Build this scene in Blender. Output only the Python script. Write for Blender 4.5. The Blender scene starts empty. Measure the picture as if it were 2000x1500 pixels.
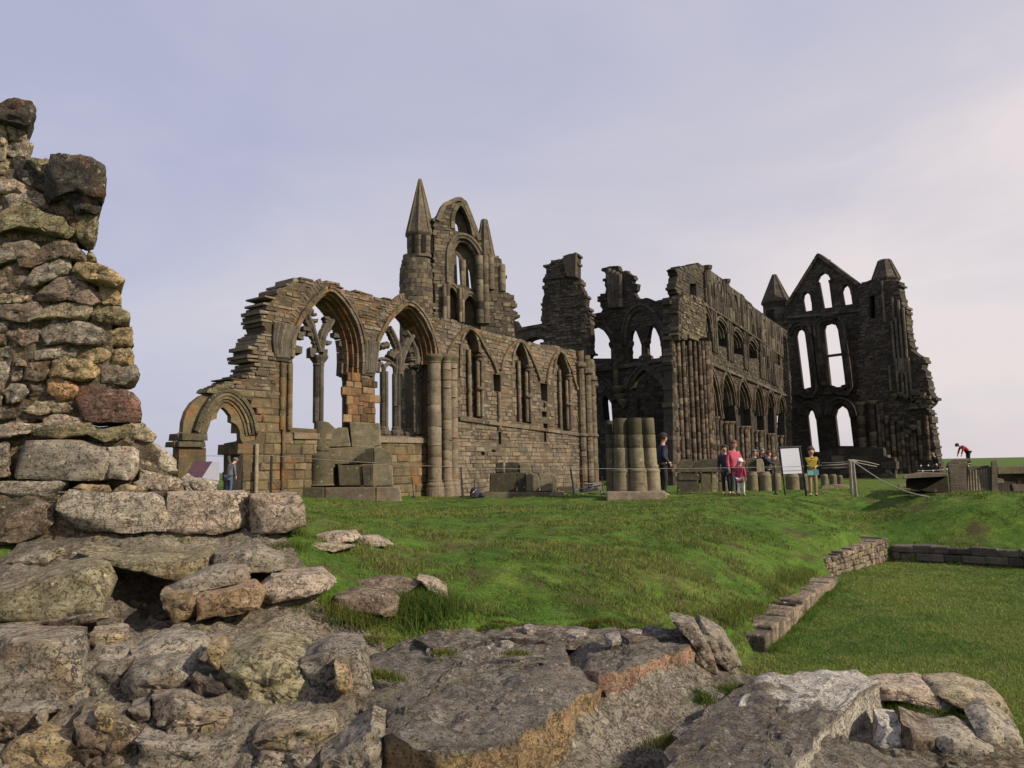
import bpy, math, random
import numpy as np
from mathutils import Vector, Matrix, noise
from mathutils.geometry import delaunay_2d_cdt
random.seed(7)
rng = np.random.default_rng(11)
R = math.radians
scene = bpy.context.scene
COL = scene.collection

# ------------------------------------------------------------------ camera
EYE = 0.957
FPX = 1450.0
PITCH = math.atan(162.0 / FPX)
ROLL = 0.02
CROT = (Matrix.Rotation(math.pi / 2 + PITCH, 3, 'X') @ Matrix.Rotation(-ROLL, 3, 'Z'))
cam_d = bpy.data.cameras.new('camera')
cam = bpy.data.objects.new('camera', cam_d)
COL.objects.link(cam)
cam.location = (0, 0, EYE)
cam.rotation_euler = CROT.to_euler()
cam_d.sensor_width = 36.0
cam_d.lens = 36.0 * FPX / 2000.0
cam_d.clip_start = 0.05
cam_d.clip_end = 5000
scene.camera = cam
CR = np.array(CROT)

def ray(u, v):
    return CR @ np.array([(u - 1000.0) / FPX, -(v - 750.0) / FPX, -1.0])

def P(u, v, d):
    """world point seen at photo pixel (u, v), d metres ahead"""
    r = ray(u, v)
    r = r * (d / r[1])
    return np.array([r[0], r[1], r[2] + EYE])

def G(u, v, z):
    """world point seen at (u, v) lying at height z"""
    r = ray(u, v)
    k = (z - EYE) / r[2]
    return np.array([r[0] * k, r[1] * k, z])

def Z(ox, oy, sc, pts):
    return [(ox + x / sc, oy + y / sc) for x, y in pts]
def T1(*p): return Z(330, 520, 3.125, p)
def T2(*p): return Z(680, 560, 3.41, p)
def T3(*p): return Z(760, 320, 3.948, p)
def T4(*p): return Z(1040, 480, 2.883, p)
def T5(*p): return Z(1280, 480, 2.884, p)
def T6(*p): return Z(1480, 480, 3.126, p)
def T7(*p): return Z(1160, 780, 6.818, p)
def T8(*p): return Z(1380, 820, 7.143, p)
def T9(*p): return Z(1640, 820, 4.544, p)
def T10(*p): return Z(880, 860, 6.667, p)
def T11(*p): return Z(330, 840, 6.452, p)
def T12(*p): return Z(560, 780, 5.882, p)
def F1(*p): return Z(0, 150, 2.5, p)
def F2(*p): return Z(0, 700, 2.857, p)
def F3(*p): return Z(0, 1100, 2.5, p)
def F4(*p): return Z(600, 950, 2.5, p)
def F5(*p): return Z(1200, 950, 2.5, p)

# ------------------------------------------------------------------ objects
def tag(o, label=None, cat=None, group=None, kind=None):
    if label: o['label'] = label
    if cat: o['category'] = cat
    if group: o['group'] = group
    if kind: o['kind'] = kind
    return o

def thing(name, label, cat, loc, group=None):
    o = bpy.data.objects.new(name, None)
    o.empty_display_size = 0.2
    COL.objects.link(o)
    o.location = [float(c) for c in loc]
    return tag(o, label, cat, group)

def root_loc(o):
    l = np.zeros(3)
    while o is not None:
        l = l + np.array(o.location)
        o = o.parent
    return l

SPLIT = dict.fromkeys('crossing_pier triforium_shaft clerestory_shaft string_course lancet_shaft corbel capital jamb_shaft corbel_shaft bundled_shaft clustered_pier shaft corner_shaft vault_shaft broken_vault_shaft clerestory_lancet sill stained_pier_face relieving_stones broken_corbel turret_slit stand broken_corbelling'.split(), .012)
SPLIT.update(arch_moulding=.9, arch_hood=.2, arcade_shaft=.012, upright_rib=.0, impost=.05, relieving_stones=.12, broken_corbelling=.4, sill=.06, string_course=.1, stained_pier_face=.1)
class MB:
    """collects geometry in world coordinates, links it as one mesh object"""
    def __init__(s):
        s.v = []; s.f = []; s.t = []; s.c = []; s.sm = []; s.grp = []
        s.tint = 0.5; s.col = (0.3, 0.25, 0.2); s.smooth = False
    def add(s, vs, fs, tint=None, col=None, smooth=None):
        n = len(s.v)
        s.grp.append((n, n + len(vs), len(s.f), len(s.f) + len(fs)))
        s.v.extend([tuple(map(float, p)) for p in vs])
        s.t.extend([s.tint if tint is None else tint] * len(vs))
        s.c.extend([s.col if col is None else col] * len(vs))
        sm = s.smooth if smooth is None else smooth
        for f in fs:
            s.f.append([i + n for i in f]); s.sm.append(sm)
    def hexa(s, c8, **k):
        """eight corners: bottom ring 0-3, top ring 4-7"""
        s.add(c8, [(3, 2, 1, 0), (4, 5, 6, 7), (0, 1, 5, 4), (1, 2, 6, 5), (2, 3, 7, 6), (3, 0, 4, 7)], **k)
    def box(s, c, sx, sy, sz, rz=0.0, jit=0.0, **k):
        cs, sn = math.cos(rz), math.sin(rz)
        o = []
        for z in (-sz / 2, sz / 2):
            for x, y in ((-sx / 2, -sy / 2), (sx / 2, -sy / 2), (sx / 2, sy / 2), (-sx / 2, sy / 2)):
                x += random.uniform(-jit, jit); y += random.uniform(-jit, jit)
                o.append((c[0] + x * cs - y * sn, c[1] + x * sn + y * cs, c[2] + z + random.uniform(-jit, jit)))
        s.hexa(o, **k)
    def tube(s, pts, rad, n=10, caps=True, **k):
        pts = [np.array(p, float) for p in pts]
        if not hasattr(rad, '__len__'): rad = [rad] * len(pts)
        vs = []; fs = []
        prev = None
        for i, p in enumerate(pts):
            a = pts[max(0, i - 1)]; b = pts[min(len(pts) - 1, i + 1)]
            t = b - a
            L = np.linalg.norm(t)
            t = t / L if L > 1e-9 else np.array([0, 0, 1.0])
            if prev is None:
                h = np.array([1.0, 0, 0]) if abs(t[0]) < 0.9 else np.array([0, 1.0, 0])
                x = h - t * h.dot(t)
            else:
                x = prev - t * prev.dot(t)
            x = x / np.linalg.norm(x); prev = x
            y = np.cross(t, x)
            for j in range(n):
                a_ = 2 * math.pi * j / n
                vs.append(p + rad[i] * (math.cos(a_) * x + math.sin(a_) * y))
        m = len(pts)
        for i in range(m - 1):
            for j in range(n):
                fs.append((i * n + j, i * n + (j + 1) % n, (i + 1) * n + (j + 1) % n, (i + 1) * n + j))
        if caps:
            fs.append(tuple(reversed(range(n))))
            fs.append(tuple((m - 1) * n + j for j in range(n)))
        s.add(vs, fs, **k)
    def lathe(s, c, prof, n=16, a0=0.0, **k):
        """prof: (radius, z) pairs going up, about a vertical axis at c"""
        vs = []; fs = []
        for r, z in prof:
            for j in range(n):
                a = a0 + 2 * math.pi * j / n
                vs.append((c[0] + r * math.cos(a), c[1] + r * math.sin(a), c[2] + z))
        m = len(prof)
        for i in range(m - 1):
            for j in range(n):
                fs.append((i * n + j, i * n + (j + 1) % n, (i + 1) * n + (j + 1) % n, (i + 1) * n + j))
        fs.append(tuple(reversed(range(n))))
        fs.append(tuple((m - 1) * n + j for j in range(n)))
        s.add(vs, fs, **k)
    def shaft(s, a, b, r, drum=0.35, n=12, tint=None, groove=0.93):
        """a column shaft of drums with open joints"""
        a = np.array(a, float); b = np.array(b, float)
        L = np.linalg.norm(b - a)
        k = max(1, int(L / drum))
        pts = []; rad = []
        e = 0.016 / max(L, .1)
        cuts = [0.0]
        for i in range(1, k): cuts.append((i + random.uniform(-.2, .2)) / k)
        cuts.append(1.0)
        for i in range(k):
            rr = r * random.uniform(0.975, 1.02)
            t0, t1 = cuts[i], cuts[i + 1]
            for t, q in ((t0, groove), (t0 + e, 1.0), ((t0 + t1) / 2, 1.0), (t1 - e, 1.0)):
                pts.append(a + (b - a) * t + np.array([random.uniform(-1, 1), random.uniform(-1, 1), 0]) * r * .02)
                rad.append(rr * q * (1 if q < 1 else random.uniform(.985, 1.015)))
        pts.append(b); rad.append(r * groove)
        for i in range(k):                                   # one tint per drum
            seg = slice(i * 4, i * 4 + 5)
            s.tube(pts[seg], rad[seg], n, caps=(i == 0 or i == k - 1), smooth=True,
                   tint=(random.random() if tint is None else min(1, max(0, tint + random.uniform(-.25, .25)))))
    def pieces(s, gap):
        n = len(s.grp); v = np.array(s.v); lo = []; hi = []
        for a, b, c, d in s.grp: lo.append(v[a:b].min(0) - gap); hi.append(v[a:b].max(0) + gap)
        lo = np.array(lo); hi = np.array(hi); lab = -np.ones(n, int); k = 0
        for i in range(n):
            if lab[i] >= 0: continue
            st = [i]; lab[i] = k
            while st:
                q = st.pop()
                for m in np.nonzero((lab < 0) & np.all(lo <= hi[q], 1) & np.all(hi >= lo[q], 1))[0]: lab[m] = k; st.append(int(m))
            k += 1
        return lab, k
    def build(s, name, mat, parent=None):
        if name in SPLIT and len(s.grp) > 1:
            lab, k = s.pieces(SPLIT[name])
            if 1 < k <= 60:
                first = None
                for j in range(k):
                    q = MB()
                    for i, (a, b, c, d) in enumerate(s.grp):
                        if lab[i] != j: continue
                        o_ = len(q.v) - a
                        q.grp.append((len(q.v), len(q.v) + b - a, len(q.f), len(q.f) + d - c))
                        q.v += s.v[a:b]; q.t += s.t[a:b]; q.c += s.c[a:b]; q.f += [[x + o_ for x in f] for f in s.f[c:d]]; q.sm += s.sm[c:d]
                    o = q.link(name, mat, parent); first = first or o
                return first
        return s.link(name, mat, parent)
    def link(s, name, mat, parent=None):
        me = bpy.data.meshes.new(name)
        off = root_loc(parent) if parent is not None else np.zeros(3)
        v = np.array(s.v, dtype=np.float64) - off
        me.from_pydata(v.tolist(), [], s.f)
        me.materials.append(mat)
        at = me.attributes.new('tint', 'FLOAT', 'POINT')
        at.data.foreach_set('value', np.array(s.t, dtype=np.float32))
        ac = me.attributes.new('col', 'FLOAT_COLOR', 'POINT')
        c = np.ones((len(s.v), 4), dtype=np.float32); c[:, :3] = np.array(s.c, dtype=np.float32)
        ac.data.foreach_set('color', c.ravel())
        me.polygons.foreach_set('use_smooth', np.array(s.sm, dtype=bool))
        me.update()
        if any(s.sm): me.set_sharp_from_angle(angle=R(34))
        o = bpy.data.objects.new(name, me)
        COL.objects.link(o)
        if parent is not None: o.parent = parent
        return o

def inpoly(p, poly):
    x, y = p; c = False; n = len(poly); j = n - 1
    for i in range(n):
        xi, yi = poly[i]; xj, yj = poly[j]
        if (yi > y) != (yj > y) and x < (xj - xi) * (y - yi) / (yj - yi) + xi: c = not c
        j = i
    return c

def nz(x, y=0.0, z=0.0): return noise.noise(Vector((x, y, z)))

def densify(pts, step, closed=True):
    out = []
    n = len(pts)
    for i in range(n if closed else n - 1):
        a = np.array(pts[i], float); b = np.array(pts[(i + 1) % n], float)
        k = max(1, int(np.linalg.norm(b - a) / step))
        for j in range(k): out.append(a + (b - a) * j / k)
    if not closed: out.append(np.array(pts[-1], float))
    return out

def smooth_path(pts, n=8):
    """Catmull-Rom through 2-D points"""
    p = [np.array(q, float) for q in pts]
    p = [2 * p[0] - p[1]] + p + [2 * p[-1] - p[-2]]
    out = []
    for i in range(1, len(p) - 2):
        for j in range(n):
            t = j / n
            out.append(0.5 * ((2 * p[i]) + (p[i + 1] - p[i - 1]) * t + (2 * p[i - 1] - 5 * p[i] + 4 * p[i + 1] - p[i + 2]) * t * t
                              + (-p[i - 1] + 3 * p[i] - 3 * p[i + 1] + p[i + 2]) * t ** 3))
    out.append(p[-2])
    return out

class Wall:
    """a vertical plane standing in the world through two ground positions"""
    def __init__(s, uA, dA, uB, dB):
        a = P(uA, 900, dA); b = P(uB, 900, dB)
        s.o = np.array([a[0], a[1], 0.0])
        d = np.array([b[0] - a[0], b[1] - a[1], 0.0]); s.L = np.linalg.norm(d); s.d = d / s.L
        n = np.array([s.d[1], -s.d[0], 0.0])
        if n.dot(-s.o) < 0: n = -n
        s.n = n
    def sz(s, u, v):
        r = ray(u, v); c = np.array([0, 0, EYE])
        k = (s.o - c).dot(s.n) / r.dot(s.n)
        q = c + r * k
        return ((q - s.o).dot(s.d), q[2])
    def S(s, pts): return [s.sz(u, v) for u, v in pts]
    def p3(s, sv, z, out=0.0): return s.o + s.d * sv + s.n * out + np.array([0, 0, z])
    def off(s, w):
        import copy
        q = copy.copy(s); q.o = s.o + s.n * w; return q

def slab(mb, w, outline, holes, front, back, tint=.5):
    """solid polygon plate between two depths of a wall"""
    vs = []; es = []
    for loop in [outline] + holes:
        n0 = len(vs)
        for q in loop: vs.append(Vector((float(q[0]), float(q[1]))))
        n = len(loop)
        es += [(n0 + i, n0 + (i + 1) % n) for i in range(n)]
    r = delaunay_2d_cdt(vs, es, [], 0, 1e-6)
    pv = [(p.x, p.y) for p in r[0]]
    tri = []
    for f in r[2]:
        c = (sum(pv[i][0] for i in f) / len(f), sum(pv[i][1] for i in f) / len(f))
        if inpoly(c, outline) and not any(inpoly(c, h) for h in holes): tri.append(list(f))
    n = len(pv)
    V = [w.p3(a, b, front) for a, b in pv] + [w.p3(a, b, back) for a, b in pv]
    F = []
    cnt = {}
    for f in tri:
        F.append(tuple(f)); F.append(tuple(i + n for i in reversed(f)))
        for i in range(len(f)):
            e = (f[i], f[(i + 1) % len(f)]); cnt[e] = 1
    for (a, b) in cnt:
        if (b, a) not in cnt: F.append((b, a, a + n, b + n))
    mb.add(V, F, tint=tint)

def masonry(mb, w, outline, holes, front, back, ch=.24, sw=.5, jit=.03, gap=.012, tmid=.5, tvar=.5, ragged=True, core=True, tf=None, zr=(-1e9, 1e9), drop=.18, core_out=None):
    """coursed stones filling an outline, with a mortar core just behind their faces"""
    if core: slab(mb, w, core_out or outline, holes, front - .025, back + .025, tint=.12)
    xs = [q[0] for q in outline]; zs = [q[1] for q in outline]
    z = max(min(zs), zr[0])
    while z < min(max(zs), zr[1]):
        h = ch * random.uniform(.7, 1.3)
        x = min(xs) - random.random() * sw
        while x < max(xs):
            L = sw * random.uniform(.45, 1.5)
            cx, cz = x + L / 2, z + h / 2
            ok = inpoly((cx, cz), outline)
            if ok:
                for hp in holes:
                    for q in ((cx, cz), (x, z), (x + L, z), (x, z + h), (x + L, z + h), (cx, z + h), (cx, z)):
                        if inpoly(q, hp): ok = False; break
                    if not ok: break
            if ok and ragged and random.random() < drop and not all(inpoly(q, outline) for q in ((cx - L * .8, cz), (cx + L * .8, cz), (cx, cz + h * 1.6))): ok = False
            if ok and not ragged:
                ok = all(inpoly(q, outline) for q in ((x, z), (x + L, z), (x, z + h), (x + L, z + h)))
            if ok:
                f = front + random.uniform(-jit, jit) * .6; b = back - random.uniform(-jit, jit)
                g = gap * .75
                j = lambda: random.uniform(-.35, .35) * jit
                q = [(x + g + j(), z + g + j()), (x + L - g + j(), z + g + j()), (x + L - g + j(), z + h - g + j()), (x + g + j(), z + h - g + j())]
                ins = min(.025, h * .12)
                m = [(a + (cx - a) * ins / (L / 2), c + (cz - c) * ins / (h / 2)) for a, c in q]
                vs = [w.p3(a, c, b) for a, c in q] + [w.p3(a, c, f - ins * .8) for a, c in q] + [w.p3(a, c, f + random.uniform(-.4, .4) * jit) for a, c in m]
                tt = tmid if tf is None else tf(cx, cz)
                mb.add(vs, [(0, 1, 2, 3), (0, 4, 5, 1), (1, 5, 6, 2), (2, 6, 7, 3), (3, 7, 4, 0), (4, 8, 9, 5), (5, 9, 10, 6), (6, 10, 11, 7), (7, 11, 8, 4), (8, 11, 10, 9)],
                       tint=min(1, max(.08, tt + random.uniform(-tvar, tvar))))
            x += L
        z += h

def band(mb, w, path, o0, o1, front, back, seg=.3, side=1, tmid=.5, tvar=.3, gap=.008):
    """voussoirs following a path on a wall; o0..o1 = offsets to the outside"""
    pts = densify(path, .06, closed=False)
    n = len(pts)
    nor = []
    for i in range(n):
        a = pts[max(0, i - 1)]; b = pts[min(n - 1, i + 1)]
        t = b - a; t = t / (np.linalg.norm(t) + 1e-9)
        nor.append(np.array([-t[1], t[0]]) * side)
    L = [0.0]
    for i in range(1, n): L.append(L[-1] + np.linalg.norm(pts[i] - pts[i - 1]))
    i = 0
    while i < n - 1:
        ln = seg * random.uniform(.7, 1.3)
        j = i + 1
        while j < n - 1 and L[j] - L[i] < ln: j += 1
        idx = list(range(i, j + 1))
        f = front + random.uniform(-.012, .012)
        vs = []
        for k, q in enumerate(idx):
            p = pts[q]
            if k == 0: p = p + (pts[min(q + 1, n - 1)] - p) * min(.45, gap / .06)
            if k == len(idx) - 1: p = p + (pts[max(q - 1, 0)] - p) * min(.45, gap / .06)
            a = p + nor[q] * o0; b = p + nor[q] * o1
            vs += [w.p3(a[0], a[1], f), w.p3(b[0], b[1], f), w.p3(b[0], b[1], back), w.p3(a[0], a[1], back)]
        fs = []
        for k in range(len(idx) - 1):
            A, B = k * 4, k * 4 + 4
            for e in range(4): fs.append((A + e, A + (e + 1) % 4, B + (e + 1) % 4, B + e))
        fs.append((0, 3, 2, 1)); e = (len(idx) - 1) * 4; fs.append((e, e + 1, e + 2, e + 3))
        mb.add(vs, fs, tint=min(1, max(.08, tmid + random.uniform(-tvar, tvar))))
        i = j

def orders(mb, w, path, steps, side=1, seg=.3, tmid=.5):
    """stepped arch mouldings: (o0, o1, front, back) for each order"""
    for o0, o1, f, b in steps: band(mb, w, path, o0, o1, f, b, seg, side, tmid)
# ------------------------------------------------------------------ materials
def new_mat(name):
    m = bpy.data.materials.new(name); m.use_nodes = True
    nt = m.node_tree; nt.nodes.clear()
    return m, nt, nt.nodes, nt.links

def ramp(N, stops, interp='LINEAR'):
    r = N.new('ShaderNodeValToRGB'); cr = r.color_ramp; cr.interpolation = interp
    while len(cr.elements) < len(stops): cr.elements.new(0.5)
    for e, (p, c) in zip(cr.elements, stops):
        e.position = p; e.color = (c[0], c[1], c[2], 1) if hasattr(c, '__len__') else (c, c, c, 1)
    return r

def noise_n(N, L, vec, scale, detail=6, rough=.6, dist=0.0):
    n = N.new('ShaderNodeTexNoise'); n.inputs['Scale'].default_value = scale
    n.inputs['Detail'].default_value = detail; n.inputs['Roughness'].default_value = rough
    n.inputs['Distortion'].default_value = dist
    L.new(vec, n.inputs['Vector']); return n

def mix(N, L, fac, a, b, mode='MIX'):
    m = N.new('ShaderNodeMix'); m.data_type = 'RGBA'; m.blend_type = mode
    for i, v in ((0, fac), (6, a), (7, b)):
        s = m.inputs[i]
        if hasattr(v, 'is_output') or isinstance(v, bpy.types.NodeSocket): L.new(v, s)
        elif i == 0: s.default_value = v
        else: s.default_value = (v[0], v[1], v[2], 1)
    return m.outputs[2]

def math_n(N, L, op, a, b=None, clamp=False):
    m = N.new('ShaderNodeMath'); m.operation = op; m.use_clamp = clamp
    for i, v in enumerate((a, b)):
        if v is None: continue
        if isinstance(v, bpy.types.NodeSocket): L.new(v, m.inputs[i])
        else: m.inputs[i].default_value = v
    return m.outputs[0]

def stone_mat(name, stops=None, use_col=False, scale=1.0, lichen=.3, lichen_col=(.52, .49, .42), moss=.2, moss_col=(.10, .10, .03), soot=.25, soot_col=(.03, .027, .024), bump=.5, bdist=.03, strata=.4, orange=0.0, upl=0.0, upmoss=0.0, crack=0.0):
    m, nt, N, L = new_mat(name)
    out = N.new('ShaderNodeOutputMaterial'); bs = N.new('ShaderNodeBsdfPrincipled')
    bs.inputs['Roughness'].default_value = .92
    bs.inputs['Specular IOR Level'].default_value = .2
    L.new(bs.outputs[0], out.inputs[0])
    tc = N.new('ShaderNodeTexCoord'); vec = tc.outputs['Object']
    if use_col:
        a = N.new('ShaderNodeAttribute'); a.attribute_name = 'col'; base = a.outputs['Color']
    else:
        a = N.new('ShaderNodeAttribute'); a.attribute_name = 'tint'
        r = ramp(N, stops); L.new(a.outputs['Fac'], r.inputs[0]); base = r.outputs[0]
    big = noise_n(N, L, vec, .9 * scale, 5, .6, .4)
    mid = noise_n(N, L, vec, 4.5 * scale, 10, .68, .3)
    fine = noise_n(N, L, vec, 38 * scale, 6, .7)
    r1 = ramp(N, [(.28, .62), (.5, 1.0), (.72, 1.35)]); L.new(mid.outputs[0], r1.inputs[0])
    base = mix(N, L, 1.0, base, r1.outputs[0], 'MULTIPLY')
    r2 = ramp(N, [(.3, .6), (.5, 1.0), (.72, 1.42)]); L.new(fine.outputs[0], r2.inputs[0])
    base = mix(N, L, .8, base, r2.outputs[0], 'MULTIPLY')
    # bedding of the sandstone
    mp = N.new('ShaderNodeMapping'); mp.inputs['Scale'].default_value = (1.2 * scale, 1.2 * scale, 16 * scale); L.new(vec, mp.inputs[0])
    st = noise_n(N, L, mp.outputs[0], 1.6, 6, .62, .8)
    r3 = ramp(N, [(.35, .7), (.5, 1.0), (.65, 1.2)]); L.new(st.outputs[0], r3.inputs[0])
    base = mix(N, L, strata, base, r3.outputs[0], 'MULTIPLY')
    if orange > 0:
        no = noise_n(N, L, vec, 1.7 * scale, 4, .6, .5)
        ro = ramp(N, [(.52, 0), (.66, 1)]); L.new(no.outputs[0], ro.inputs[0])
        base = mix(N, L, math_n(N, L, 'MULTIPLY', ro.outputs[0], orange), base, (.26, .115, .04))
    geo = N.new('ShaderNodeNewGeometry'); sx = N.new('ShaderNodeSeparateXYZ'); L.new(geo.outputs['Normal'], sx.inputs[0])
    up = math_n(N, L, 'MAXIMUM', sx.outputs[2], 0.0)
    # moss / algae
    nm = noise_n(N, L, vec, 2.3 * scale, 8, .65, .6)
    fm = math_n(N, L, 'ADD', nm.outputs[0], math_n(N, L, 'MULTIPLY', up, upmoss))
    rm = ramp(N, [(.55, 0), (.68, 1)]); L.new(fm, rm.inputs[0])
    base = mix(N, L, math_n(N, L, 'MULTIPLY', rm.outputs[0], moss), base, moss_col)
    # black weathering
    ns = noise_n(N, L, vec, 1.4 * scale, 9, .7, .7)
    rs = ramp(N, [(.5, 0), (.66, 1)]); L.new(ns.outputs[0], rs.inputs[0])
    base = mix(N, L, math_n(N, L, 'MULTIPLY', rs.outputs[0], soot), base, soot_col)
    # lichen: pale crusts
    nl = noise_n(N, L, vec, 6.0 * scale, 12, .78, .15)
    fl = math_n(N, L, 'ADD', nl.outputs[0], math_n(N, L, 'MULTIPLY', up, upl))
    rl = ramp(N, [(.56, 0), (.66, 1)]); L.new(fl, rl.inputs[0])
    base = mix(N, L, math_n(N, L, 'MULTIPLY', rl.outputs[0], lichen), base, lichen_col)
    vo = N.new('ShaderNodeTexVoronoi'); vo.inputs['Scale'].default_value = 6.5 * scale; vo.inputs['Randomness'].default_value = 1
    wv = mix(N, L, .12, vec, mid.outputs['Color'], 'ADD'); L.new(wv, vo.inputs['Vector'])
    sep = N.new('ShaderNodeSeparateColor'); L.new(vo.outputs['Color'], sep.inputs[0])
    d1 = math_n(N, L, 'LESS_THAN', vo.outputs['Distance'], math_n(N, L, 'MULTIPLY', math_n(N, L, 'SUBTRACT', sep.outputs[0], .62, True), .7))
    base = mix(N, L, math_n(N, L, 'MULTIPLY', d1, min(1, lichen * 1.6)), base, (lichen_col[0] * 1.1, lichen_col[1] * 1.1, lichen_col[2] * 1.12))
    crk = None
    if crack > 0:                                                    # splits and pits in the rock
        mc = N.new('ShaderNodeMapping'); mc.inputs['Scale'].default_value = (1.0, 1.0, 1.9); mc.inputs['Rotation'].default_value = (.15, .1, 0)
        L.new(mix(N, L, .35, vec, mid.outputs['Color'], 'ADD'), mc.inputs[0])
        vc = N.new('ShaderNodeTexVoronoi'); vc.feature = 'DISTANCE_TO_EDGE'; vc.inputs['Scale'].default_value = 2.6 * scale; L.new(mc.outputs[0], vc.inputs['Vector'])
        rc = ramp(N, [(0, 0), (.035, 1)]); L.new(vc.outputs['Distance'], rc.inputs[0])
        gate = ramp(N, [(.42, 1), (.56, 0)]); L.new(big.outputs[0], gate.inputs[0])
        pit = noise_n(N, L, vec, 21 * scale, 4, .6, .3); rp_ = ramp(N, [(.33, 0), (.43, 1)]); L.new(pit.outputs[0], rp_.inputs[0])
        crk = math_n(N, L, 'MULTIPLY', math_n(N, L, 'MAXIMUM', rc.outputs[0], gate.outputs[0]), rp_.outputs[0])
        base = mix(N, L, math_n(N, L, 'MULTIPLY', math_n(N, L, 'SUBTRACT', 1.0, crk), crack), base, soot_col)
    L.new(base, bs.inputs['Base Color'])
    h = math_n(N, L, 'ADD', math_n(N, L, 'MULTIPLY', mid.outputs[0], 1.0), math_n(N, L, 'MULTIPLY', fine.outputs[0], .22))
    h = math_n(N, L, 'ADD', h, math_n(N, L, 'MULTIPLY', st.outputs[0], strata * .7))
    if crk is not None: h = math_n(N, L, 'ADD', h, math_n(N, L, 'MULTIPLY', crk, .5))
    b = N.new('ShaderNodeBump'); b.inputs['Strength'].default_value = bump; b.inputs['Distance'].default_value = bdist / max(.3, scale) * 1.5
    L.new(h, b.inputs['Height']); L.new(b.outputs[0], bs.inputs['Normal'])
    return m

def plain_mat(name, col, rough=.7, metal=0.0, var=.25, scale=12, bump=.15):
    m, nt, N, L = new_mat(name)
    out = N.new('ShaderNodeOutputMaterial'); bs = N.new('ShaderNodeBsdfPrincipled')
    L.new(bs.outputs[0], out.inputs[0])
    bs.inputs['Roughness'].default_value = rough; bs.inputs['Metallic'].default_value = metal
    tc = N.new('ShaderNodeTexCoord')
    n = noise_n(N, L, tc.outputs['Object'], scale, 6, .65, .2)
    r = ramp(N, [(.3, 1 - var), (.5, 1.0), (.7, 1 + var)]); L.new(n.outputs[0], r.inputs[0])
    L.new(mix(N, L, 1.0, col, r.outputs[0], 'MULTIPLY'), bs.inputs['Base Color'])
    b = N.new('ShaderNodeBump'); b.inputs['Strength'].default_value = bump; b.inputs['Distance'].default_value = .01
    L.new(n.outputs[0], b.inputs['Height']); L.new(b.outputs[0], bs.inputs['Normal'])
    return m

M = {}
M['chapel'] = stone_mat('chapel_sandstone', [(0, (0.042, 0.0336, 0.0252)), (0.08, (0.0756, 0.0605, 0.0437)), (0.35, (0.126, 0.1008, 0.0714)), (0.65, (0.168, 0.1361, 0.0991)), (1, (0.2226, 0.1806, 0.1344))], scale=.8, lichen=.15, moss=.22, soot=.5, bump=.6, bdist=.025, orange=.25)
M['ochre'] = stone_mat('ochre_sandstone', [(0, (0.042, 0.0336, 0.021)), (0.08, (0.0756, 0.0571, 0.0336)), (0.4, (0.126, 0.0974, 0.0554)), (0.7, (0.168, 0.1302, 0.0756)), (1, (0.2184, 0.1764, 0.1134))], scale=.8, lichen=.12, moss=.25, soot=.55, bump=.6, bdist=.025, orange=.5)
M['rust'] = stone_mat('iron_stained_sandstone', [(0, (.035, .025, .016)), (.3, (.095, .058, .032)), (.7, (.165, .10, .052)), (1, (.23, .165, .095))], scale=.8, lichen=.1, moss=.1, soot=.5, bump=.5, orange=.5)
M['dark'] = stone_mat('dark_sandstone', [(0, (0.0166, 0.0138, 0.012)), (0.08, (0.0368, 0.0304, 0.0239)), (0.4, (0.0718, 0.0589, 0.0451)), (0.7, (0.1086, 0.0892, 0.0681)), (1, (0.1656, 0.138, 0.1058))], scale=.7, lichen=.14, lichen_col=(.26, .23, .19), moss=.2, moss_col=(.07, .06, .025), soot=.5, bump=.6, bdist=.03)  # darker sandstone tone, used on the arcade, transept and far gable
M['gable'] = stone_mat('grey_brown_sandstone', [(0, (0.024, 0.02, 0.016)), (0.08, (0.056, 0.0448, 0.032)), (0.4, (0.104, 0.0848, 0.0592)), (0.7, (0.148, 0.12, 0.08)), (1, (0.2, 0.168, 0.112))], scale=.6, lichen=.1, lichen_col=(.3, .27, .22), moss=.35, moss_col=(.13, .10, .035), soot=.45, bump=.6, bdist=.03)
M['shaft'] = stone_mat('reddish_shaft_sandstone', [(0, (0.027, 0.0198, 0.0144)), (0.3, (0.0675, 0.0495, 0.0369)), (0.7, (0.1125, 0.081, 0.0594)), (1, (0.171, 0.1305, 0.0945))], scale=.8, lichen=.2, lichen_col=(.3, .26, .2), moss=.1, soot=.5, bump=.4)
M['pale'] = stone_mat('pale_drum_sandstone', [(0, (0.0528, 0.044, 0.0352)), (0.3, (0.1408, 0.1118, 0.0792)), (0.7, (0.2068, 0.1672, 0.1214)), (1, (0.264, 0.22, 0.1628))], scale=1.0, lichen=.12, moss=.2, soot=.3, bump=.35, orange=.2)
M['stump'] = stone_mat('algae_green_sandstone', [(0, (.03, .03, .02)), (.3, (.085, .073, .044)), (.7, (.165, .14, .088)), (1, (.25, .215, .145))], scale=1.2, lichen=.25, lichen_col=(.40, .36, .27), moss=.45, moss_col=(.065, .065, .024), soot=.3, bump=.45)
M['rock'] = stone_mat('weathered_fieldstone', use_col=True, scale=1.6, lichen=.4, lichen_col=(.46, .41, .32), moss=.4, moss_col=(.13, .11, .035), soot=.5, bump=1.0, bdist=.045, strata=.6, orange=.28, upl=.09, crack=.7)
M['ledge'] = stone_mat('lichened_ledge_stone', use_col=True, scale=2.2, lichen=.6, lichen_col=(.36, .335, .29), moss=.5, moss_col=(.15, .14, .035), soot=.55, bump=1.0, bdist=.07, strata=.3, orange=.12, upl=.03, crack=.6)
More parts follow.
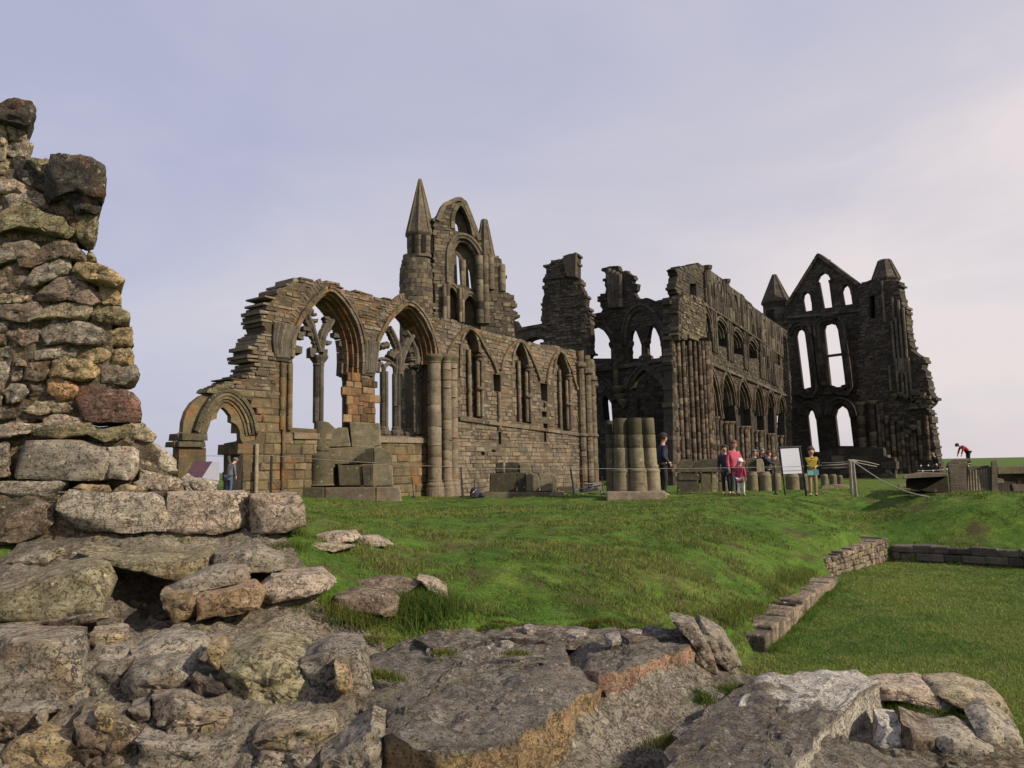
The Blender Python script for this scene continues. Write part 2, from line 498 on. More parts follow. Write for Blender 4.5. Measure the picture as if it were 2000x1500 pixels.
M['core'] = stone_mat('rubble_mortar', use_col=True, scale=2.2, lichen=.5, lichen_col=(.36, .32, .25), moss=.4, moss_col=(.09, .085, .03), soot=.5, bump=1.0, bdist=.06, strata=.2, orange=.1, crack=.6)
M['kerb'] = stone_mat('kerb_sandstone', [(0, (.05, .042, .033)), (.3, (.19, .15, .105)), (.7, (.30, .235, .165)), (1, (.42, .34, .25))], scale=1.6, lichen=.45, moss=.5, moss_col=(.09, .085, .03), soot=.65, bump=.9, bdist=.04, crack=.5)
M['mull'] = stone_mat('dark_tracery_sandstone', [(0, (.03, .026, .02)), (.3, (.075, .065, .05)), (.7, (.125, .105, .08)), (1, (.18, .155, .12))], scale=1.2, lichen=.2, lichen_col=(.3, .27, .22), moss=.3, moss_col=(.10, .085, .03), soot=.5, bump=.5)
# ------------------------------------------------------------------ the ruin
def A6(*p): return Z(560, 560, 5.0, p)
def B1(*p): return Z(1300, 500, 7.5, p)
def B2(*p): return Z(1300, 680, 6.82, p)
def B3(*p): return Z(1660, 480, 6.25, p)
def B4(*p): return Z(1660, 700, 6.25, p)
def B5(*p): return Z(1150, 680, 5.358, p)

def wpath(w, pts, n=8, smooth=True):
    q = w.S(pts)
    return smooth_path(q, n) if smooth else [np.array(a) for a in q]

def wshaft(mb, w, top, bot, r, out, drum=.35, n=12, tint=None):
    """vertical shaft standing against a wall between two photo pixels"""
    a = w.sz(*bot); b = w.sz(*top)
    s = (a[0] + b[0]) / 2
    mb.shaft(w.p3(s, a[1], out), w.p3(s, b[1], out), r, drum, n, tint)

# ---- wall with the two great window arches, the tall respond and three lancets
WA = Wall(500, 21.0, 862, 27.5)
WB = Wall(862, 27.5, 1152, 37.5)
aw = thing('ruined_aisle_wall', 'long roofless stone wall with two open pointed arches and three blind lancets', 'ruin wall', WA.p3(0, 0, 0))
GZ = -.8
outA_px = T1((455, 1420), (455, 1075), (530, 1060), (540, 950), (515, 880), (470, 820), (420, 780), (372, 745), (330, 738)) \
    + T1((375, 708), (430, 678), (480, 652), (505, 600), (505, 540), (500, 500), (500, 470), (515, 440), (545, 420), (550, 390), (565, 370), (552, 340), (565, 310),
         (562, 290), (580, 265), (590, 220), (602, 195), (650, 155), (670, 125), (730, 95), (760, 73), (800, 66), (880, 80), (905, 95), (945, 80), (962, 74), (1000, 95), (1040, 105), (1050, 135), (1100, 148), (1180, 148), (1250, 165)) \
    + T2((90, 38), (130, 40), (200, 62), (300, 80), (370, 86), (430, 105), (520, 165), (600, 200), (621, 207)) + [(862, 975)]
outA = WA.S(outA_px); outA[-1] = (outA[-2][0], GZ); outA[0] = (outA[0][0], GZ)
win1_px = T1((757, 985), (755, 700), (757, 570)) + A6((85, 480), (130, 370), (180, 275), (260, 160), (350, 72), (405, 40), (460, 55), (540, 130), (620, 245), (690, 390), (725, 540), (735, 700), (728, 880), (728, 1300), (728, 1440))
win1 = WA.S(win1_px)
win1[0] = (win1[0][0], WA.sz(*T1((757, 985))[0])[1]); win1[-1] = (win1[-1][0], win1[0][1] - .05)
win2_px = A6((868, 1460), (868, 1300), (865, 880), (890, 740), (900, 560), (920, 500), (960, 420), (1010, 330), (1090, 240), (1150, 190), (1190, 180), (1250, 205), (1330, 300), (1390, 420), (1430, 530), (1450, 700), (1440, 900), (1440, 1470))
win2 = WA.S(win2_px)
TA, TAb = 0.0, -.95
mb = MB()
def tfA(x, z): return .25 + .35 * min(1, max(0, (z) / 5.0)) + .15 * nz(x * .4, z * .4)
ZS = 3.15
sL = WA.sz(*T1((700, 300))[0])[0]
coreA = [(a + .24 * min(1, max(0, (sL - a) / 1.0)) if b > 2.2 else a, b - (.1 if b > 3 else 0)) for a, b in outA]
masonry(mb, WA, outA, [win1, win2], TA, TAb, .25, .5, .03, .012, tvar=.32, tf=lambda x, z: .5, zr=(-9, ZS), core_out=coreA)
mb.build('masonry', M['ochre'], aw)
mb = MB()
masonry(mb, WA, outA, [win1, win2], TA - .01, TAb, .105, .34, .05, .014, tvar=.34, tf=lambda x, z: .38 + .2 * nz(x * .6, z * .6), zr=(ZS, 99), core=False, drop=.08)
mb.build('rubble_masonry', M['chapel'], aw)
# heavy pier faces stained by iron between and beside the windows
mb = MB()
for pl, mt in ((A6((560, 1325), (735, 1325), (735, 880), (640, 870), (560, 880)), None), (A6((735, 1325), (868, 1325), (868, 890), (735, 890)), None)):
    q = WA.S(pl)
    masonry(mb, WA, q, [], .05 if pl[0][0] > 700 else .03, -.05, .24, .34, .02, .008, core=False, drop=0, tvar=.45)
mb.build('stained_pier_face', M['rust'], aw)
# arch mouldings, front orders and stained inner orders
def arch_orders(path, mats, side):
    m1 = MB(); orders(m1, WA, path, [(-.02, .09, .05, -.12), (.09, .15, .085, -.1)], side=side, seg=.3, tmid=.35); m1.build('arch_hood', M[mats[0]], aw)
    m2 = MB(); orders(m2, WA, path, [(-.10, -.01, -.10, -.3), (-.17, -.08, -.26, -.5), (-.25, -.14, -.44, -.95)], side=side, seg=.4, tmid=.5); m2.build('arch_moulding', M[mats[1]], aw)
p1 = wpath(WA, T1((757, 560)) + A6((85, 480), (130, 370), (180, 275), (260, 160), (350, 72), (405, 40)))
arch_orders(p1, ('ochre', 'ochre'), 1)
p1b = wpath(WA, A6((405, 40), (460, 55), (540, 130), (620, 245), (690, 390), (725, 540), (735, 700), (730, 860)))
arch_orders(p1b, ('chapel', 'rust'), 1)
p2 = wpath(WA, A6((890, 620), (905, 540), (920, 500), (960, 420), (1010, 330), (1090, 240), (1150, 190), (1195, 175)))
arch_orders(p2, ('ochre', 'ochre'), 1)
p2b = wpath(WA, A6((1195, 175), (1250, 205), (1330, 300), (1390, 420), (1430, 530), (1450, 660), (1448, 760)))
arch_orders(p2b, ('chapel', 'rust'), 1)
# radiating rubble over the arches
mb = MB()
for pth in (p1, p2):
    band(mb, WA, pth[12:-3], .2, .45, .0, -.1, .07, 1, tmid=.3, tvar=.22, gap=.02)
mb.build('relieving_stones', M['chapel'], aw)
# springer clusters (bundled vault ribs)
def springer(px_top, px_mid, px_bot, wtop, wbot, n=6, mat='ochre', out=.12):
    mb = MB()
    a = WA.sz(*px_top); c = WA.sz(*px_mid); b = WA.sz(*px_bot)
    for i in range(n):
        k = (i + .5) / n - .5
        o = out * math.cos(k * 2.2)
        mb.tube([WA.p3(b[0] + k * wbot, b[1], o), WA.p3(c[0] + k * (wtop * .35 + wbot * .65), c[1], o * 1.1), WA.p3(a[0] + k * wtop, a[1], o * 1.7)],
                [wbot / n * .62, wbot / n * .66, wtop / n * .6], 8, tint=random.uniform(.2, .8), smooth=True)
    mb.build('springer', M[mat], aw)
    mb = MB()
    mb.lathe(WA.p3(b[0], b[1] - .12, -wbot * .3), [(wbot * .46, -.06), (wbot * .52, .0), (wbot * .6, .05), (wbot * .56, .12)], 14, tint=.4)
    mb.build('corbel', M[mat], aw)
springer(T1((715, 360))[0], T1((690, 460))[0], T1((692, 545))[0], .95, .62, 9, 'mull', .07)
springer(A6((820, 530))[0], A6((825, 660))[0], A6((815, 820))[0], .66, .48, 7, 'mull', .09)
# round shafts on the left jamb and the damp-stained drain shaft
mb = MB()
for x in (690, 735): wshaft(mb, WA, T1((x, 590))[0], T1((x, 1000))[0], .085, .02, .4)
mb.build('shaft', M['ochre'], aw)
mb = MB(); wshaft(mb, WA, T1((690, 990))[0], T1((690, 1370))[0], .05, .04, .5, tint=.3); mb.build('shaft', M['rust'], aw)
mb = MB(); c = WA.sz(*T1((690, 1370))[0]); mb.lathe(WA.p3(c[0], c[1] - .25, .05), [(.22, 0), (.22, .08), (.15, .14), (.16, .2), (.1, .25)], 12); mb.build('shaft_base', M['pale'], aw)
# sloping sills
mb = MB()
def sill(w, a, b, th, f):
    s0, z0 = w.sz(*a); s1, z1 = w.sz(*b)
    z1 = min(z0, z1); z0 = z1
    n = max(1, int((s1 - s0) / .7))
    for i in range(n):
        x0 = s0 + (s1 - s0) * i / n + .006; x1 = s0 + (s1 - s0) * (i + 1) / n - .006
        c8 = [w.p3(x0, z0 - th, -.96), w.p3(x1, z1 - th, -.96), w.p3(x1, z1 - th, f), w.p3(x0, z0 - th, f),
              w.p3(x0, z0 + .12, -.96), w.p3(x1, z1 + .12, -.96), w.p3(x1, z1 - .02, f), w.p3(x0, z0 - .02, f)]
        mb.hexa(c8, tint=random.uniform(.4, .7))
sill(WA, T1((757, 985))[0], A6((728, 1440))[0], .2, .06)
sill(WA, A6((868, 1460))[0], A6((1440, 1465))[0], .2, .06)
mb.build('sill', M['pale'], aw)
# tracery in the outer plane of each window
TB = WA.off(-.72)
def mull(top, bot, r, mat='stump', cap=True, base=True):
    mb = MB()
    a = TB.sz(*bot); b = TB.sz(*top); s = (a[0] + b[0]) / 2
    # four-lobed section
    mb.shaft(TB.p3(s, a[1], 0), TB.p3(s, b[1], 0), r, .75, 10, .4)
    for sg in (-1, 1): mb.shaft(TB.p3(s, a[1], sg * r * .9), TB.p3(s, b[1], sg * r * .9), r * .5, .75, 8, .4)
    if base: mb.lathe(TB.p3(s, a[1], 0), [(r * 1.9, -.02), (r * 1.8, .1), (r * 1.25, .16), (r * 1.35, .22), (r, .27)], 10, tint=.4)
    o = mb.build('mullion', M[mat], aw)
    if cap:
        mb = MB(); mb.lathe(TB.p3(s, b[1] - .18, 0), [(r, 0), (r * 1.2, .02), (r * 1.1, .08), (r * 1.9, .26), (r * 2.0, .33)], 12, tint=.5)
        mb.build('mullion_capital', M[mat], aw)
def limb(pts, r, tint=.45, jag=.0):
    q = smooth_path(TB.S(pts), 6)
    mb_.tube([TB.p3(a[0], a[1], 0) for a in q], [r * (1 + random.uniform(-jag, jag)) for _ in q], 8, tint=tint, smooth=False)
    mb_.tube([TB.p3(a[0], a[1], r * .9) for a in q], [r * .45 for _ in q], 6, tint=tint + .1, smooth=True)
def cusp(px, sx, sz):
    c = TB.sz(*px); mb_.box(TB.p3(c[0], c[1], 0), sx, .22, sz, math.atan2(WA.d[1], WA.d[0]), .03, tint=.4)
mull(A6((305, 720))[0], A6((312, 1330))[0], .16, 'mull', base=False)
mb_ = MB()
limb(A6((305, 640), (270, 520), (225, 380), (190, 290), (215, 220)), .15, jag=.25)
limb(A6((318, 640), (350, 470), (400, 380), (440, 320), (470, 290)), .15, jag=.2)
for p_, a, b in (((255, 270), .2, .1), ((265, 330), .2, .1), ((185, 420), .3, .14), ((215, 470), .25, .1), ((390, 330), .25, .14), ((375, 310), .18, .1), ((385, 550), .25, .12), ((240, 650), .2, .3), ((360, 655), .2, .25),
                 ((470, 480), .28, .14), ((520, 480), .2, .2), ((520, 560), .18, .16), ((545, 690), .22, .16), ((545, 800), .3, .36), ((555, 860), .22, .16), ((130, 460), .22, .12), ((120, 500), .24, .1), ((95, 620), .25, .25)):
    cusp(A6(p_)[0], a, b)
limb(A6((565, 860), (560, 760), (545, 650), (515, 560)), .09, jag=.35)
limb(A6((575, 1350), (572, 1150), (570, 950), (560, 850)), .10, jag=.15)
mb_.build('tracery', M['mull'], aw)
for t, b in (((945, 830), (955, 1440)), ((1065, 850), (1075, 1440)), ((1190, 870), (1200, 1455))): mull(A6(t)[0], A6(b)[0], .135, 'mull', cap=False)
mb_ = MB()
for c0, c1, ap in (((890, 840), (945, 850), (918, 745)), ((945, 850), (1065, 860), (1000, 745)), ((1120, 880), (1190, 880), (1150, 780)), ((1190, 880), (1290, 890), (1235, 785))):
    m_ = ((c0[0] * .8 + ap[0] * .2), (c0[1] + ap[1]) / 2 - 15); n_ = ((c1[0] * .8 + ap[0] * .2), (c1[1] + ap[1]) / 2 - 15)
    limb(A6(c0, m_, ap), .075); limb(A6(ap, n_, c1), .075)
limb(A6((895, 720), (930, 705), (1000, 725), (1060, 790)), .07); limb(A6((1130, 770), (1200, 765), (1260, 800), (1300, 880)), .07)
limb(A6((1075, 860), (1080, 740), (1075, 620), (1050, 540), (1010, 450), (985, 410)), .16, jag=.15)
limb(A6((1085, 860), (1105, 720), (1140, 620), (1180, 530), (1220, 470)), .17, jag=.15)
limb(A6((1300, 880), (1280, 760), (1240, 620), (1190, 500), (1150, 440)), .14, jag=.3)
limb(A6((1220, 800), (1225, 700), (1205, 600)), .26, jag=.3)
limb(A6((1290, 1440), (1290, 1200), (1290, 900)), .1, jag=.1)
limb(A6((1000, 700), (1030, 660), (1060, 640)), .16, jag=.3)
limb(A6((900, 590), (940, 580), (980, 570)), .12, jag=.3)
mb_.build('tracery', M['mull'], aw)

# tall respond of three shafts
pier = MB()
for px, r, o in (((522, 505), .245, .36), ((592, 505), .20, .42), ((650, 505), .20, .30)):
    wt = T2(px)[0]; a = WA.sz(wt[0], 705); zb = 0
    s = a[0]
    x = WA.p3(s, 0, o)
    pier.shaft([x[0], x[1], .55], [x[0], x[1], a[1]], r, .36, 16, .5, groove=.88)
po = pier.build('respond_pier', M['pale'], aw)
capb = MB(); bas = MB()
for px, r, o in (((522, 505), .245, .36), ((592, 505), .20, .42), ((650, 505), .20, .30)):
    wt = T2(px)[0]; a = WA.sz(wt[0], 705); x = WA.p3(a[0], 0, o)
    capb.lathe([x[0], x[1], a[1] - .14], [(r * .98, 0), (r * 1.08, .03), (r * 1.02, .08), (r * 1.25, .18), (r * 1.38, .24), (r * 1.36, .31), (r * 1.2, .33)], 18, tint=.45)
    bas.lathe([x[0], x[1], 0], [(r * 1.36, -.1), (r * 1.36, .26), (r * 1.24, .3), (r * 1.3, .36), (r * 1.24, .42), (r * 1.04, .47), (r * 1.1, .53), (r * .98, .57)], 18, tint=.5)
capb.build('capital', M['stump'], po); bas.build('base', M['pale'], po)

# lancet half of the wall
outB = WB.S([(862, 975)] + T2((621, 207), (700, 225), (800, 258), (900, 290), (1000, 322), (1100, 345), (1180, 365), (1250, 385), (1320, 385), (1400, 400), (1500, 428), (1560, 440)) + [(1143, 960)])
outB[0] = (0.0, GZ); outB[-1] = (outB[-2][0] + .15, GZ)
L1 = T2((752, 858), (751, 600), (752, 430), (765, 355), (785, 312), (812, 285), (836, 310), (856, 360), (868, 425), (893, 445), (893, 880), (865, 875))
L2 = T2((1100, 895), (1096, 520), (1106, 450), (1124, 398), (1142, 373), (1165, 400), (1185, 460), (1196, 518), (1213, 532), (1220, 915), (1190, 908))
L3 = T2((1380, 930), (1370, 580), (1380, 515), (1396, 462), (1412, 436), (1436, 478), (1460, 540), (1475, 600), (1480, 645), (1480, 962), (1440, 958))
niche = [T2((968, 580), (1018, 588), (1018, 700), (975, 695)), T2((1282, 640), (1330, 648), (1330, 765), (1290, 755)), T2((1292, 830), (1325, 832), (1325, 868), (1296, 866)),
         T2((1003, 965), (1022, 968), (1022, 1050), (1005, 1048)), T2((1302, 908), (1332, 912), (1332, 960), (1322, 965), (1325, 1050), (1308, 1050), (1308, 960)), T2((890, 1100), (915, 1102), (915, 1122), (892, 1120)), T2((960, 1085), (985, 1088), (985, 1102), (962, 1100))]
holesB = [WB.S(h) for h in [L1, L2, L3] + niche]
mb = MB()
masonry(mb, WB, outB, holesB, 0, -.42, .15, .44, .035, .012, tvar=.33, tf=lambda x, z: .5 + .15 * nz(x * .5, z * .6))
slab(mb, WB, outB, [], -.43, -.9, tint=.3)
mb.build('masonry', M['chapel'], aw)
# blind panels inside the lancets, each with a mullion shaft and jamb shafts
for Lp in (L1, L2, L3):
    q = WB.S(Lp)
    mb = MB(); masonry(mb, WB, q, [], -.36, -.42, .3, .3, .02, .01, core=False, ragged=True, tvar=.3, tf=lambda x, z: .45)
    o = mb.build('blind_lancet', M['chapel'], aw)
    xs = [a for a, b in q]; zs = [b for a, b in q]
    z0, z1 = min(zs) + .1, max(zs)
    xm = min(xs) + (max(xs) - min(xs)) * .62
    zt = z0 + (z1 - z0) * .66
    mb = MB()
    mb.shaft(WB.p3(xm, z0, -.26), WB.p3(xm, z0 + (z1 - z0) * .78, -.26), .085, .5, 10, .4)
    mb.shaft(WB.p3(max(xs) - .14, z0, -.14), WB.p3(max(xs) - .14, zt, -.14), .085, .45, 10, .35)
    mb.shaft(WB.p3(max(xs) - .02, z0, -.02), WB.p3(max(xs) - .02, zt, -.02), .075, .45, 10, .35)
    mb.lathe(WB.p3(max(xs) - .08, zt - .02, -.08), [(.12, 0), (.15, .05), (.13, .1), (.22, .2), (.22, .26)], 10, tint=.3)
    mb.lathe(WB.p3(max(xs) - .08, z0 + (zt - z0) * .46, -.08), [(.13, 0), (.18, .04), (.18, .1), (.13, .14)], 10, tint=.3)
    mb.build('jamb_shaft', M['chapel'], o)
    top = [i for i in range(len(q))]
    pts = [np.array(a) for a in q[1:9]]
    mb = MB(); band(mb, WB, smooth_path(pts, 5), .0, .11, .05, -.1, .3, 1, tmid=.4); mb.build('arch_moulding', M['chapel'], o)
# slender wall ribs over the lancets, on little corbel shafts
for pts in (T2((655, 468), (680, 400), (735, 325), (800, 282), (860, 330), (910, 420), (955, 500), (985, 575)), T2((1016, 560), (1032, 490), (1075, 410), (1140, 363), (1190, 425), (1235, 520), (1275, 625)), T2((1320, 640), (1336, 545), (1370, 470), (1410, 433), (1455, 500), (1490, 590), (1520, 690))):
    q = smooth_path(WB.S(pts), 6); mb = MB()
    band(mb, WB, q, -.03, .09, .10, -.1, .4, 1, tmid=.35)
    mb.build('wall_rib', M['ochre'], aw)
mb = MB()
for t, b in (((997, 700), (1000, 945)), ((1308, 770), (1310, 800))):
    wshaft(mb, WB, T2(t)[0], T2(b)[0], .09, .06, .5, 10, .3)
mb.build('corbel_shaft', M['chapel'], aw)
mb = MB()
q = wpath(WB, T2((733, 882), (1000, 918), (1300, 955), (1545, 990)), smooth=False)
band(mb, WB, q, -.05, .08, .09, -.1, .9, 1, tmid=.35); mb.build('string_course', M['chapel'], aw)
# crossing respond that ends the wall on the right
mb = MB()
for i, (x, o) in enumerate(((1530, .1), (1560, .22), (1590, .2), (1612, .06))):
    top = T2((x, 430 + (x - 1530)))[0]; a = WB.sz(*top)
    z = a[1]
    X = WB.p3(a[0], 0, o)
    k = 0
    mb.shaft([X[0], X[1], -.5], [X[0], X[1], z], .2, .3, 10, .35)
    mb.lathe([X[0], X[1], 2.35], [(.2, 0), (.27, .06), (.25, .15), (.2, .2)], 10, tint=.3)
    mb.lathe([X[0], X[1], z - .9 - i * .12], [(.2, 0), (.33, .1), (.3, .3), (.2, .36)], 10, tint=.3)
mb.build('crossing_respond', M['chapel'], aw)

# ---- little arch at the left end
# stands alone at its left foot, so a thing of its own
sa = thing('small_ruined_arch', 'small cusped pointed stone arch at the left end, open to the sky', 'ruin arch', WA.p3(WA.sz(*T1((130, 1390))[0])[0], 0, 0))
outS_px = T1((50, 1420), (52, 1240), (58, 1110), (40, 1102), (38, 1072), (64, 1062), (60, 1025), (90, 1012), (95, 950), (115, 885), (150, 832), (200, 792), (255, 772), (330, 740), (375, 748), (420, 780), (470, 822), (515, 880), (540, 950), (530, 1058), (455, 1075), (442, 1050),
    (440, 1010), (430, 980), (410, 960), (385, 950), (385, 912), (360, 880), (335, 858), (318, 870), (300, 900), (298, 930), (270, 938), (250, 960), (235, 995), (224, 1050), (222, 1110), (222, 1420))
outS = WA.S(outS_px); outS[0] = (outS[0][0], GZ); outS[-1] = (outS[-1][0], GZ)
mb = MB(); slab(mb, WA, outS, [], -.05, -.22, tint=.4); mb.build('arch_core', M['ochre'], sa)
inner = wpath(WA, T1((235, 1040), (262, 960), (300, 890), (345, 848), (395, 880), (435, 950), (455, 1040)))
for k_, (a, b, f, bk) in enumerate(((.02, .07, -.05, -.2), (.09, .15, .0, -.2), (.17, .24, .04, -.2), (.26, .33, .07, -.2), (.35, .46, .10, -.2))):
    mb = MB(); band(mb, WA, inner[:], a, b, f, bk, .28, 1, tmid=.35, tvar=.25); mb.build('arch_moulding', M['stump' if k_ > 2 else 'ochre'], sa)
mb = MB()
q = WA.S(T1((50, 1420), (52, 1235), (58, 1108), (222, 1108), (222, 1420))); q[0] = (q[0][0], GZ); q[-1] = (q[-1][0], GZ)
masonry(mb, WA, q, [], .06, -.28, .42, .5, .02, .012, tvar=.35, tf=lambda x, z: .4)
mb.build('jamb', M['ochre'], sa)
mb = MB()
for (a, b) in (((40, 1102), (205, 1072)), ((62, 1062), (218, 1024))):
    s0, z0 = WA.sz(*T1(a)[0]); s1, z1 = WA.sz(*T1(b)[0])
    mb.hexa([WA.p3(s0, z0, .15), WA.p3(s1, z0, .15), WA.p3(s1, z0, -.5), WA.p3(s0, z0, -.5), WA.p3(s0 + .02, z1, .12), WA.p3(s1, z1, .12), WA.p3(s1, z1, -.5), WA.p3(s0 + .02, z1, -.5)], tint=.2)
mb.build('impost', M['stump'], sa)
mb = MB()
for i in range(9):
    p_ = T1((255 + i * 14, 772 - i * 7))[0]; s0, z0 = WA.sz(*p_)
    mb.box(WA.p3(s0, z0 + .02, -.15), .3, .5, .09, math.atan2(WA.d[1], WA.d[0]), .03, tint=random.uniform(.2, .6))
mb.build('capstone', M['stump'], sa)
mb = MB()
x = WA.sz(*T1((523, 1080))[0]); wshaft(mb, WA, T1((523, 1085))[0], T1((523, 1385))[0], .055, .08, .6, 10, .9)
wshaft(mb, WA, T1((490, 1085))[0], T1((490, 1385))[0], .1, -.2, .6, 10, .2)
mb.build('jamb_shaft', M['pale'], sa)

# ---- east gable group with the tall spire
WG = Wall(790, 56.0, 1010, 59.5)
eg = thing('spired_gable', 'tall ruined gable with an octagonal stone spire and pierced arches behind the long wall', 'ruin gable', WG.p3(6, 0, -1))
outG = WG.S(T3((345, 700), (352, 440), (420, 340), (432, 318), (520, 276), (545, 276), (580, 300), (622, 400), (660, 500), (692, 590), (700, 720), (690, 1000), (700, 1300), (380, 1300)))
outG = outG[:-2] + [(outG[-2][0], 3.0), (outG[-1][0], 3.0)]
h1 = WG.S(T3((508, 520), (506, 420), (520, 368), (550, 325), (590, 380), (622, 470), (645, 570), (560, 530)))
h2 = WG.S(T3((482, 920), (480, 720), (490, 650), (525, 590), (560, 575), (610, 590), (650, 630), (680, 680), (695, 740), (688, 1000), (640, 965), (600, 945)))
h3 = WG.S(T3((457, 1200), (455, 1020), (468, 970), (482, 952), (510, 985), (528, 1040), (535, 1090), (532, 1220)))
h4 = WG.S(T3((575, 1240), (576, 1090), (592, 1045), (620, 1020), (655, 1050), (678, 1110), (686, 1250)))
mb = MB(); masonry(mb, WG, outG, [h1, h2, h3, h4], 0, -.8, .24, .5, .05, .013, tvar=.33, tf=lambda x, z: .52 + .2 * nz(x * .3, z * .3)); mb.build('masonry', M['gable'], eg)
mb = MB()
WGb = WG.off(-.85)
s1 = WGb.S(T3((527, 935), (520, 715), (524, 690), (540, 720), (555, 930))); s2 = WGb.S(T3((620, 960), (610, 820), (612, 795), (625, 830), (640, 968))); s3 = WGb.S(T3((512, 515), (507, 470), (515, 450), (530, 470), (540, 525)))
b1 = WG.off(-1.5)
outGb = WG.S(T3((440, 1300), (440, 430), (500, 300), (560, 300), (640, 440), (690, 600), (690, 1300))); outGb[0] = (outGb[0][0], 3.0); outGb[-1] = (outGb[-1][0], 3.0)
for h in (s1, s2, s3): pass
slab(mb, WG, outGb, [s1, s2, s3], -.85, -1.05, tint=.45); mb.build('back_wall', M['gable'], eg)
for pts, st in ((T3((482, 920), (480, 720), (490, 650), (525, 590), (560, 575), (610, 590), (650, 630), (680, 680), (695, 740), (690, 990)), [(-.25, -.02, -.15, -.8), (0, .25, .08, -.2), (.25, .42, .16, -.1)]),
               (T3((506, 500), (506, 420), (520, 368), (550, 325), (590, 380), (622, 470), (645, 570)), [(0, .3, .1, -.5)]),
               (T3((457, 1200), (455, 1020), (468, 970), (482, 952), (510, 985), (528, 1040), (535, 1200)), [(0, .2, .08, -.5), (.2, .36, .16, -.2)]),
               (T3((575, 1240), (576, 1090), (592, 1045), (620, 1020), (655, 1050), (678, 1110), (686, 1250)), [(0, .2, .08, -.5), (.2, .36, .16, -.2)])):
    q = smooth_path(WG.S(pts), 5); mb = MB(); orders(mb, WG, q, st, 1, .6, .5); mb.build('arch_moulding', M['gable'], eg)
mb = MB()
for x in (543, 563): wshaft(mb, WG, T3((x, 960))[0], T3((x, 1225))[0], .13, .2, .8)
for x in (420, 445): wshaft(mb, WG, T3((x, 935))[0], T3((x, 1200))[0], .18, .25, .8)
for x in (575, 590): wshaft(mb, WG, T3((x, 730))[0], T3((x, 935))[0], .14, -.4, .8)
mb.build('shaft', M['gable'], eg)
# coping course on the gable rake
mb = MB()
q = wpath(WG, T3((378, 440), (430, 322), (520, 280), (550, 280), (580, 304), (622, 404), (692, 594)), smooth=False); band(mb, WG, q, -.1, .22, .12, -.85, .7, 1, tmid=.6); mb.build('coping', M['gable'], eg)

def turret(name, w, cx_px, wl, wr, y_base, y_eave, y_apex, mat, parent, apex_r=.08, sides=8, drumtop=None, out=-.6, jitter=.03, courses=.42, tmid=.5, ctint=.5):
    """octagonal stair turret: coursed drum and spire, placed by its outline"""
    a = w.sz(wl, y_eave); b = w.sz(wr, y_eave)
    s = (a[0] + b[0]) / 2; r = (b[0] - a[0]) / 2
    z1 = w.sz(cx_px, y_eave)[1]; z2 = w.sz(cx_px, y_apex)[1]; z0 = w.sz(cx_px, y_base)[1]
    c = w.p3(s, 0, out)
    ang = math.atan2(w.n[1], w.n[0]) + math.pi / 8
    mb = MB()
    z = z0
    while z < z1 - .1:
        h = min(courses * random.uniform(.8, 1.2), z1 - z)
        rr = r * .93 * random.uniform(.985, 1.015)
        mb.lathe([c[0], c[1], z], [(rr * .97, 0), (rr, .02), (rr, h - .02), (rr * .97, h)], sides, ang, tint=min(1, max(.1, tmid + random.uniform(-.35, .35))))
        z += h
    o = mb.build(name, M[mat], parent)
    mb = MB(); mb.lathe([c[0], c[1], z1 - .25], [(r * .93, 0), (r * 1.0, .1), (r * 1.05, .18), (r * 1.05, .3)], sides, ang, tint=.4); mb.build('eave_course', M[mat], o)
    mb = MB(); z = z1 + .05; H = z2 - z1
    while z < z2 - .02:
        h = min(courses * random.uniform(.8, 1.2), z2 - z)
        ra = apex_r + (r - apex_r) * (1 - (z - z1) / H); rb = apex_r + (r - apex_r) * (1 - (z + h - z1) / H)
        k = random.uniform(.99, 1.01)
        mb.lathe([c[0], c[1], z], [(ra * k * .985, 0), (ra * k, .015), (rb * k, h - .015), (rb * k * .985, h)], sides, ang, tint=min(1, max(.1, ctint + random.uniform(-.2, .2))))
        z += h
    sp = mb.build('spire', M[mat], o)
    mb = MB()
    for j in range(sides):                                        # ribs on the arrises
        a_ = ang + 2 * math.pi * j / sides
        mb.tube([[c[0] + r * math.cos(a_), c[1] + r * math.sin(a_), z1 + .05], [c[0] + apex_r * math.cos(a_), c[1] + apex_r * math.sin(a_), z2 - .05]], .06 * r, 6, tint=.6)
    mb.build('arris_rib', M[mat], sp)
    return c, s, r, z0, z1, z2, o, ang
c, s, r, z0, z1, z2, o, ang = turret('spire_turret', WG, 823, 799, 854.5, 500, 452, 341, 'gable', eg, out=-.9, tmid=.35, ctint=.5)
mb = MB()
for a_ in (ang - math.pi / 8 - .8, ang - math.pi / 8, ang - math.pi / 8 + .8):       # louvre slits
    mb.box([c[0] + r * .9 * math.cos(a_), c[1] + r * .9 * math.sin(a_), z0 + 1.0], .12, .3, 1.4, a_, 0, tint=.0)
mb.build('turret_slit', M['dark'], o)
# lower drum below the spire
qa = WG.sz(*T3((112, 850))[0]); qb = WG.sz(*T3((385, 850))[0]); rr = (qb[0] - qa[0]) / 2; sc = (qa[0] + qb[0]) / 2
cc = WG.p3(sc, 0, -1.2); ztop = WG.sz(*T3((250, 712))[0])[1]; zb = 3.0
mb = MB(); z = zb
while z < ztop:
    h = random.uniform(.28, .42); f = 1.0
    if z > ztop - 1.1: f = .985 - .20 * (z - ztop + 1.1) / 1.1
    n = 22; a0 = random.random()
    for j in range(n):
        a1 = a0 + 2 * math.pi * j / n; a2 = a1 + 2 * math.pi / n * .95
        R1 = rr * f * random.uniform(.98, 1.02)
        v = []
        for zz in (z, z + h - .02):
            for a_, q in ((a1, R1), (a2, R1), (a2, rr * .6), (a1, rr * .6)): v.append((cc[0] + q * math.cos(a_), cc[1] + q * math.sin(a_), zz))
        mb.hexa(v, tint=random.uniform(.1, .8))
    z += h
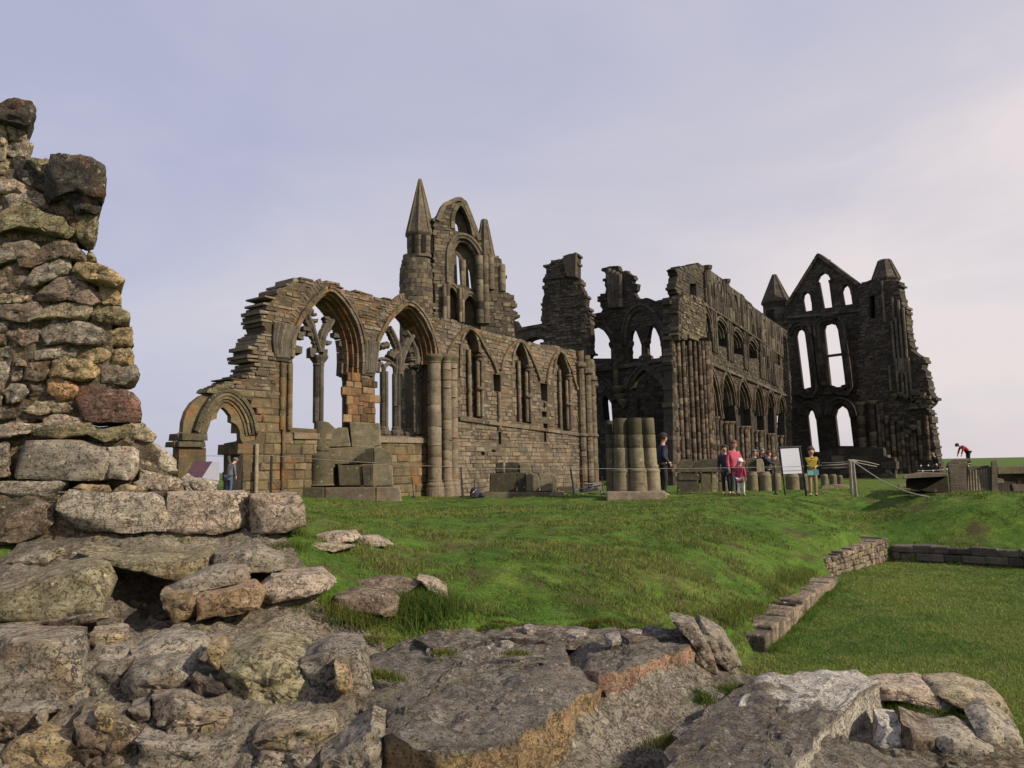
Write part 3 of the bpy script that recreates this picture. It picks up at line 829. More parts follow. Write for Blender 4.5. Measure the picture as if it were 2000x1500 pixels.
mb.lathe([cc[0], cc[1], zb], [(rr * .93, 0), (rr * .93, ztop - zb - 1.1), (rr * .74, ztop - zb)], 18, tint=.05)
mb.build('turret_drum', M['gable'], eg)
# right turret: broken spire on a squared shaft with a ragged flank
c, s, r, z0, z1, z2, o, ang = turret('broken_spire_turret', WG, 950, 932, 968.5, 560, 500, 426, 'gable', eg, apex_r=.24, out=-.4, tmid=.5)
outR = WG.S(T3((688, 1300), (690, 720), (760, 700), (830, 728), (848, 740), (852, 782), (880, 792), (876, 1000), (905, 1000), (938, 1022), (942, 1060), (966, 1066), (955, 1100), (940, 1130), (982, 1152), (970, 1192), (950, 1202), (985, 1262), (962, 1300)))
outR[0] = (outR[0][0], 3.0); outR[-1] = (outR[-1][0], 3.0)
mb = MB(); masonry(mb, WG, outR, [], .35, -1.6, .3, .55, .08, .015, tvar=.45, tf=lambda x, z: .45); mb.build('flank_masonry', M['gable'], eg)
mb = MB()
for x, t, b, o_ in ((690, 720, 1240, .45), (730, 720, 1240, .5), (770, 720, 980, .5), (860, 790, 990, .4)): wshaft(mb, WG, T3((x, t))[0], T3((x, b))[0], .3, o_ - .1, .6)
mb.build('corner_shaft', M['gable'], eg)

# ---- broken pier with the flying arch
WP = Wall(1055, 51.2, 1155, 49.6)
bp = thing('broken_pier', 'tall ragged broken pier with stub arch rising above the right end of the lancet wall', 'ruin pier', WP.p3(2, 0, -.8))
outP = WP.S(T4((45, 620), (50, 560), (62, 540), (55, 470), (50, 420), (55, 300), (70, 262), (60, 240), (70, 205), (55, 190), (76, 160), (76, 112), (110, 90), (165, 80), (190, 62), (168, 58), (210, 44), (252, 40), (250, 170), (266, 182), (270, 222), (286, 262), (302, 290), (298, 332), (318, 380), (326, 450), (332, 520), (326, 570), (336, 600), (310, 640), (325, 760), (320, 900)))
outP[0] = (outP[0][0], 1.0); outP[-1] = (outP[-1][0], 1.0)
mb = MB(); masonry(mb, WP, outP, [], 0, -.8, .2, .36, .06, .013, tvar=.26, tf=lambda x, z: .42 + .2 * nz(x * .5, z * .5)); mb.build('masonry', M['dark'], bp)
mb = MB()
q = WP.S(T4((175, 75), (252, 42), (250, 170), (262, 185), (200, 175))); slab(mb, WP, q, [], .3, -.2, tint=.4)
for x0, x1, y in ((200, 230, 395), (75, 190, 190)): 
    a = WP.sz(*T4((x0, y))[0]); b = WP.sz(*T4((x1, y))[0]); mb.box(WP.p3((a[0] + b[0]) / 2, a[1], .02), abs(b[0] - a[0]), .25, .12, math.atan2(WP.d[1], WP.d[0]), .02, tint=.3)
mb.build('broken_corbel', M['dark'], bp)
mb = MB()
q = WP.S(T3((960, 1400), (945, 1200), (985, 1270), (1080, 1250), (1165, 1235), (1195, 1200), (1200, 1400), (1192, 1372), (1165, 1345), (1110, 1332), (1065, 1345), (1040, 1365), (1020, 1400)))
slab(mb, WP, q, [], -.3, -1.3, tint=.45)
pth = smooth_path(WP.S(T3((1020, 1400), (1040, 1365), (1065, 1345), (1110, 1332), (1165, 1345), (1192, 1372))), 5); band(mb, WP, pth, 0, .35, -.22, -1.35, .4, 1, tmid=.4)
q = wpath(WP, T3((975, 1272), (1080, 1252), (1170, 1236)), smooth=False); band(mb, WP, q, -.15, .08, -.2, -1.4, .6, 1, tmid=.5)
mb.build('flying_arch', M['dark'], bp)

# ---- transept fragment: two storeys of arches, dark aisle below
WT = Wall(1155, 53.0, 1330, 47.5)
tf_ = thing('transept_fragment', 'dark two storey wall fragment with paired open lancets and a ragged stump on top', 'ruin wall', WT.p3(3, 0, -.8))
outT = WT.S(T4((328, 1330), (328, 385), (385, 374), (396, 352), (380, 345), (380, 270), (422, 266), (405, 220), (412, 160), (390, 130), (430, 115), (480, 112), (490, 140), (512, 150), (525, 140), (550, 164), (570, 166), (560, 210), (590, 214), (585, 250), (570, 262), (582, 285), (600, 302), (640, 292), (662, 302), (690, 312), (770, 292), (790, 282), (830, 282), (850, 310), (850, 1330)))
outT[0] = (outT[0][0], GZ); outT[-1] = (outT[-1][0], GZ)
t1 = WT.S(T4((326, 690), (326, 466), (360, 456), (400, 478), (430, 520), (441, 560), (446, 650), (441, 690)))
t2 = WT.S(T4((548, 664), (544, 550), (550, 500), (562, 465), (582, 480), (598, 520), (612, 560), (612, 600), (614, 655)))
t3 = WT.S(T4((646, 648), (641, 545), (648, 522), (655, 475), (666, 446), (692, 470), (711, 512), (722, 560), (728, 640)))
t4 = WT.S(B5((60, 1500), (55, 420), (30, 400), (10, 300), (60, 310), (140, 360), (210, 430), (240, 560), (248, 900), (250, 1500)))
t5 = WT.S(B5((500, 1500), (500, 700), (510, 520), (450, 440), (480, 350), (560, 245), (600, 235), (690, 300), (780, 390), (850, 500), (880, 700), (890, 1500)))
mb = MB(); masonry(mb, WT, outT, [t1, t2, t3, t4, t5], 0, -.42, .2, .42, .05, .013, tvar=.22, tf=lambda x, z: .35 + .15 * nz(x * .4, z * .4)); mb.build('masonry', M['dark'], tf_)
mb = MB()
for pts in (T4((332, 462), (360, 452), (400, 474), (432, 516), (444, 560), (448, 650)), T4((535, 560), (540, 470), (560, 400), (610, 362), (660, 385), (710, 450), (735, 540)), B5((440, 450), (480, 350), (560, 245), (600, 232), (690, 300), (780, 390), (850, 500)), B5((10, 290), (60, 305), (140, 355), (215, 430), (245, 560))):
    band(mb, WT, smooth_path(WT.S(pts), 5), 0, .3, .1, -.4, .5, 1, tmid=.45); band(mb, WT, smooth_path(WT.S(pts), 5), .3, .42, .2, -.1, .7, 1, tmid=.5)
mb.build('arch_moulding', M['dark'], tf_)
mb = MB()
wshaft(mb, WT, T4((628, 560))[0], T4((628, 640))[0], .2, -.2, .8)
for px, k in ((T4((628, 545))[0], 1), (T4((545, 555))[0], .6), (T4((728, 560))[0], .6), (T4((436, 560))[0], .6), (T4((440, 665))[0], .6), (T4((724, 640))[0], .6)):
    a = WT.sz(*px); mb.lathe(WT.p3(a[0], a[1] - .2, -.2), [(.2 * k, 0), (.36 * k, .2), (.36 * k, .4), (.26 * k, .45)], 10, tint=.4)
a = WT.sz(*T4((630, 640))[0]); mb.lathe(WT.p3(a[0], a[1] - .1, -.2), [(.5, 0), (.5, .3), (.34, .4), (.24, .6)], 10, tint=.4)
mb.build('lancet_shaft', M['dark'], tf_)
mb = MB()                                                         # carved tympanum above the pair
q = WT.S(T4((552, 480), (555, 420), (580, 385), (615, 370), (645, 390), (652, 440), (648, 500), (628, 560), (612, 555), (590, 500), (575, 470))); slab(mb, WT, q, [], -.1, -.42, tint=.95); mb.build('tympanum', M['gable'], tf_)
mb = MB()
for x in (440, 462, 484, 500): wshaft(mb, WT, T4((x, 130 + (x - 440) * .5))[0], T4((x, 350))[0], .2, .1, .5, 10, .6)
mb.build('vault_shaft', M['dark'], tf_)
mb = MB()                                                          # carved corbels between the arches
for px, k in ((B5((325, 450))[0], 1.0), (B5((345, 530))[0], .85), (B5((375, 585))[0], .7)):
    a = WT.sz(*px); mb.lathe(WT.p3(a[0], a[1] - .3, .15), [(.1 * k, 0), (.3 * k, .15), (.5 * k, .4), (.55 * k, .55), (.45 * k, .62)], 9, tint=.6)
a = WT.sz(*B5((305, 420))[0]); mb.shaft(WT.p3(a[0], a[1], .15), WT.p3(a[0], a[1] + 1.9, .15), .2, .6, 9, .4)
mb.build('corbel', M['gable'], tf_)
mb = MB()
q = wpath(WT, T4((330, 700), (440, 690), (620, 660), (800, 628)), smooth=False); band(mb, WT, q, -.15, .12, .15, -.2, .9, 1, tmid=.4); mb.build('string_course', M['dark'], tf_)
# the aisle wall behind it with one window and a small hole
WT2 = WT.off(-7.0)
q = WT2.S([(1120, 960), (1120, 700), (1400, 700), (1400, 960)]); q[0] = (q[0][0], GZ); q[-1] = (q[-1][0], GZ)
hA = WT2.S(B5((160, 775), (140, 560), (145, 520), (160, 490), (200, 530), (232, 580), (245, 760)))
hB = WT2.S(B5((150, 1035), (152, 1008), (172, 1010), (172, 1038))); hC = WT2.S(B5((28, 440), (35, 405), (80, 418), (60, 430)))
mb = MB(); masonry(mb, WT2, q, [hA, hB, hC], 0, -.8, .3, .6, .04, .015, tvar=.3, tf=lambda x, z: .3, ragged=False); slab(mb, WT2, q, [hA, hB, hC], -.04, -.75, tint=.2); mb.build('aisle_back_wall', M['dark'], tf_)

# ---- nave arcade running back to the far gable
WN = Wall(1318, 42.0, 1545, 67.0)
na = thing('nave_arcade', 'long dark arcade wall with tiers of pointed arches leading to the far gable', 'ruin wall', WN.p3(4, 0, -.3))
outN = WN.S(T5((95, 1250), (100, 560), (95, 300), (130, 280), (116, 240), (130, 160), (112, 130), (230, 104), (296, 114), (300, 140), (388, 190), (402, 214), (480, 268), (560, 348), (600, 380), (720, 462), (760, 500), (770, 1250)))
outN[0] = (outN[0][0], GZ); outN[-1] = (outN[-1][0], GZ)
tri = [B1((482, 1250), (480, 900), (500, 800), (545, 758), (592, 835), (632, 950), (650, 1110), (650, 1280)), B1((722, 1300), (720, 1010), (755, 948), (800, 960), (868, 1060), (895, 1200), (900, 1340)),
       B1((972, 1420), (975, 1150), (1000, 1098), (1050, 1130), (1108, 1225), (1130, 1340), (1135, 1450)), B1((1212, 1500), (1210, 1300), (1235, 1240), (1280, 1265), (1335, 1360), (1350, 1500)),
       B2((1290, 150), (1290, 30), (1310, -10), (1345, 20), (1390, 90), (1400, 180)), B2((1440, 210), (1440, 100), (1460, 60), (1490, 80), (1520, 150), (1530, 230))]
arc = [B2((590, 950), (560, 600), (545, 360), (575, 262), (610, 330), (655, 450), (690, 620), (715, 800), (735, 950), (740, 1480), (610, 1480)),
       B2((765, 1500), (762, 1000), (745, 700), (750, 480), (795, 350), (845, 430), (890, 560), (920, 760), (950, 990), (950, 1500)),
       B2((985, 1500), (980, 1050), (965, 800), (970, 560), (1010, 450), (1055, 510), (1100, 620), (1130, 800), (1150, 1050), (1155, 1500)),
       B2((1185, 1500), (1180, 1120), (1172, 850), (1185, 620), (1220, 520), (1258, 590), (1290, 720), (1310, 900), (1320, 1120), (1325, 1500)),
       B2((1350, 1500), (1345, 1160), (1340, 900), (1350, 680), (1385, 590), (1418, 650), (1445, 780), (1460, 1160), (1465, 1500)),
       B2((1495, 1500), (1490, 1190), (1488, 900), (1500, 740), (1530, 650), (1562, 720), (1585, 850), (1598, 1190), (1600, 1500))]
door = B1((360, 620), (360, 405), (455, 400), (455, 625))
holesN = [WN.S(h) for h in tri + arc + [door]]
for h in holesN[6:12]:
    pass
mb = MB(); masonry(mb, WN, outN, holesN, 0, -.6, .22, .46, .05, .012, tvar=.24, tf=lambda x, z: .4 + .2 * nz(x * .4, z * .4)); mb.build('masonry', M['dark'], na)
for k_, h in enumerate(tri + arc):
    q = [np.array(a) for a in WN.S(h)]
    core_ = q[1:-1] if k_ < 6 else q[2:-2]
    pth = smooth_path(core_, 5)
    mb = MB(); orders(mb, WN, pth, [(0, .16, .08, -.3), (.16, .3, .16, -.1), (-.16, 0, -.12, -.5), (-.28, -.14, -.3, -.7)], 1, .45, .5); mb.build('arch_moulding', M['dark' if k_ < 6 else 'shaft'], na)
# walls behind the arches; the shade there is put into their near-black tint
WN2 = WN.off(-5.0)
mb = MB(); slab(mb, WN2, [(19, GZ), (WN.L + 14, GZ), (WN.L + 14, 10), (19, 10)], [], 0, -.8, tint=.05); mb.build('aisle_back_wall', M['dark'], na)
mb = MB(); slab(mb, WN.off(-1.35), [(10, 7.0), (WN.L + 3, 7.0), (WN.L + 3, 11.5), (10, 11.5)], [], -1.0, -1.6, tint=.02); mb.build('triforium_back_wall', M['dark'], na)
# strings
mb = MB()
for pts in (B1((430, 640), (650, 775), (1100, 1060), (1300, 1200), (1700, 1480)), B2((520, 180), (760, 290), (1000, 385), (1250, 490), (1600, 640))):
    q = wpath(WN, pts, smooth=False); band(mb, WN, q, -.08, .1, .18, -.1, .8, 1, tmid=.55)
mb.build('string_course', M['dark'], na)
# clerestory shafts, dense and thin, with lancets between
mb = MB()
def lin(x, p): return np.interp(x, [a for a, b in p], [b for a, b in p])
topl = [(590, 190), (640, 215), (860, 375), (1160, 660), (1400, 860), (1700, 1060)]; botl = [(430, 650), (650, 775), (1100, 1060), (1300, 1200), (1700, 1480)]
x = 560.0; i = 0
while x < 1690:
    yt = lin(x, topl) + random.uniform(15, 60); yb = lin(x, botl) - 10
    wshaft(mb, WN, B1((x, yt))[0], B1((x, yb))[0], random.choice((.09, .11, .14)), .12, .8, 8)
    x += random.uniform(16, 34) * (1 - (x - 560) / 1700 * .45); i += 1
mb.build('clerestory_shaft', M['dark'], na)
mb = MB()
for x in (725, 965, 1190, 1390):
    y = lin(x, topl) + 150 - (x - 725) * .05; w_ = 48 - (x - 725) * .03
    pts = B1((x - w_, y + 150), (x - w_, y + 30), (x, y - 40), (x + w_ * .9, y + 50), (x + w_ * .9, y + 190))
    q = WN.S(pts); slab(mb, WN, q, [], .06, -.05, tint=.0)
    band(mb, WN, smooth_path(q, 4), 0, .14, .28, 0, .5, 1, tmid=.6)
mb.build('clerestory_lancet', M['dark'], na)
mb = MB()
x = 660.0
while x < 1640:                                                    # lower-tier shafts between the triforium arches
    ys = 775 + (x - 650) * .66
    if all(abs(x - k) > 75 for k in (800, 1045, 1275)): wshaft(mb, WN, B1((x, ys + 20))[0], B1((x, ys + 620 - (x - 660) * .12))[0], .1, .1, .8, 8)
    x += random.uniform(24, 40) * (1 - (x - 560) / 1700 * .45)
mb.build('triforium_shaft', M['dark'], na)
# broken tops of the vault shafts
mb = MB()
for px in (B1((590, 160))[0], B1((865, 360))[0]):
    a = WN.sz(*px); mb.lathe(WN.p3(a[0], a[1] - 1.0, .1), [(.22, 0), (.22, .75), (.3, .85), (.34, 1.05)], 8, tint=.4)
mb.build('broken_vault_shaft', M['dark'], na)
# the great clustered crossing pier and the arcade piers
def cluster(xs_px, ytop, ybot_z, r, outs, mat, parent, name, drum=.32):
    mb = MB()
    for x, o in zip(xs_px, outs):
        a = WN.sz(*B2((x, ytop))[0]); p_ = WN.p3(a[0], 0, o)
        mb.shaft([p_[0], p_[1], ybot_z], [p_[0], p_[1], a[1]], r, drum, 10, None)
    return mb.build(name, M[mat], parent)
mb = MB()
for x, o, r in ((130, -.05, .15), (180, .05, .15), (230, .12, .14), (285, .28, .15), (335, .36, .12), (385, .42, .14), (435, .42, .12), (490, .36, .15), (540, .26, .13), (585, .14, .13), (615, .04, .11)):
    a = WN.sz(*B2((x - 25, -20))[0]); a2 = WN.sz(*B2((x + 30, 1400))[0]); s_ = (a[0] + a2[0]) / 2
    p_ = WN.p3(s_, 0, o)
    mb.shaft([p_[0], p_[1], -.6], [p_[0], p_[1], a[1] + .3], r, .30, 10, None)
o = mb.build('crossing_pier', M['shaft'], na)
mb = MB()
q = WN.S(T5((95, 535), (95, 300), (140, 282), (215, 300), (250, 345), (250, 430), (252, 520))); masonry(mb, WN, q, [], .42, -.2, .17, .4, .09, .014, tvar=.45, tf=lambda x, z: .45)
mb.build('pier_rubble_top', M['gable'], na)
mb = MB()
a = WN.sz(*T5((170, 520))[0]); mb.box(WN.p3(a[0], a[1] - .05, .2), 1.6, .7, .22, math.atan2(WN.d[1], WN.d[0]), .03, tint=.5); mb.build('pier_capital', M['gable'], o)
for xs, cap, in (((640, 675, 710), 950), ((775, 812, 850, 890, 930), 1010), ((985, 1020, 1060, 1100, 1140), 1070), ((1180, 1212, 1250, 1285, 1318), 1125), ((1342, 1375, 1405, 1435, 1462), 1165), ((1500, 1530, 1570), 1190)):
    n = len(xs)
    po = cluster(xs, cap + 10, -.6, [.15, .12, .14, .12, .15][k_n % 5] if False else .145, [-.35 + .35 * math.sin(math.pi * (k + .5) / n) for k in range(n)], 'shaft', na, 'arcade_shaft')
    mb = MB()
    for k, x in enumerate(xs):
        a = WN.sz(*B2((x, cap))[0]); mb.lathe(WN.p3(a[0], a[1] - .1, -.35 + .35 * math.sin(math.pi * (k + .5) / n)), [(.145, 0), (.2, .1), (.27, .2), (.26, .28)], 10, tint=.7)
    mb.build('capital', M['shaft'], po)

# ---- far transept gable with its turrets
WF = Wall(1540, 72.0, 1720, 66.0)
fg = thing('transept_gable', 'tall dark far gable pierced by rows of open lancets between two cone topped turrets', 'ruin gable', WF.p3(4, 0, 0))
outF = WF.S(T6((100, 1420), (150, 520), (172, 365), (185, 355), (370, 58), (380, 58), (608, 235), (640, 260), (700, 1420)))
outF[0] = (outF[0][0], GZ); outF[-1] = (outF[-1][0], GZ)
fh = [T6((285, 402), (272, 330), (276, 300), (295, 283), (318, 300), (327, 345), (330, 394)), T6((400, 382), (371, 222), (360, 214), (375, 182), (400, 165), (430, 180), (443, 205), (432, 210), (453, 375)),
      T6((526, 363), (511, 280), (520, 255), (540, 238), (560, 262), (569, 300), (576, 355)), T6((272, 868), (232, 550), (240, 520), (260, 508), (282, 525), (292, 560), (326, 862), (300, 868), (292, 880)),
      T6((462, 855), (440, 850), (402, 512), (410, 485), (440, 475), (475, 485), (491, 520), (535, 845), (515, 850), (515, 862), (465, 862)),
      T6((325, 1258), (300, 1040), (309, 1012), (322, 1000), (341, 1015), (355, 1060), (376, 1258)), T6((492, 1222), (470, 1040), (480, 1000), (510, 975), (546, 1000), (562, 1050), (583, 1222))]
hF = [WF.S(h) for h in fh]
mb = MB(); masonry(mb, WF, outF, hF, 0, -.5, .26, .52, .04, .012, tvar=.2, tf=lambda x, z: .35 + .15 * nz(x * .4, z * .4)); mb.build('masonry', M['dark'], fg)
for k_, h in enumerate(hF):
    q = [np.array(a) for a in h]
    mb = MB()
    for o0, o1, f in ((.02, .25, .12), (.25, .6, .35), (.6, .8, .5)):
        if k_ < 3 and o0 > .1: continue
        band(mb, WF, smooth_path(q[1:-1], 4), o0, o1, f, -.1, .6, 1, tmid=.35)
    mb.build('lancet_moulding', M['dark'], fg)
mb = MB(); a = WF.sz(*T6((418, 672))[0]); b = WF.sz(*T6((515, 660))[0]); mb.tube([WF.p3(a[0], a[1], -.3), WF.p3(b[0], b[1], -.3)], .13, 8); mb.build('transom_bar', M['dark'], fg)
mb = MB(); q = wpath(WF, T6((183, 360), (372, 58), (612, 238)), smooth=False); band(mb, WF, q, -.12, .18, .18, -.7, .6, 1, tmid=.5); mb.build('coping', M['dark'], fg)
mb = MB()
for pts in (T6((180, 440), (400, 420), (620, 395)), T6((210, 905), (420, 900), (630, 880))):
    q = wpath(WF, pts, smooth=False); band(mb, WF, q, -.12, .12, .2, -.1, .9, 1, tmid=.4)
mb.build('string_course', M['dark'], fg)
c, s, r, z0, z1, z2, o, ang = turret('cone_turret', WF, 1502, 1483, 1534, 700, 590, 534, 'dark', fg, apex_r=.15, out=-.8, tmid=.4, ctint=.45)
mb = MB(); a_ = math.atan2(WF.n[1], WF.n[0]) - .1
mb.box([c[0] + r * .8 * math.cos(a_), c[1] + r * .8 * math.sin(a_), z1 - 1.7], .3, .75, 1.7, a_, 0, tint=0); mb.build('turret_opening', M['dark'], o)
c, s, r, z0, z1, z2, o, ang = turret('cone_turret', WF, 1728, 1701, 1755.5, 600, 545, 506, 'dark', fg, apex_r=.5, out=-.3, tmid=.5, ctint=.5)
# right hand stair block with bundled shafts
WR = Wall(1672, 65.0, 1832, 60.0)
outRb = WR.S(T6((605, 1420), (625, 470), (612, 260), (620, 238), (690, 206), (862, 216), (862, 270), (880, 352), (897, 380), (906, 440), (912, 520), (926, 590), (936, 640), (1012, 692), (1000, 750), (1025, 765), (1026, 810), (1040, 830), (1046, 900), (1076, 930), (1060, 965), (1020, 1000), (1045, 1015), (1056, 1100), (1076, 1200), (1086, 1262), (1100, 1420)))
outRb[0] = (outRb[0][0], GZ); outRb[-1] = (outRb[-1][0], GZ)
dr = [WR.S(T6((683, 440), (680, 310), (712, 300), (716, 440)))]
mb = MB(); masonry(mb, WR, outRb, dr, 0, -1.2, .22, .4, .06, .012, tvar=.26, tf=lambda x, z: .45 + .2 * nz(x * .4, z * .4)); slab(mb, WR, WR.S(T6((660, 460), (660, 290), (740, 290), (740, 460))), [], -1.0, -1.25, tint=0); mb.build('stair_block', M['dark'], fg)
mb = MB()
for pts in (B3((385, 430), (440, 880)), B3((522, 640), (545, 870)), B3((505, 920), (572, 1480)), B3((555, 880), (620, 1500)), B3((570, 670), (690, 1500)), B3((640, 760), (730, 1500))):
    (x0, y0), (x1, y1) = pts; a = WR.sz(x0, y0); b = WR.sz(x1, y1); s_ = (a[0] + b[0]) / 2
    mb.shaft(WR.p3(s_, b[1] - .4, .12), WR.p3(s_, a[1], .12), .11, .9, 8, .85)
for pts in (B4((465, 90), (530, 400)), B4((570, 0), (600, 440)), B4((610, 0), (680, 450)), B4((670, 0), (720, 480)), B4((715, 0), (770, 500))):
    (x0, y0), (x1, y1) = pts; a = WR.sz(x0, y0); b = WR.sz(x1, y1); s_ = (a[0] + b[0]) / 2
    mb.shaft(WR.p3(s_, b[1], .14), WR.p3(s_, a[1], .14), .11, .9, 8, .85)
mb.build('bundled_shaft', M['dark'], fg)
mb = MB()
for x0, y0, x1, y1, r_, o_ in ((165, 600, 165, 1090, .34, .3), (280, 570, 320, 1090, .3, .35), (350, 560, 400, 1090, .16, .3), (405, 590, 450, 1400, .15, .2), (470, 700, 510, 1400, .18, .3), (545, 760, 590, 1420, .2, .45), (610, 800, 650, 1400, .18, .4), (660, 900, 700, 1400, .17, .35), (715, 910, 740, 1380, .16, .3), (765, 910, 790, 1380, .15, .25), (800, 910, 825, 1380, .14, .2), (850, 760, 870, 1150, .16, .1), (930, 700, 970, 1150, .16, .1)):
    a = WR.sz(*B4((x0, y0))[0]); b = WR.sz(*B4((x1, y1))[0]); s_ = (a[0] + b[0]) / 2
    mb.shaft(WR.p3(s_, b[1] - .6, o_), WR.p3(s_, a[1], o_), r_, .36, 10, None)
mb.build('clustered_pier', M['shaft'], fg)
mb = MB()
for px, k in ((B4((150, 560)), 1.5), (B4((290, 540)), 1.3), (B4((390, 580)), .8), (B4((570, 740)), 1), (B4((640, 790)), .9), (B4((720, 900)), 1), (B4((560, 460)), .9), (B4((640, 440)), .9), (B4((700, 470)), .9), (B4((790, 840)), .9)):
    a = WR.sz(*px[0]); mb.lathe(WR.p3(a[0], a[1] - .25, .25), [(.14 * k, 0), (.3 * k, .18), (.34 * k, .34), (.3 * k, .42)], 9, tint=random.uniform(.3, .8))
mb.build('capital', M['gable'], fg)
mb = MB()
for i in range(40):                                                 # corbelled rubble where the aisle wall broke away
    px = B4((random.uniform(780, 1000), random.uniform(380, 620)))[0]; a = WR.sz(*px)
    if inpoly(a, outRb): mb.box(WR.p3(a[0], a[1], random.uniform(.05, .3)), random.uniform(.3, .7), .5, random.uniform(.15, .3), math.atan2(WR.d[1], WR.d[0]), .05, tint=random.uniform(.1, .9))
mb.build('broken_corbelling', M['dark'], fg)
# ------------------------------------------------------------------ ground
LAWN = -1.2
def tps_fit(pts):
    p = np.array(pts, float); n = len(p)
    d = np.linalg.norm(p[:, None, :2] - p[None, :, :2], axis=2)
    K = np.where(d > 0, d * d * np.log(d + 1e-12), 0) + np.eye(n) * .02
    A = np.zeros((n + 3, n + 3)); A[:n, :n] = K; A[:n, n] = 1; A[:n, n + 1:] = p[:, :2]; A[n, :n] = 1; A[n + 1:, :n] = p[:, :2].T
    b = np.zeros(n + 3); b[:n] = p[:, 2]
    return p, np.linalg.solve(A, b)
def tps_eval(fit, x, y):
    p, w = fit; n = len(p)
    o = w[n] + w[n + 1] * x + w[n + 2] * y
    for i in range(n):
        d2 = (x - p[i, 0]) ** 2 + (y - p[i, 1]) ** 2
        o = o + w[i] * .5 * d2 * np.log(d2 + 1e-12)
    return o
ctl = []
for u, v, d in ((60, 1075, 8.6), (300, 1060, 8.6), (560, 1050, 8.6), (620, 1010, 12.0), (620, 1090, 8.2), (640, 1150, 7.6), (800, 1215, 7.4),
                (900, 1205, 7.5), (1100, 1215, 7.5), (1350, 1225, 7.4), (900, 1100, 10.9), (1350, 1160, 9.2), (750, 1060, 11.0),
                (1740, 1052, 15.1), (1000, 1190, 8.0), (1250, 1190, 8.1)):
    ctl.append(P(u, v, d))
for u in (1750, 1900, 2060, 2250): ctl.append(P(u, 1074, 15.2 - (u - 1750) * .0016))
for u, v in ((1750, 1000), (1850, 1015), (2000, 1018), (2200, 1018)): ctl.append(G(u, v, -.38))
for x in (-14, -9, -5, -2, 0, 2, 4, 7, 10, 13, 17, 22):
    for y in ((20.6, 24, 30, 45) if x < 7 else (18.6, 24, 30, 45)): ctl.append((x, y, 0.0 + (.05 if y > 21 else -.03)))
for x, y, z in ((-8, 8.6, .3), (-8, 14, .2), (-12, 10, .3), (-5, 14, .12), (-6, 5, -.6), (-3, 4, -1.0), (0, 4, -1.3), (3, 4, -1.35), (2.2, 6.6, -1.2), (6, 4, -1.3), (-2, 2, -1.4), (2, 2, -1.5)): ctl.append((x, y, z))
def pxg(u, v): g = G(u, v, LAWN); return (g[0], g[1])
k0, k1 = np.array(pxg(1496, 1278)), np.array(pxg(1636, 1142))
kd = (k1 - k0) / np.linalg.norm(k1 - k0)
kn = np.array([-kd[1], kd[0]])
if kn[0] > 0: kn = -kn
_a = np.array(pxg(1738, 1096)); 
lawn_poly_raw = [tuple(k0 - kd * 7), tuple(k0), tuple(k1), pxg(1630, 1124), pxg(1738, 1096), pxg(2000, 1112), pxg(2300, 1128), (30, 12), (30, -3), (2, -3)]
LP = np.array([np.array(q, float) for q in lawn_poly_raw])
lw = np.array(pxg(1738, 1096)) - np.array(pxg(1616, 1130)); lw /= np.linalg.norm(lw); ln_ = np.array([-lw[1], lw[0]])
for i_ in (0, 1, 2): LP[i_] = LP[i_] + kn * .16
LP[3] = LP[3] + ln_ * .16; LP[4] = LP[4] + ln_ * .16 + np.array([0, .12]); LP[5] = LP[5] + np.array([0, .16]); LP[6] = LP[6] + np.array([0, .16])
for t_ in np.linspace(-.25, 1, 6):
    q_ = k0 + (k1 - k0) * t_
    for o_, z_ in ((.28, -1.01 - .03 * t_), (.8, -.74), (1.5, -.44), (2.4, -.24), (3.6, -.13)): ctl.append((q_[0] + kn[0] * o_, q_[1] + kn[1] * o_, z_))
for u in (1755, 1880, 2020, 2200):
    q_ = np.array(pxg(u, 1096 + (u - 1744) * .0615)); ctl.append((q_[0], q_[1] + .3, -.85)); ctl.append((q_[0], q_[1] + .8, -.74))
TFIT = tps_fit(ctl)
def in_lawn(x, y):
    c = np.zeros(x.shape, bool); n = len(LP); j = n - 1
    for i in range(n):
        xi, yi = LP[i]; xj, yj = LP[j]
        c ^= ((yi > y) != (yj > y)) & (x < (xj - xi) * (y - yi) / (yj - yi + 1e-12) + xi); j = i
    return c
def vnoise(x, y, s, seed=0):
    """smooth value noise, vectorised"""
    x = x / s + seed * 17.3; y = y / s + seed * 9.1
    xi = np.floor(x).astype(int); yi = np.floor(y).astype(int); fx = x - xi; fy = y - yi
    fx = fx * fx * (3 - 2 * fx); fy = fy * fy * (3 - 2 * fy)
    def h(a, b):
        v = np.sin(a * 127.1 + b * 311.7 + seed * 74.7) * 43758.5453; return v - np.floor(v)
    return (h(xi, yi) * (1 - fx) + h(xi + 1, yi) * fx) * (1 - fy) + (h(xi, yi + 1) * (1 - fx) + h(xi + 1, yi + 1) * fx) * fy - .5
def ground_z(x, y):
    x = np.asarray(x, float); y = np.asarray(y, float)
    z = tps_eval(TFIT, np.clip(x, -14, 22), np.clip(y, 2, 45))
    far = np.clip((y - 20.6) / 3, 0, 1); z = z * (1 - far) + 0.03 * far
    lef = np.clip((-x - 4) / 4, 0, 1) * np.clip((y - 17) / 4, 0, 1) * .3
    z = z + lef
    z = z - .28 * np.clip((y - 24.6) / 2, 0, 1) * np.clip((130 - y) / 40, 0, 1) * np.clip((x + 3.5) / 2, 0, 1)
    z = z + vnoise(x, y, 1.7, 1) * .09 * np.clip((22 - y) / 4, .15, 1) + vnoise(x, y, .6, 2) * .065 + vnoise(x, y, .27, 5) * .035
    zl = LAWN + vnoise(x, y, 2.5, 3) * .05 + vnoise(x, y, .6, 4) * .02
    return np.where(in_lawn(x, y), zl, z)
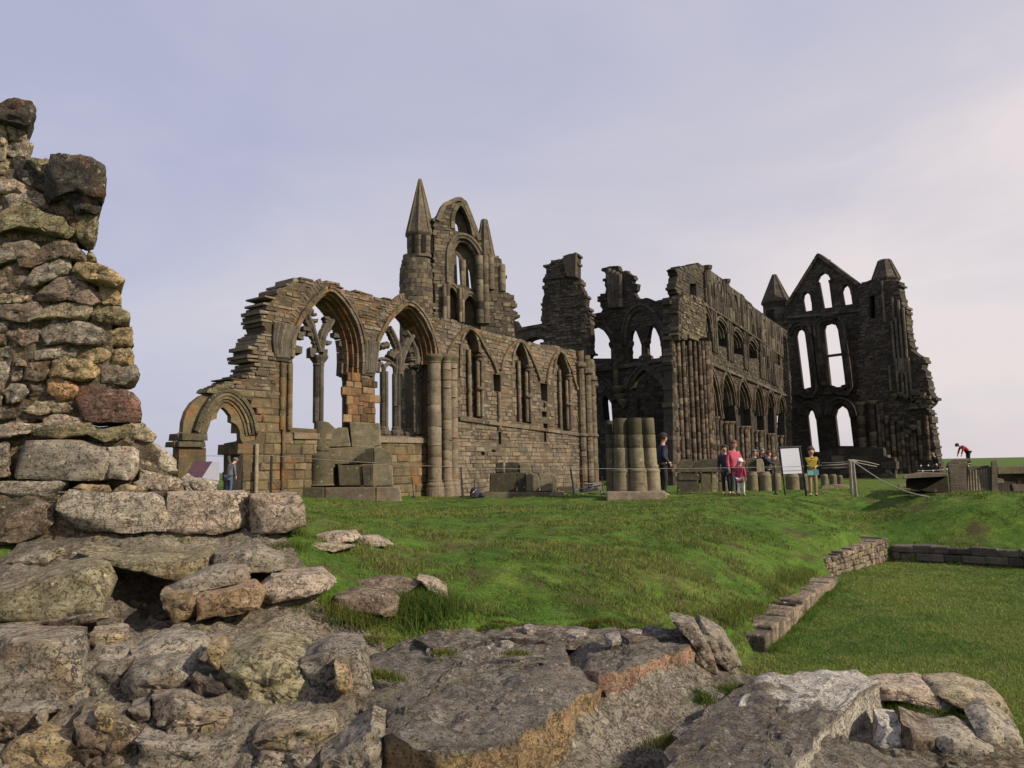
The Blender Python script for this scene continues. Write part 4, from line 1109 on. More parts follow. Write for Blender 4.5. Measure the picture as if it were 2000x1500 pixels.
def axis(a, b, fine0, fine1, st):
    v = [fine0]
    while v[-1] < fine1: v.append(v[-1] + st)
    s = st
    while v[-1] < b: s *= 1.25; v.append(v[-1] + s)
    s = st; lo = [fine0]
    while lo[-1] > a: s *= 1.25; lo.append(lo[-1] - s)
    return np.array(lo[::-1][:-1] + v)
def in_poly_np(x, y, LPp):
    c = np.zeros(x.shape, bool); n = len(LPp); j = n - 1
    for i in range(n):
        xi, yi = LPp[i]; xj, yj = LPp[j]
        c ^= ((yi > y) != (yj > y)) & (x < (xj - xi) * (y - yi) / (yj - yi + 1e-12) + xi); j = i
    return c
cc = []
for u, v, d in ((-200, 1080, 8.3), (60, 1078, 8.3), (300, 1066, 8.3), (560, 1056, 8.4), (-200, 1232, 6.6), (90, 1232, 6.6), (300, 1228, 7.0), (500, 1218, 7.0), (640, 1216, 7.2), (-200, 1160, 7.2), (60, 1165, 7.2), (300, 1165, 7.8), (560, 1150, 7.5),
                (-100, 1470, 5.12), (100, 1470, 5.12), (300, 1470, 5.05), (500, 1465, 4.93), (680, 1560, 4.6), (300, 1345, 5.63), (100, 1340, 5.63), (500, 1320, 5.64), (660, 1290, 5.8), (200, 1400, 5.32), (400, 1400, 5.28), (600, 1400, 5.08), (100, 1250, 6.3), (400, 1245, 6.4),
                (740, 1265, 6.9), (900, 1226, 7.5), (1100, 1222, 7.6), (1340, 1240, 7.35), (900, 1352, 5.7), (1100, 1348, 5.8), (1250, 1310, 6.3), (760, 1640, 4.3), (1000, 1640, 4.35), (850, 1430, 5.1),
                (1195, 1462, 5.65), (1262, 1418, 5.95), (1390, 1348, 6.75), (1500, 1430, 5.9), (1400, 1500, 5.3), (1250, 1560, 4.9), (1100, 1540, 5.0), (1460, 1300, 7.6), (1560, 1420, 5.8), (1700, 1440, 6.1), (1800, 1420, 6.4), (1950, 1440, 6.3), (1700, 1340, 7.2), (1950, 1350, 7.3)):
    cc.append(P(u, v, d))
for x in (-6, -4, -2, 0, 2, 4): cc.append((x, 3.0, -1.55))
CFIT = tps_fit(cc)
def core_z(x, y):
    z = tps_eval(CFIT, x, y)
    z = z + vnoise(x, y, .45, 11) * .10 + np.abs(vnoise(x, y, .21, 12)) * .12 - .03 + np.abs(vnoise(x, y, .09, 13)) * .06 + vnoise(x, y, .04, 14) * .025
    return z
core_poly = [P(u, v, d)[:2] for u, v, d in ((-400, 1075, 8.6), (300, 1060, 8.6), (560, 1056, 8.5), (600, 1120, 7.9), (640, 1200, 7.35), (760, 1215, 7.3), (900, 1204, 7.6), (1100, 1210, 7.7), (1340, 1215, 7.6), (1400, 1235, 7.5), (1450, 1300, 7.3), (1490, 1320, 7.0), (1700, 1310, 7.1), (1720, 1400, 6.6), (1760, 1500, 6.0))] + [np.array(q) for q in ((2.6, 3.2), (-6, 3.2))]
CP = np.array(core_poly)
def poly_dist(x, y, LPp):
    d = np.full(x.shape, 1e9); n = len(LPp)
    for i in range(n):
        a = LPp[i]; b = LPp[(i + 1) % n]; ab = b - a
        t = np.clip(((x - a[0]) * ab[0] + (y - a[1]) * ab[1]) / (ab @ ab + 1e-12), 0, 1)
        d = np.minimum(d, np.hypot(x - a[0] - t * ab[0], y - a[1] - t * ab[1]))
    return d
gx = axis(-900, 900, -8, 14, .11); gy = axis(-60, 1500, 3, 22.5, .11)
X, Y = np.meshgrid(gx, gy); Zg = ground_z(X, Y)
near = (np.abs(X) < 9) & (Y < 11)
ic = in_poly_np(X, Y, CP) & near
dc = poly_dist(X, Y, CP)
cz_ = core_z(np.clip(X, -7, 5), np.clip(Y, 2, 10))
wgt = np.clip(dc / .3, 0, 1)
Zg = np.where(ic, np.minimum(Zg, cz_ + .02 - .25 * wgt), Zg)
nx, ny = len(gx), len(gy)
V = np.stack([X.ravel(), Y.ravel(), Zg.ravel()], 1)
I = np.arange(nx * ny).reshape(ny, nx)
F = np.stack([I[:-1, :-1].ravel(), I[:-1, 1:].ravel(), I[1:, 1:].ravel(), I[1:, :-1].ravel()], 1)
def np_mesh(name, V, F, mat, smooth=True):
    me = bpy.data.meshes.new(name)
    me.vertices.add(len(V)); me.vertices.foreach_set('co', V.astype(np.float32).ravel())
    k = F.shape[1]
    me.loops.add(F.size); me.loops.foreach_set('vertex_index', F.astype(np.int32).ravel())
    me.polygons.add(len(F)); me.polygons.foreach_set('loop_start', np.arange(0, F.size, k, dtype=np.int32))
    me.polygons.foreach_set('use_smooth', np.full(len(F), smooth))
    me.update(calc_edges=True); me.validate()
    me.materials.append(mat)
    o = bpy.data.objects.new(name, me); COL.objects.link(o); return o
# grass-covered earth
m, nt, N, L = new_mat('turf'); out = N.new('ShaderNodeOutputMaterial'); bs = N.new('ShaderNodeBsdfPrincipled'); L.new(bs.outputs[0], out.inputs[0])
bs.inputs['Roughness'].default_value = .95; bs.inputs['Specular IOR Level'].default_value = .1
tc = N.new('ShaderNodeTexCoord'); vec = tc.outputs['Object']
a = noise_n(N, L, vec, .55, 6, .6, .4); b = noise_n(N, L, vec, 4.0, 8, .7, .2); c = noise_n(N, L, vec, 30, 5, .75)
r = ramp(N, [(.3, (.045, .095, .014)), (.5, (.075, .13, .02)), (.68, (.12, .14, .032))]); L.new(a.outputs[0], r.inputs[0])
r2 = ramp(N, [(.3, .5), (.5, 1.0), (.72, 1.5)]); L.new(b.outputs[0], r2.inputs[0])
r3 = ramp(N, [(.3, .55), (.5, 1.0), (.7, 1.5)]); L.new(c.outputs[0], r3.inputs[0])
base = mix(N, L, 1, mix(N, L, 1, r.outputs[0], r2.outputs[0], 'MULTIPLY'), r3.outputs[0], 'MULTIPLY')
d = noise_n(N, L, vec, 1.1, 7, .65, .6); rd = ramp(N, [(.55, 0), (.66, .85)]); L.new(d.outputs[0], rd.inputs[0])
base = mix(N, L, rd.outputs[0], base, (.075, .055, .03))
L.new(base, bs.inputs['Base Color'])
bp_ = N.new('ShaderNodeBump'); bp_.inputs['Strength'].default_value = .8; bp_.inputs['Distance'].default_value = .05
L.new(math_n(N, L, 'ADD', b.outputs[0], math_n(N, L, 'MULTIPLY', c.outputs[0], .6)), bp_.inputs['Height']); L.new(bp_.outputs[0], bs.inputs['Normal'])
M['turf'] = m
tag(np_mesh('ground', V, F, m), kind='structure')
if __name__ == '__main__' and False: print(ground_z(np.array([0., 4, 8]), np.array([21., 21, 21])))
# ------------------------------------------------------------------ grass blades
m, nt, N, L = new_mat('grass_blade'); out = N.new('ShaderNodeOutputMaterial'); bs = N.new('ShaderNodeBsdfPrincipled')
bs.inputs['Roughness'].default_value = .75; bs.inputs['Specular IOR Level'].default_value = .15
a = N.new('ShaderNodeAttribute'); a.attribute_name = 'col'; L.new(a.outputs['Color'], bs.inputs['Base Color'])
tr = N.new('ShaderNodeBsdfTranslucent'); L.new(a.outputs['Color'], tr.inputs['Color'])
ad = N.new('ShaderNodeMixShader'); ad.inputs[0].default_value = .3; L.new(bs.outputs[0], ad.inputs[1]); L.new(tr.outputs[0], ad.inputs[2]); L.new(ad.outputs[0], out.inputs[0])
M['grass'] = m
def blades(name, x, y, z, hgt, wid, cols, lean=.6, ncurve=2):
    n = len(x)
    a = rng.uniform(0, 2 * np.pi, n); la = rng.uniform(0, 2 * np.pi, n); ll = np.abs(rng.normal(0, lean, n)) * hgt
    b = np.stack([x, y, z - .01], 1)
    wv = np.stack([np.cos(a), np.sin(a), 0 * a], 1) * wid[:, None] * .5
    tipv = np.stack([np.cos(la) * ll, np.sin(la) * ll, hgt], 1); midv = np.stack([np.cos(la) * ll * .35, np.sin(la) * ll * .35, hgt * .58], 1)
    V = np.stack([b - wv, b + wv, b + midv + wv * .8, b + midv - wv * .8, b + tipv], 1).reshape(-1, 3)
    i = np.arange(n) * 5
    T = np.concatenate([np.stack([i, i + 1, i + 2], 1), np.stack([i, i + 2, i + 3], 1), np.stack([i + 3, i + 2, i + 4], 1)], 0)
    o = np_mesh(name, V, T, M['grass'], True)
    ac = o.data.attributes.new('col', 'FLOAT_COLOR', 'POINT')
    c = np.ones((n, 5, 4), np.float32); c[:, :, :3] = cols[:, None, :]
    ac.data.foreach_set('color', c.ravel()); return o
def surf_z(x, y):
    z = ground_z(x, y)
    return z
def scatter(n, y0, y1, pw):
    """positions over the ground in front of the ruin, thinning out with distance"""
    t = rng.random(n); e = 1 - pw
    y = (y0 ** e + (y1 ** e - y0 ** e) * t) ** (1 / e)
    x = rng.uniform(-.76, .80, n) * y + rng.uniform(-1.5, 1.5, n)
    return x, y
x, y = scatter(620000, 4.6, 24.0, 1.15)
ic = in_poly_np(x, y, CP); dpc = poly_dist(x, y, CP)
lawn = in_lawn(x, y)
patch = vnoise(x, y, 1.3, 31) + .6 * vnoise(x, y, .5, 32)
bare = (vnoise(x, y, .9, 33) + .7 * vnoise(x, y, .35, 34))
kdist = np.abs((x - k0[0]) * kn[0] + (y - k0[1]) * kn[1])
thin = (~lawn) & (kdist < 1.6) & (y < 14) & (x > 1.5)
left_worn = (x < -.3 - (y - 7) * .12) & (y < 12.5)
p_keep = np.where(lawn, 1.0, np.where(thin, .55, np.where(left_worn, .62, 1.0)))
p_keep = np.where((~lawn) & (bare > np.where(thin | left_worn, .06, .38)), .12, p_keep)
keep = (~ic) & (rng.random(len(x)) < p_keep)
# nothing grows through the walls round the lawn
lawn_in = in_poly_np(x, y, np.array([np.array(q, float) for q in lawn_poly_raw]))
keep &= ~(lawn & ~lawn_in)
keep &= ~((x < -2.5) & (y > 8.45) & (y < 9.9) & (x > -9)) | (x > -2.5)
x, y, lawn, patch, thin, left_worn = (q[keep] for q in (x, y, lawn, patch, thin, left_worn))
z = surf_z(x, y)
h = np.where(lawn, rng.uniform(.02, .045, len(x)), rng.uniform(.018, .048, len(x)) * (1 + np.clip(patch * 2.2 + 2.0 * vnoise(x, y, .16, 44), -.6, 2.2)))
h *= np.where(y > 19, .7, 1.0)
wd = rng.uniform(.006, .011, len(x)) * np.clip(y / 9, .8, 2.2)
g1 = np.array([.060, .120, .022]); g2 = np.array([.170, .195, .05]); g3 = np.array([.22, .17, .075])
k = rng.random(len(x))[:, None]; pk = np.clip(patch * 1.4 + .45, 0, 1)[:, None]
pk = np.clip(pk + .9 * vnoise(x, y, .20, 41)[:, None] + .45 * vnoise(x, y, 3.0, 42)[:, None], 0, 1)
pk = np.clip(pk + np.where(lawn, .22, 0)[:, None], 0, 1)
col = g1 * (1 - pk) + g2 * pk
col = np.where((thin | left_worn)[:, None], col * .45 + np.where(k < .55, g3 * .8, g2) * .5, col)
col = np.where(lawn[:, None], col * 1.22, col)
col = np.where((k < .06), g3, col) * rng.uniform(.6, 1.35, len(x))[:, None]
tag(blades('grass', x, y, z, h, wd, col, lean=1.0), kind='stuff')
# longer tufts by the stones and in the cracks of the footing
def tuft(label, u, v, d, rx, ry, n, hmax, yellow=.4, on_core=False, name='grass_tuft'):
    if not on_core:
        ds = np.arange(4.5, 24, .03); pts = np.array([P(u, v, q) for q in ds]); b_ = pts[:, 2] <= ground_z(pts[:, 0], pts[:, 1]); d = float(ds[np.argmax(b_)]) if b_.any() else d
    c = P(u, v, d)
    xx = c[0] + rng.normal(0, rx, n) * .6; yy = c[1] + rng.normal(0, ry, n) * .6
    zz = core_z(xx, yy) + .0 if on_core else ground_z(xx, yy)
    if on_core: zz = np.clip(zz, c[2] - .08, c[2] + .06)
    hh = rng.uniform(.35, 1, n) * hmax * np.exp(-((xx - c[0]) ** 2 / (rx * 1.5) ** 2 + (yy - c[1]) ** 2 / (ry * 1.5) ** 2))
    kk = rng.random(n)[:, None]
    cc_ = np.where(kk < yellow, np.array([.16, .14, .035]), np.array([.060, .115, .018])) * rng.uniform(.6, 1.3, n)[:, None]
    o = blades(name, xx, yy, zz, hh, rng.uniform(.004, .008, n), cc_, .8)
    tag(o, label, 'grass', kind='stuff')
tuft('big tuft of long green grass between the half buried stones and the ledge', 830, 1200, 7.35, .42, .3, 2600, .26, .2)
tuft('tuft of yellowing grass in front of the low brown stone', 690, 1205, 7.2, .3, .18, 1100, .16, .55)
tuft('grass growing right under the long pale wall footing blocks', 330, 1050, 8.25, .35, .12, 900, .14, .25)
tuft('grass tuft at the foot of the rightmost footing block', 560, 1040, 8.3, .3, .12, 800, .15, .3)
tuft('yellow green tuft growing on the ledge top beside the pale rubble', 748, 1320, 5.75, .14, .09, 700, .09, .5, True)
tuft('small mossy clump by the pale pebbles on the ledge', 866, 1282, 6.4, .11, .07, 500, .045, .6, True)
tuft('small low clump in the middle of the ledge top', 1010, 1290, 6.3, .12, .06, 420, .045, .6, True)
tuft('yellow tuft below the orange broken ledge face', 1310, 1430, 5.5, .16, .1, 800, .09, .55, True)
tuft('tuft of grass where the slope meets the upright stones', 1440, 1335, 6.7, .16, .12, 900, .12, .35, True)
tuft('green clump just right of the orange ledge face', 1375, 1360, 6.3, .12, .1, 600, .08, .3, True)
tuft('long grass hanging between the white edged block and the fallen stones', 1790, 1400, 6.3, .34, .18, 1600, .14, .25)
tuft('worn grass growing in the rubble between the stepped slabs and the ledge', 600, 1200, 7.3, .38, .12, 900, .07, .5, True)
tuft('sparse yellow grass in front of the tuft beside the buried stones', 720, 1232, 7.0, .3, .1, 900, .06, .6, True)
tuft('thin grass on the shelf behind the lichened slabs', 560, 1075, 8.3, .35, .12, 800, .07, .4, True)
tuft('mossy grass along the back edge of the ledge slabs', 1010, 1226, 7.5, .35, .06, 900, .05, .6, True)
tuft('yellow grass fringe along the far edge of the ledge', 1180, 1226, 7.5, .45, .08, 1100, .07, .6, True)

def fringe(label, a, b, n, hmax, yellow, wd_=.06, off=0.0):
    t = rng.random(n); a = np.array(a); b = np.array(b)
    d = (b - a) / np.linalg.norm(b - a); nn = np.array([-d[1], d[0]])
    o = rng.normal(off, wd_, n)
    xx = a[0] + (b[0] - a[0]) * t + nn[0] * o; yy = a[1] + (b[1] - a[1]) * t + nn[1] * o
    k = vnoise(xx, yy, .35, 51) + .5
    kk = rng.random(n)[:, None]
    cc_ = np.where(kk < yellow, np.array([.20, .17, .05]), np.array([.07, .15, .02])) * rng.uniform(.6, 1.3, n)[:, None]
    o_ = blades('grass_fringe', xx, yy, ground_z(xx, yy), rng.uniform(.3, 1, n) * hmax * np.clip(k * 1.6, .15, 1.3), rng.uniform(.005, .009, n), cc_, .8)
    tag(o_, label, 'grass', kind='stuff')
fringe('longer grass left along the foot of the kerb', k0 - kn * .06, k1 - kn * .06, 5000, .085, .2, .035)
fringe('scrubby grass hanging over the top of the kerb from the bank', k0 + kn * .42, k1 + kn * .42, 6000, .13, .5, .09)
fringe('longer grass along the foot of the wall in shade', np.array(pxg(1744, 1097)), np.array(pxg(2150, 1122)), 3000, .05, .2, .03)
# ------------------------------------------------------------------ foreground masonry
def resample(poly, n):
    p = [np.array(q, float) for q in poly]; m = len(p)
    # a corner every time, the rest spread by length
    L = [np.linalg.norm(p[(i + 1) % m] - p[i]) for i in range(m)]; T = sum(L)
    out = []
    for i in range(m):
        k = max(1, int(round(n * L[i] / T)))
        for j in range(k): out.append(p[i] + (p[(i + 1) % m] - p[i]) * j / k)
    return out

def fnoise(v, s, o=4):
    return noise.fractal(Vector((v[0] * s, v[1] * s, v[2] * s)), .9, 2.1, o)

def rockmesh(front3, back, col, rough=.05, bulge=.04, n=36, rings=7, side=6, round_=.06, seed=0.0, facets=5):
    """a stone whose visible face has the outline front3 (3-D points) and which runs back by the vector"""
    out = front3
    n = len(out); c = sum(out) / n
    back = np.array(back, float); bn = back / np.linalg.norm(back)
    V = []
    def ring(pts): V.extend(pts)
    V.append(c - bn * bulge)
    for k in range(1, rings + 1):
        t = k / rings
        ring([c + (p - c) * (t * (1 - round_ * .25 if k == rings else 1)) - bn * bulge * (1 - t ** 5) for p in out])
    for k in range(1, side + 1):
        t = k / side
        e = min(1, t * side / 1.0)
        ring([c + (p - c) * (1.0 + (.0 if k < side else -.12)) + back * (.02 + .98 * (t ** 1.4)) for p in out])
    V.append(c + back * 1.02)
    V = np.array(V)
    # displacement
    nr = rings + side
    D = []
    so = np.array([seed * 13.1, seed * 7.7, seed * 3.3])
    size = max(np.linalg.norm(p - c) for p in out)
    for i, v in enumerate(V):
        q = v + so
        big = np.array([fnoise(q, 2.2 / max(.25, size * 1.2), 2), fnoise(q + 31.7, 2.2 / max(.25, size * 1.2), 2), fnoise(q + 77.3, 2.2 / max(.25, size * 1.2), 2)])
        f = fnoise(q + 5.1, 6.0, 6) + .45 * fnoise(q + 9.7, 17.0, 3)
        # ledges along the bedding
        led = math.sin(q[2] * 38 + 3 * fnoise(q, 3.0, 2)) * .12
        d = v - c; L_ = np.linalg.norm(d); d = d / (L_ + 1e-9)
        D.append(big * rough * .30 + d * (f * rough * .45 + led * rough * .9) - bn * (led * rough * .9 + f * rough * .55))
    V = V + np.array(D)
    # split faces: knock the stone back to a few cleavage planes
    rs = random.Random(int(seed * 1000) + 5)
    for _ in range(facets):
        g = np.array([rs.uniform(-1, 1), rs.uniform(-1, 1), rs.uniform(-1, 1)]) - bn * rs.uniform(.2, 1.1)
        g /= np.linalg.norm(g)
        h = (V - c) @ g; lim = np.percentile(h, rs.uniform(93.5, 99))
        over = np.maximum(h - lim, 0)
        V = V - g[None, :] * (over * .93)[:, None]
    F = []
    for j in range(n): F.append((0, 1 + j, 1 + (j + 1) % n))
    for k in range(nr - 1):
        a = 1 + k * n; b = a + n
        for j in range(n): F.append((a + j, b + j, b + (j + 1) % n, a + (j + 1) % n))
    e = 1 + (nr - 1) * n; z = len(V) - 1
    for j in range(n): F.append((e + j, z, e + (j + 1) % n))
    return V, F

SEED = [0.0]
def stone(px, d, t, col, parent, name='stone', lean=.0, rough=.045, bulge=.03, n=None, skew=0.0, rise=0.0, mat='rock', label=None, grow=1.10, back_k=.75):
    """px: outline of the face in photo pixels; d: metres ahead; t: how far it runs back"""
    SEED[0] += 1.0
    cu, cv = np.mean([a for a, b in px]), np.mean([b for a, b in px])
    px = [(cu + (a - cu) * grow, cv + (b - cv) * grow) for a, b in px]
    q = resample(px, n or 44)
    vs = [v for u, v in q]; v0, v1 = min(vs), max(vs)
    us = [u for u, v in q]; u0, u1 = min(us), max(us)
    jit = random.uniform(-.05, .05)
    f3 = [P(u, v, d + lean * (v1 - v) / max(1, v1 - v0) + skew * (u - u0) / max(1, u1 - u0) + jit) for u, v in q]
    # face the outline the same way round every time
    a = 0.0
    for i in range(len(q)):
        a += q[i][0] * q[(i + 1) % len(q)][1] - q[(i + 1) % len(q)][0] * q[i][1]
    if a > 0: f3 = f3[::-1]
    dirx = (np.mean(us) - 1000) / FPX
    V, F = rockmesh(f3, (dirx * t * back_k, t, rise), col, rough, bulge, seed=SEED[0])
    mb = MB(); k = random.uniform(.88, 1.12)
    g_ = sum(col) / 3; col = tuple(c * .74 + g_ * w_ * .26 for c, w_ in zip(col, (1.12, 1.0, .84)))
    mb.add(V, F, col=tuple(min(.9, c * k * 1.34) for c in col), smooth=True)
    o = mb.build(name, M[mat], parent)
    bpy_shade(o)
    if label: o['label'] = label
    return o

def bpy_shade(o, ang=38):
    o.data.set_sharp_from_angle(angle=R(ang)); return
    me = o.data
    # keep hard arrises where the dressed corners are
    n = len(me.polygons)
    bmx = __import__('bmesh').new(); bmx.from_mesh(me)
    bmx.normal_update()
    for e in bmx.edges:
        if len(e.link_faces) == 2 and e.calc_face_angle(0) > R(ang): e.smooth = False
    bmx.to_mesh(me); bmx.free()

GREY = (.195, .167, .125); PALE = (.285, .243, .178); BUFF = (.28, .225, .135); OCH = (.28, .20, .085); OLV = (.18, .155, .075); DRK = (.05, .044, .036); BRN = (.135, .095, .06)
MAU = (.18, .13, .095); RED = (.15, .075, .055); ORG = (.30, .155, .055); PNK = (.30, .23, .165)

# ---- tall broken end of a rubble wall
rp = thing('rubble_wall_stub', 'tall broken stub of rubble wall rising at the left edge, weathered stones in rough courses', 'ruin wall', P(150, 1060, 9.2))
D0 = 9.0
pile = [
 (F1((-30,120),(0,130),(40,110),(95,92),(170,125),(160,190),(130,232),(40,212),(-30,200)), DRK, -.1, .7),
 (F1((40,222),(130,235),(130,305),(50,300)), BUFF, 0, .5), (F1((20,310),(120,302),(155,322),(150,390),(60,385),(15,375)), PALE, 0, .6), (F1((-60,205),(35,215),(40,290),(20,400),(-60,400)), BUFF, 0, .6),
 (F1((70,395),(245,405),(225,560),(80,490)), DRK, -.02, .6), (F1((120,388),(235,402),(225,470),(190,465)), OLV, -.05, .5),
 (F1((255,385),(370,378),(440,395),(505,420),(505,560),(490,590),(380,545),(250,580),(225,560),(230,450)), DRK, -.22, .7),
 (F1((330,555),(400,540),(497,570),(490,625),(470,660),(390,655),(320,600)), DRK, -.12, .6), (F1((385,660),(470,670),(480,740),(455,810),(430,820),(380,770)), OLV, -.05, .5),
 (F1((275,640),(310,600),(385,625),(390,700),(380,760),(340,720),(275,675)), BRN, -.1, .5), (F1((-60,400),(70,400),(75,480),(-60,475)), BUFF, 0, .5),
 (F1((-60,480),(60,490),(160,545),(150,570),(60,565),(-60,570)), PNK, -.05, .6), (F1((25,590),(60,565),(170,560),(265,600),(245,650),(120,628),(30,650)), PALE, -.06, .6), (F1((-60,580),(20,580),(25,670),(-60,680)), GREY, 0, .5),
 (F1((-60,690),(80,640),(160,640),(290,690),(375,775),(340,782),(180,740),(70,725),(-60,770)), OLV, -.12, .8), (F1((-60,775),(90,742),(140,768),(130,800),(30,815),(-60,805)), GREY, 0, .5),
 (F1((150,772),(190,737),(260,757),(390,800),(350,812),(170,802)), OLV, 0, .5), (F1((-60,880),(30,812),(130,802),(222,802),(200,850),(100,882),(-60,920)), GREY, -.04, .6),
 (F1((100,892),(200,842),(250,802),(330,800),(430,850),(435,880),(390,900),(290,878),(170,925),(110,920)), BRN, -.1, .7), (F1((420,882),(437,842),(465,865),(470,895),(440,900)), OLV, .1, .4),
 (F1((-60,1000),(40,920),(110,905),(135,950),(130,1030),(50,1045),(-60,1050)), BRN, -.02, .6), (F1((132,985),(190,930),(270,885),(340,890),(357,930),(345,960),(260,977),(200,1010),(140,1017)), GREY, -.06, .6),
 (F1((360,952),(380,910),(440,905),(540,930),(602,975),(597,1000),(560,1015),(480,995),(440,987)), OCH, -.12, .8), (F1((175,1062),(240,1012),(285,970),(360,970),(482,1030),(480,1090),(440,1107),(330,1087),(190,1090)), MAU, -.1, .7),
 (F1((490,1020),(540,1010),(580,1050),(590,1110),(520,1112),(485,1090)), OCH, 0, .6), (F1((-60,1095),(60,1045),(170,1035),(177,1075),(100,1100),(-60,1112)), BUFF, 0, .5),
 (F1((-60,1160),(-60,1122),(110,1105),(200,1100),(240,1130),(180,1190),(110,1192)), MAU, -.06, .6), (F1((170,1182),(240,1112),(300,1095),(430,1115),(447,1140),(420,1180),(300,1172)), BUFF, -.06, .6),
 (F1((445,1162),(480,1120),(560,1110),(627,1150),(627,1200),(590,1212),(480,1192)), OLV, -.02, .7), (F1((40,1262),(50,1210),(140,1200),(200,1215),(215,1290),(160,1312),(80,1297)), MAU, 0, .5), (F1((-60,1200),(36,1200),(34,1244),(-60,1244)), GREY, 0, .5),
 (F1((200,1242),(290,1182),(420,1200),(512,1240),(512,1302),(460,1307),(330,1292),(240,1302)), GREY, -.1, .7), (F1((522,1232),(640,1225),(647,1300),(590,1312),(525,1307)), OCH, 0, .6), (F1((-60,1250),(35,1258),(40,1302),(-60,1312)), BRN, 0, .5),
 (F1((-60,1332),(60,1312),(130,1320),(122,1362),(50,1367),(-60,1368)), GREY, -.02, .5), (F1((122,1372),(132,1330),(175,1330),(182,1372),(160,1387)), BRN, .04, .4), (F1((180,1382),(180,1340),(280,1310),(340,1300),(385,1335),(360,1367),(240,1377)), PALE, -.04, .6),
 (F1((380,1367),(400,1325),(480,1312),(542,1350),(537,1387),(450,1392)), OCH, -.02, .6), (F1((545,1332),(640,1320),(657,1370),(645,1402),(560,1402)), OCH, 0, .6), (F1((-60,1382),(50,1387),(55,1450),(30,1480),(-60,1490)), GREY, 0, .5),
 (F1((60,1377),(125,1375),(125,1408),(60,1412)), BRN, .03, .4), (F1((57,1420),(112,1412),(110,1480),(57,1490)), MAU, .02, .4), (F1((115,1472),(130,1402),(180,1382),(240,1390),(242,1450),(210,1482)), BRN, -.02, .5),
 (F1((245,1442),(265,1392),(320,1367),(440,1387),(490,1420),(470,1472),(400,1482),(260,1462)), OCH, -.06, .6), (F1((490,1432),(520,1405),(660,1410),(680,1440),(670,1490),(620,1502),(500,1490)), GREY, -.02, .7),
 (F2((20,182),(60,135),(150,140),(160,200),(120,237),(40,245)), GREY, -.02, .6), (F2((152,132),(260,110),(265,200),(190,207),(160,212)), BRN, -.03, .5), (F2((265,115),(330,105),(430,140),(432,190),(400,227),(330,227),(270,190)), ORG, -.08, .6),
 (F2((430,240),(440,152),(560,170),(735,185),(777,240),(780,347),(560,352),(470,330)), RED, -.04, .8), (F2((-40,272),(60,260),(105,280),(97,337),(-40,337)), BRN, 0, .5), (F2((140,292),(200,247),(290,235),(410,250),(402,297),(300,307),(210,312)), BUFF, -.06, .6),
 (F2((250,342),(300,312),(400,320),(500,345),(450,382),(380,392),(250,367)), PNK, -.08, .6), (F2((-40,345),(110,312),(240,320),(247,357),(-40,366)), BRN, .03, .5), (F2((-40,120),(18,125),(15,262),(-40,262)), BRN, .02, .5),
 # footing courses
 (F2((-40,372),(140,362),(270,372),(142,420),(-40,452)), PALE, -.22, .8), (F2((140,417),(260,377),(500,362),(542,400),(720,372),(732,440),(580,462),(530,422),(350,442),(250,432)), OLV, -.28, .9), (F2((732,367),(800,362),(872,430),(850,462),(732,452)), BUFF, -.05, .8),
 (F2((-40,482),(55,470),(50,652),(-40,660)), GREY, -.35, .8), (F2((65,642),(80,580),(160,470),(330,460),(520,470),(602,510),(607,672),(480,672),(300,670),(120,667)), GREY, -.38, .9),
 (F2((610,502),(740,500),(775,520),(772,640),(740,672),(612,662)), PALE, -.3, .8), (F2((732,462),(862,470),(930,510),(980,570),(987,640),(900,642),(780,612),(772,520)), PALE, -.05, .9), (F2((780,620),(905,648),(850,665),(775,700)), PALE, -.15, .7),
 (F2((-40,690),(380,685),(370,722),(300,782),(130,772),(-40,762)), GREY, -.5, .9), (F2((420,722),(450,702),(600,710),(622,737),(500,747)), OCH, -.35, .6), (F2((640,742),(680,707),(820,710),(832,742),(700,757)), OCH, -.35, .6),
 (F2((752,692),(850,642),(1000,670),(1017,690),(990,742),(850,737),(760,732)), PNK, -.3, .8), (F2((330,852),(350,790),(400,742),(600,757),(840,762),(900,800),(937,870),(937,960),(700,962),(480,957),(380,907)), PALE, -.6, .9),
 (F2((945,747),(1380,752),(1395,782),(1397,940),(1200,975),(942,987)), PNK, -.62, .8), (F2((1402,767),(1660,762),(1690,800),(1707,940),(1600,967),(1407,977)), PNK, -.6, .8),
 (F2((-40,940),(80,870),(200,812),(290,817),(287,920),(230,982),(100,1022),(-40,1012)), BRN, -.55, .8), (F2((-40,812),(22,822),(12,905),(-40,912)), ORG, -.4, .5),
 (F2((1015,692),(1050,702),(1080,737),(1040,742)), PALE, -.2, .3), (F2((1020,672),(1120,668),(1212,692),(1202,742),(1090,737)), PALE, -.15, .6), (F2((300,930),(560,970),(540,1030),(320,1035)), BRN, -.45, .6), (F2((565,1000),(700,985),(710,1015),(600,1030)), GREY, -.5, .4), (F2((1050,995),(1140,985),(1160,1030),(1060,1040)), BUFF, -.5, .4),
]
special = {6: 'black carved corbel block jutting out near the top', 44: 'large dull red block', 0: 'dark mossy topmost block'}
for i, (px, col, dd, t) in enumerate(pile):
    stone(px, D0 + dd, t, col, rp, lean=.05, rough=.05 if i < 58 else .04, bulge=.03, grow=1.10 if px[0][0] < 230 else 1.06, back_k=1.08)
for i, lb in special.items(): rp.children[i]['label'] = lb
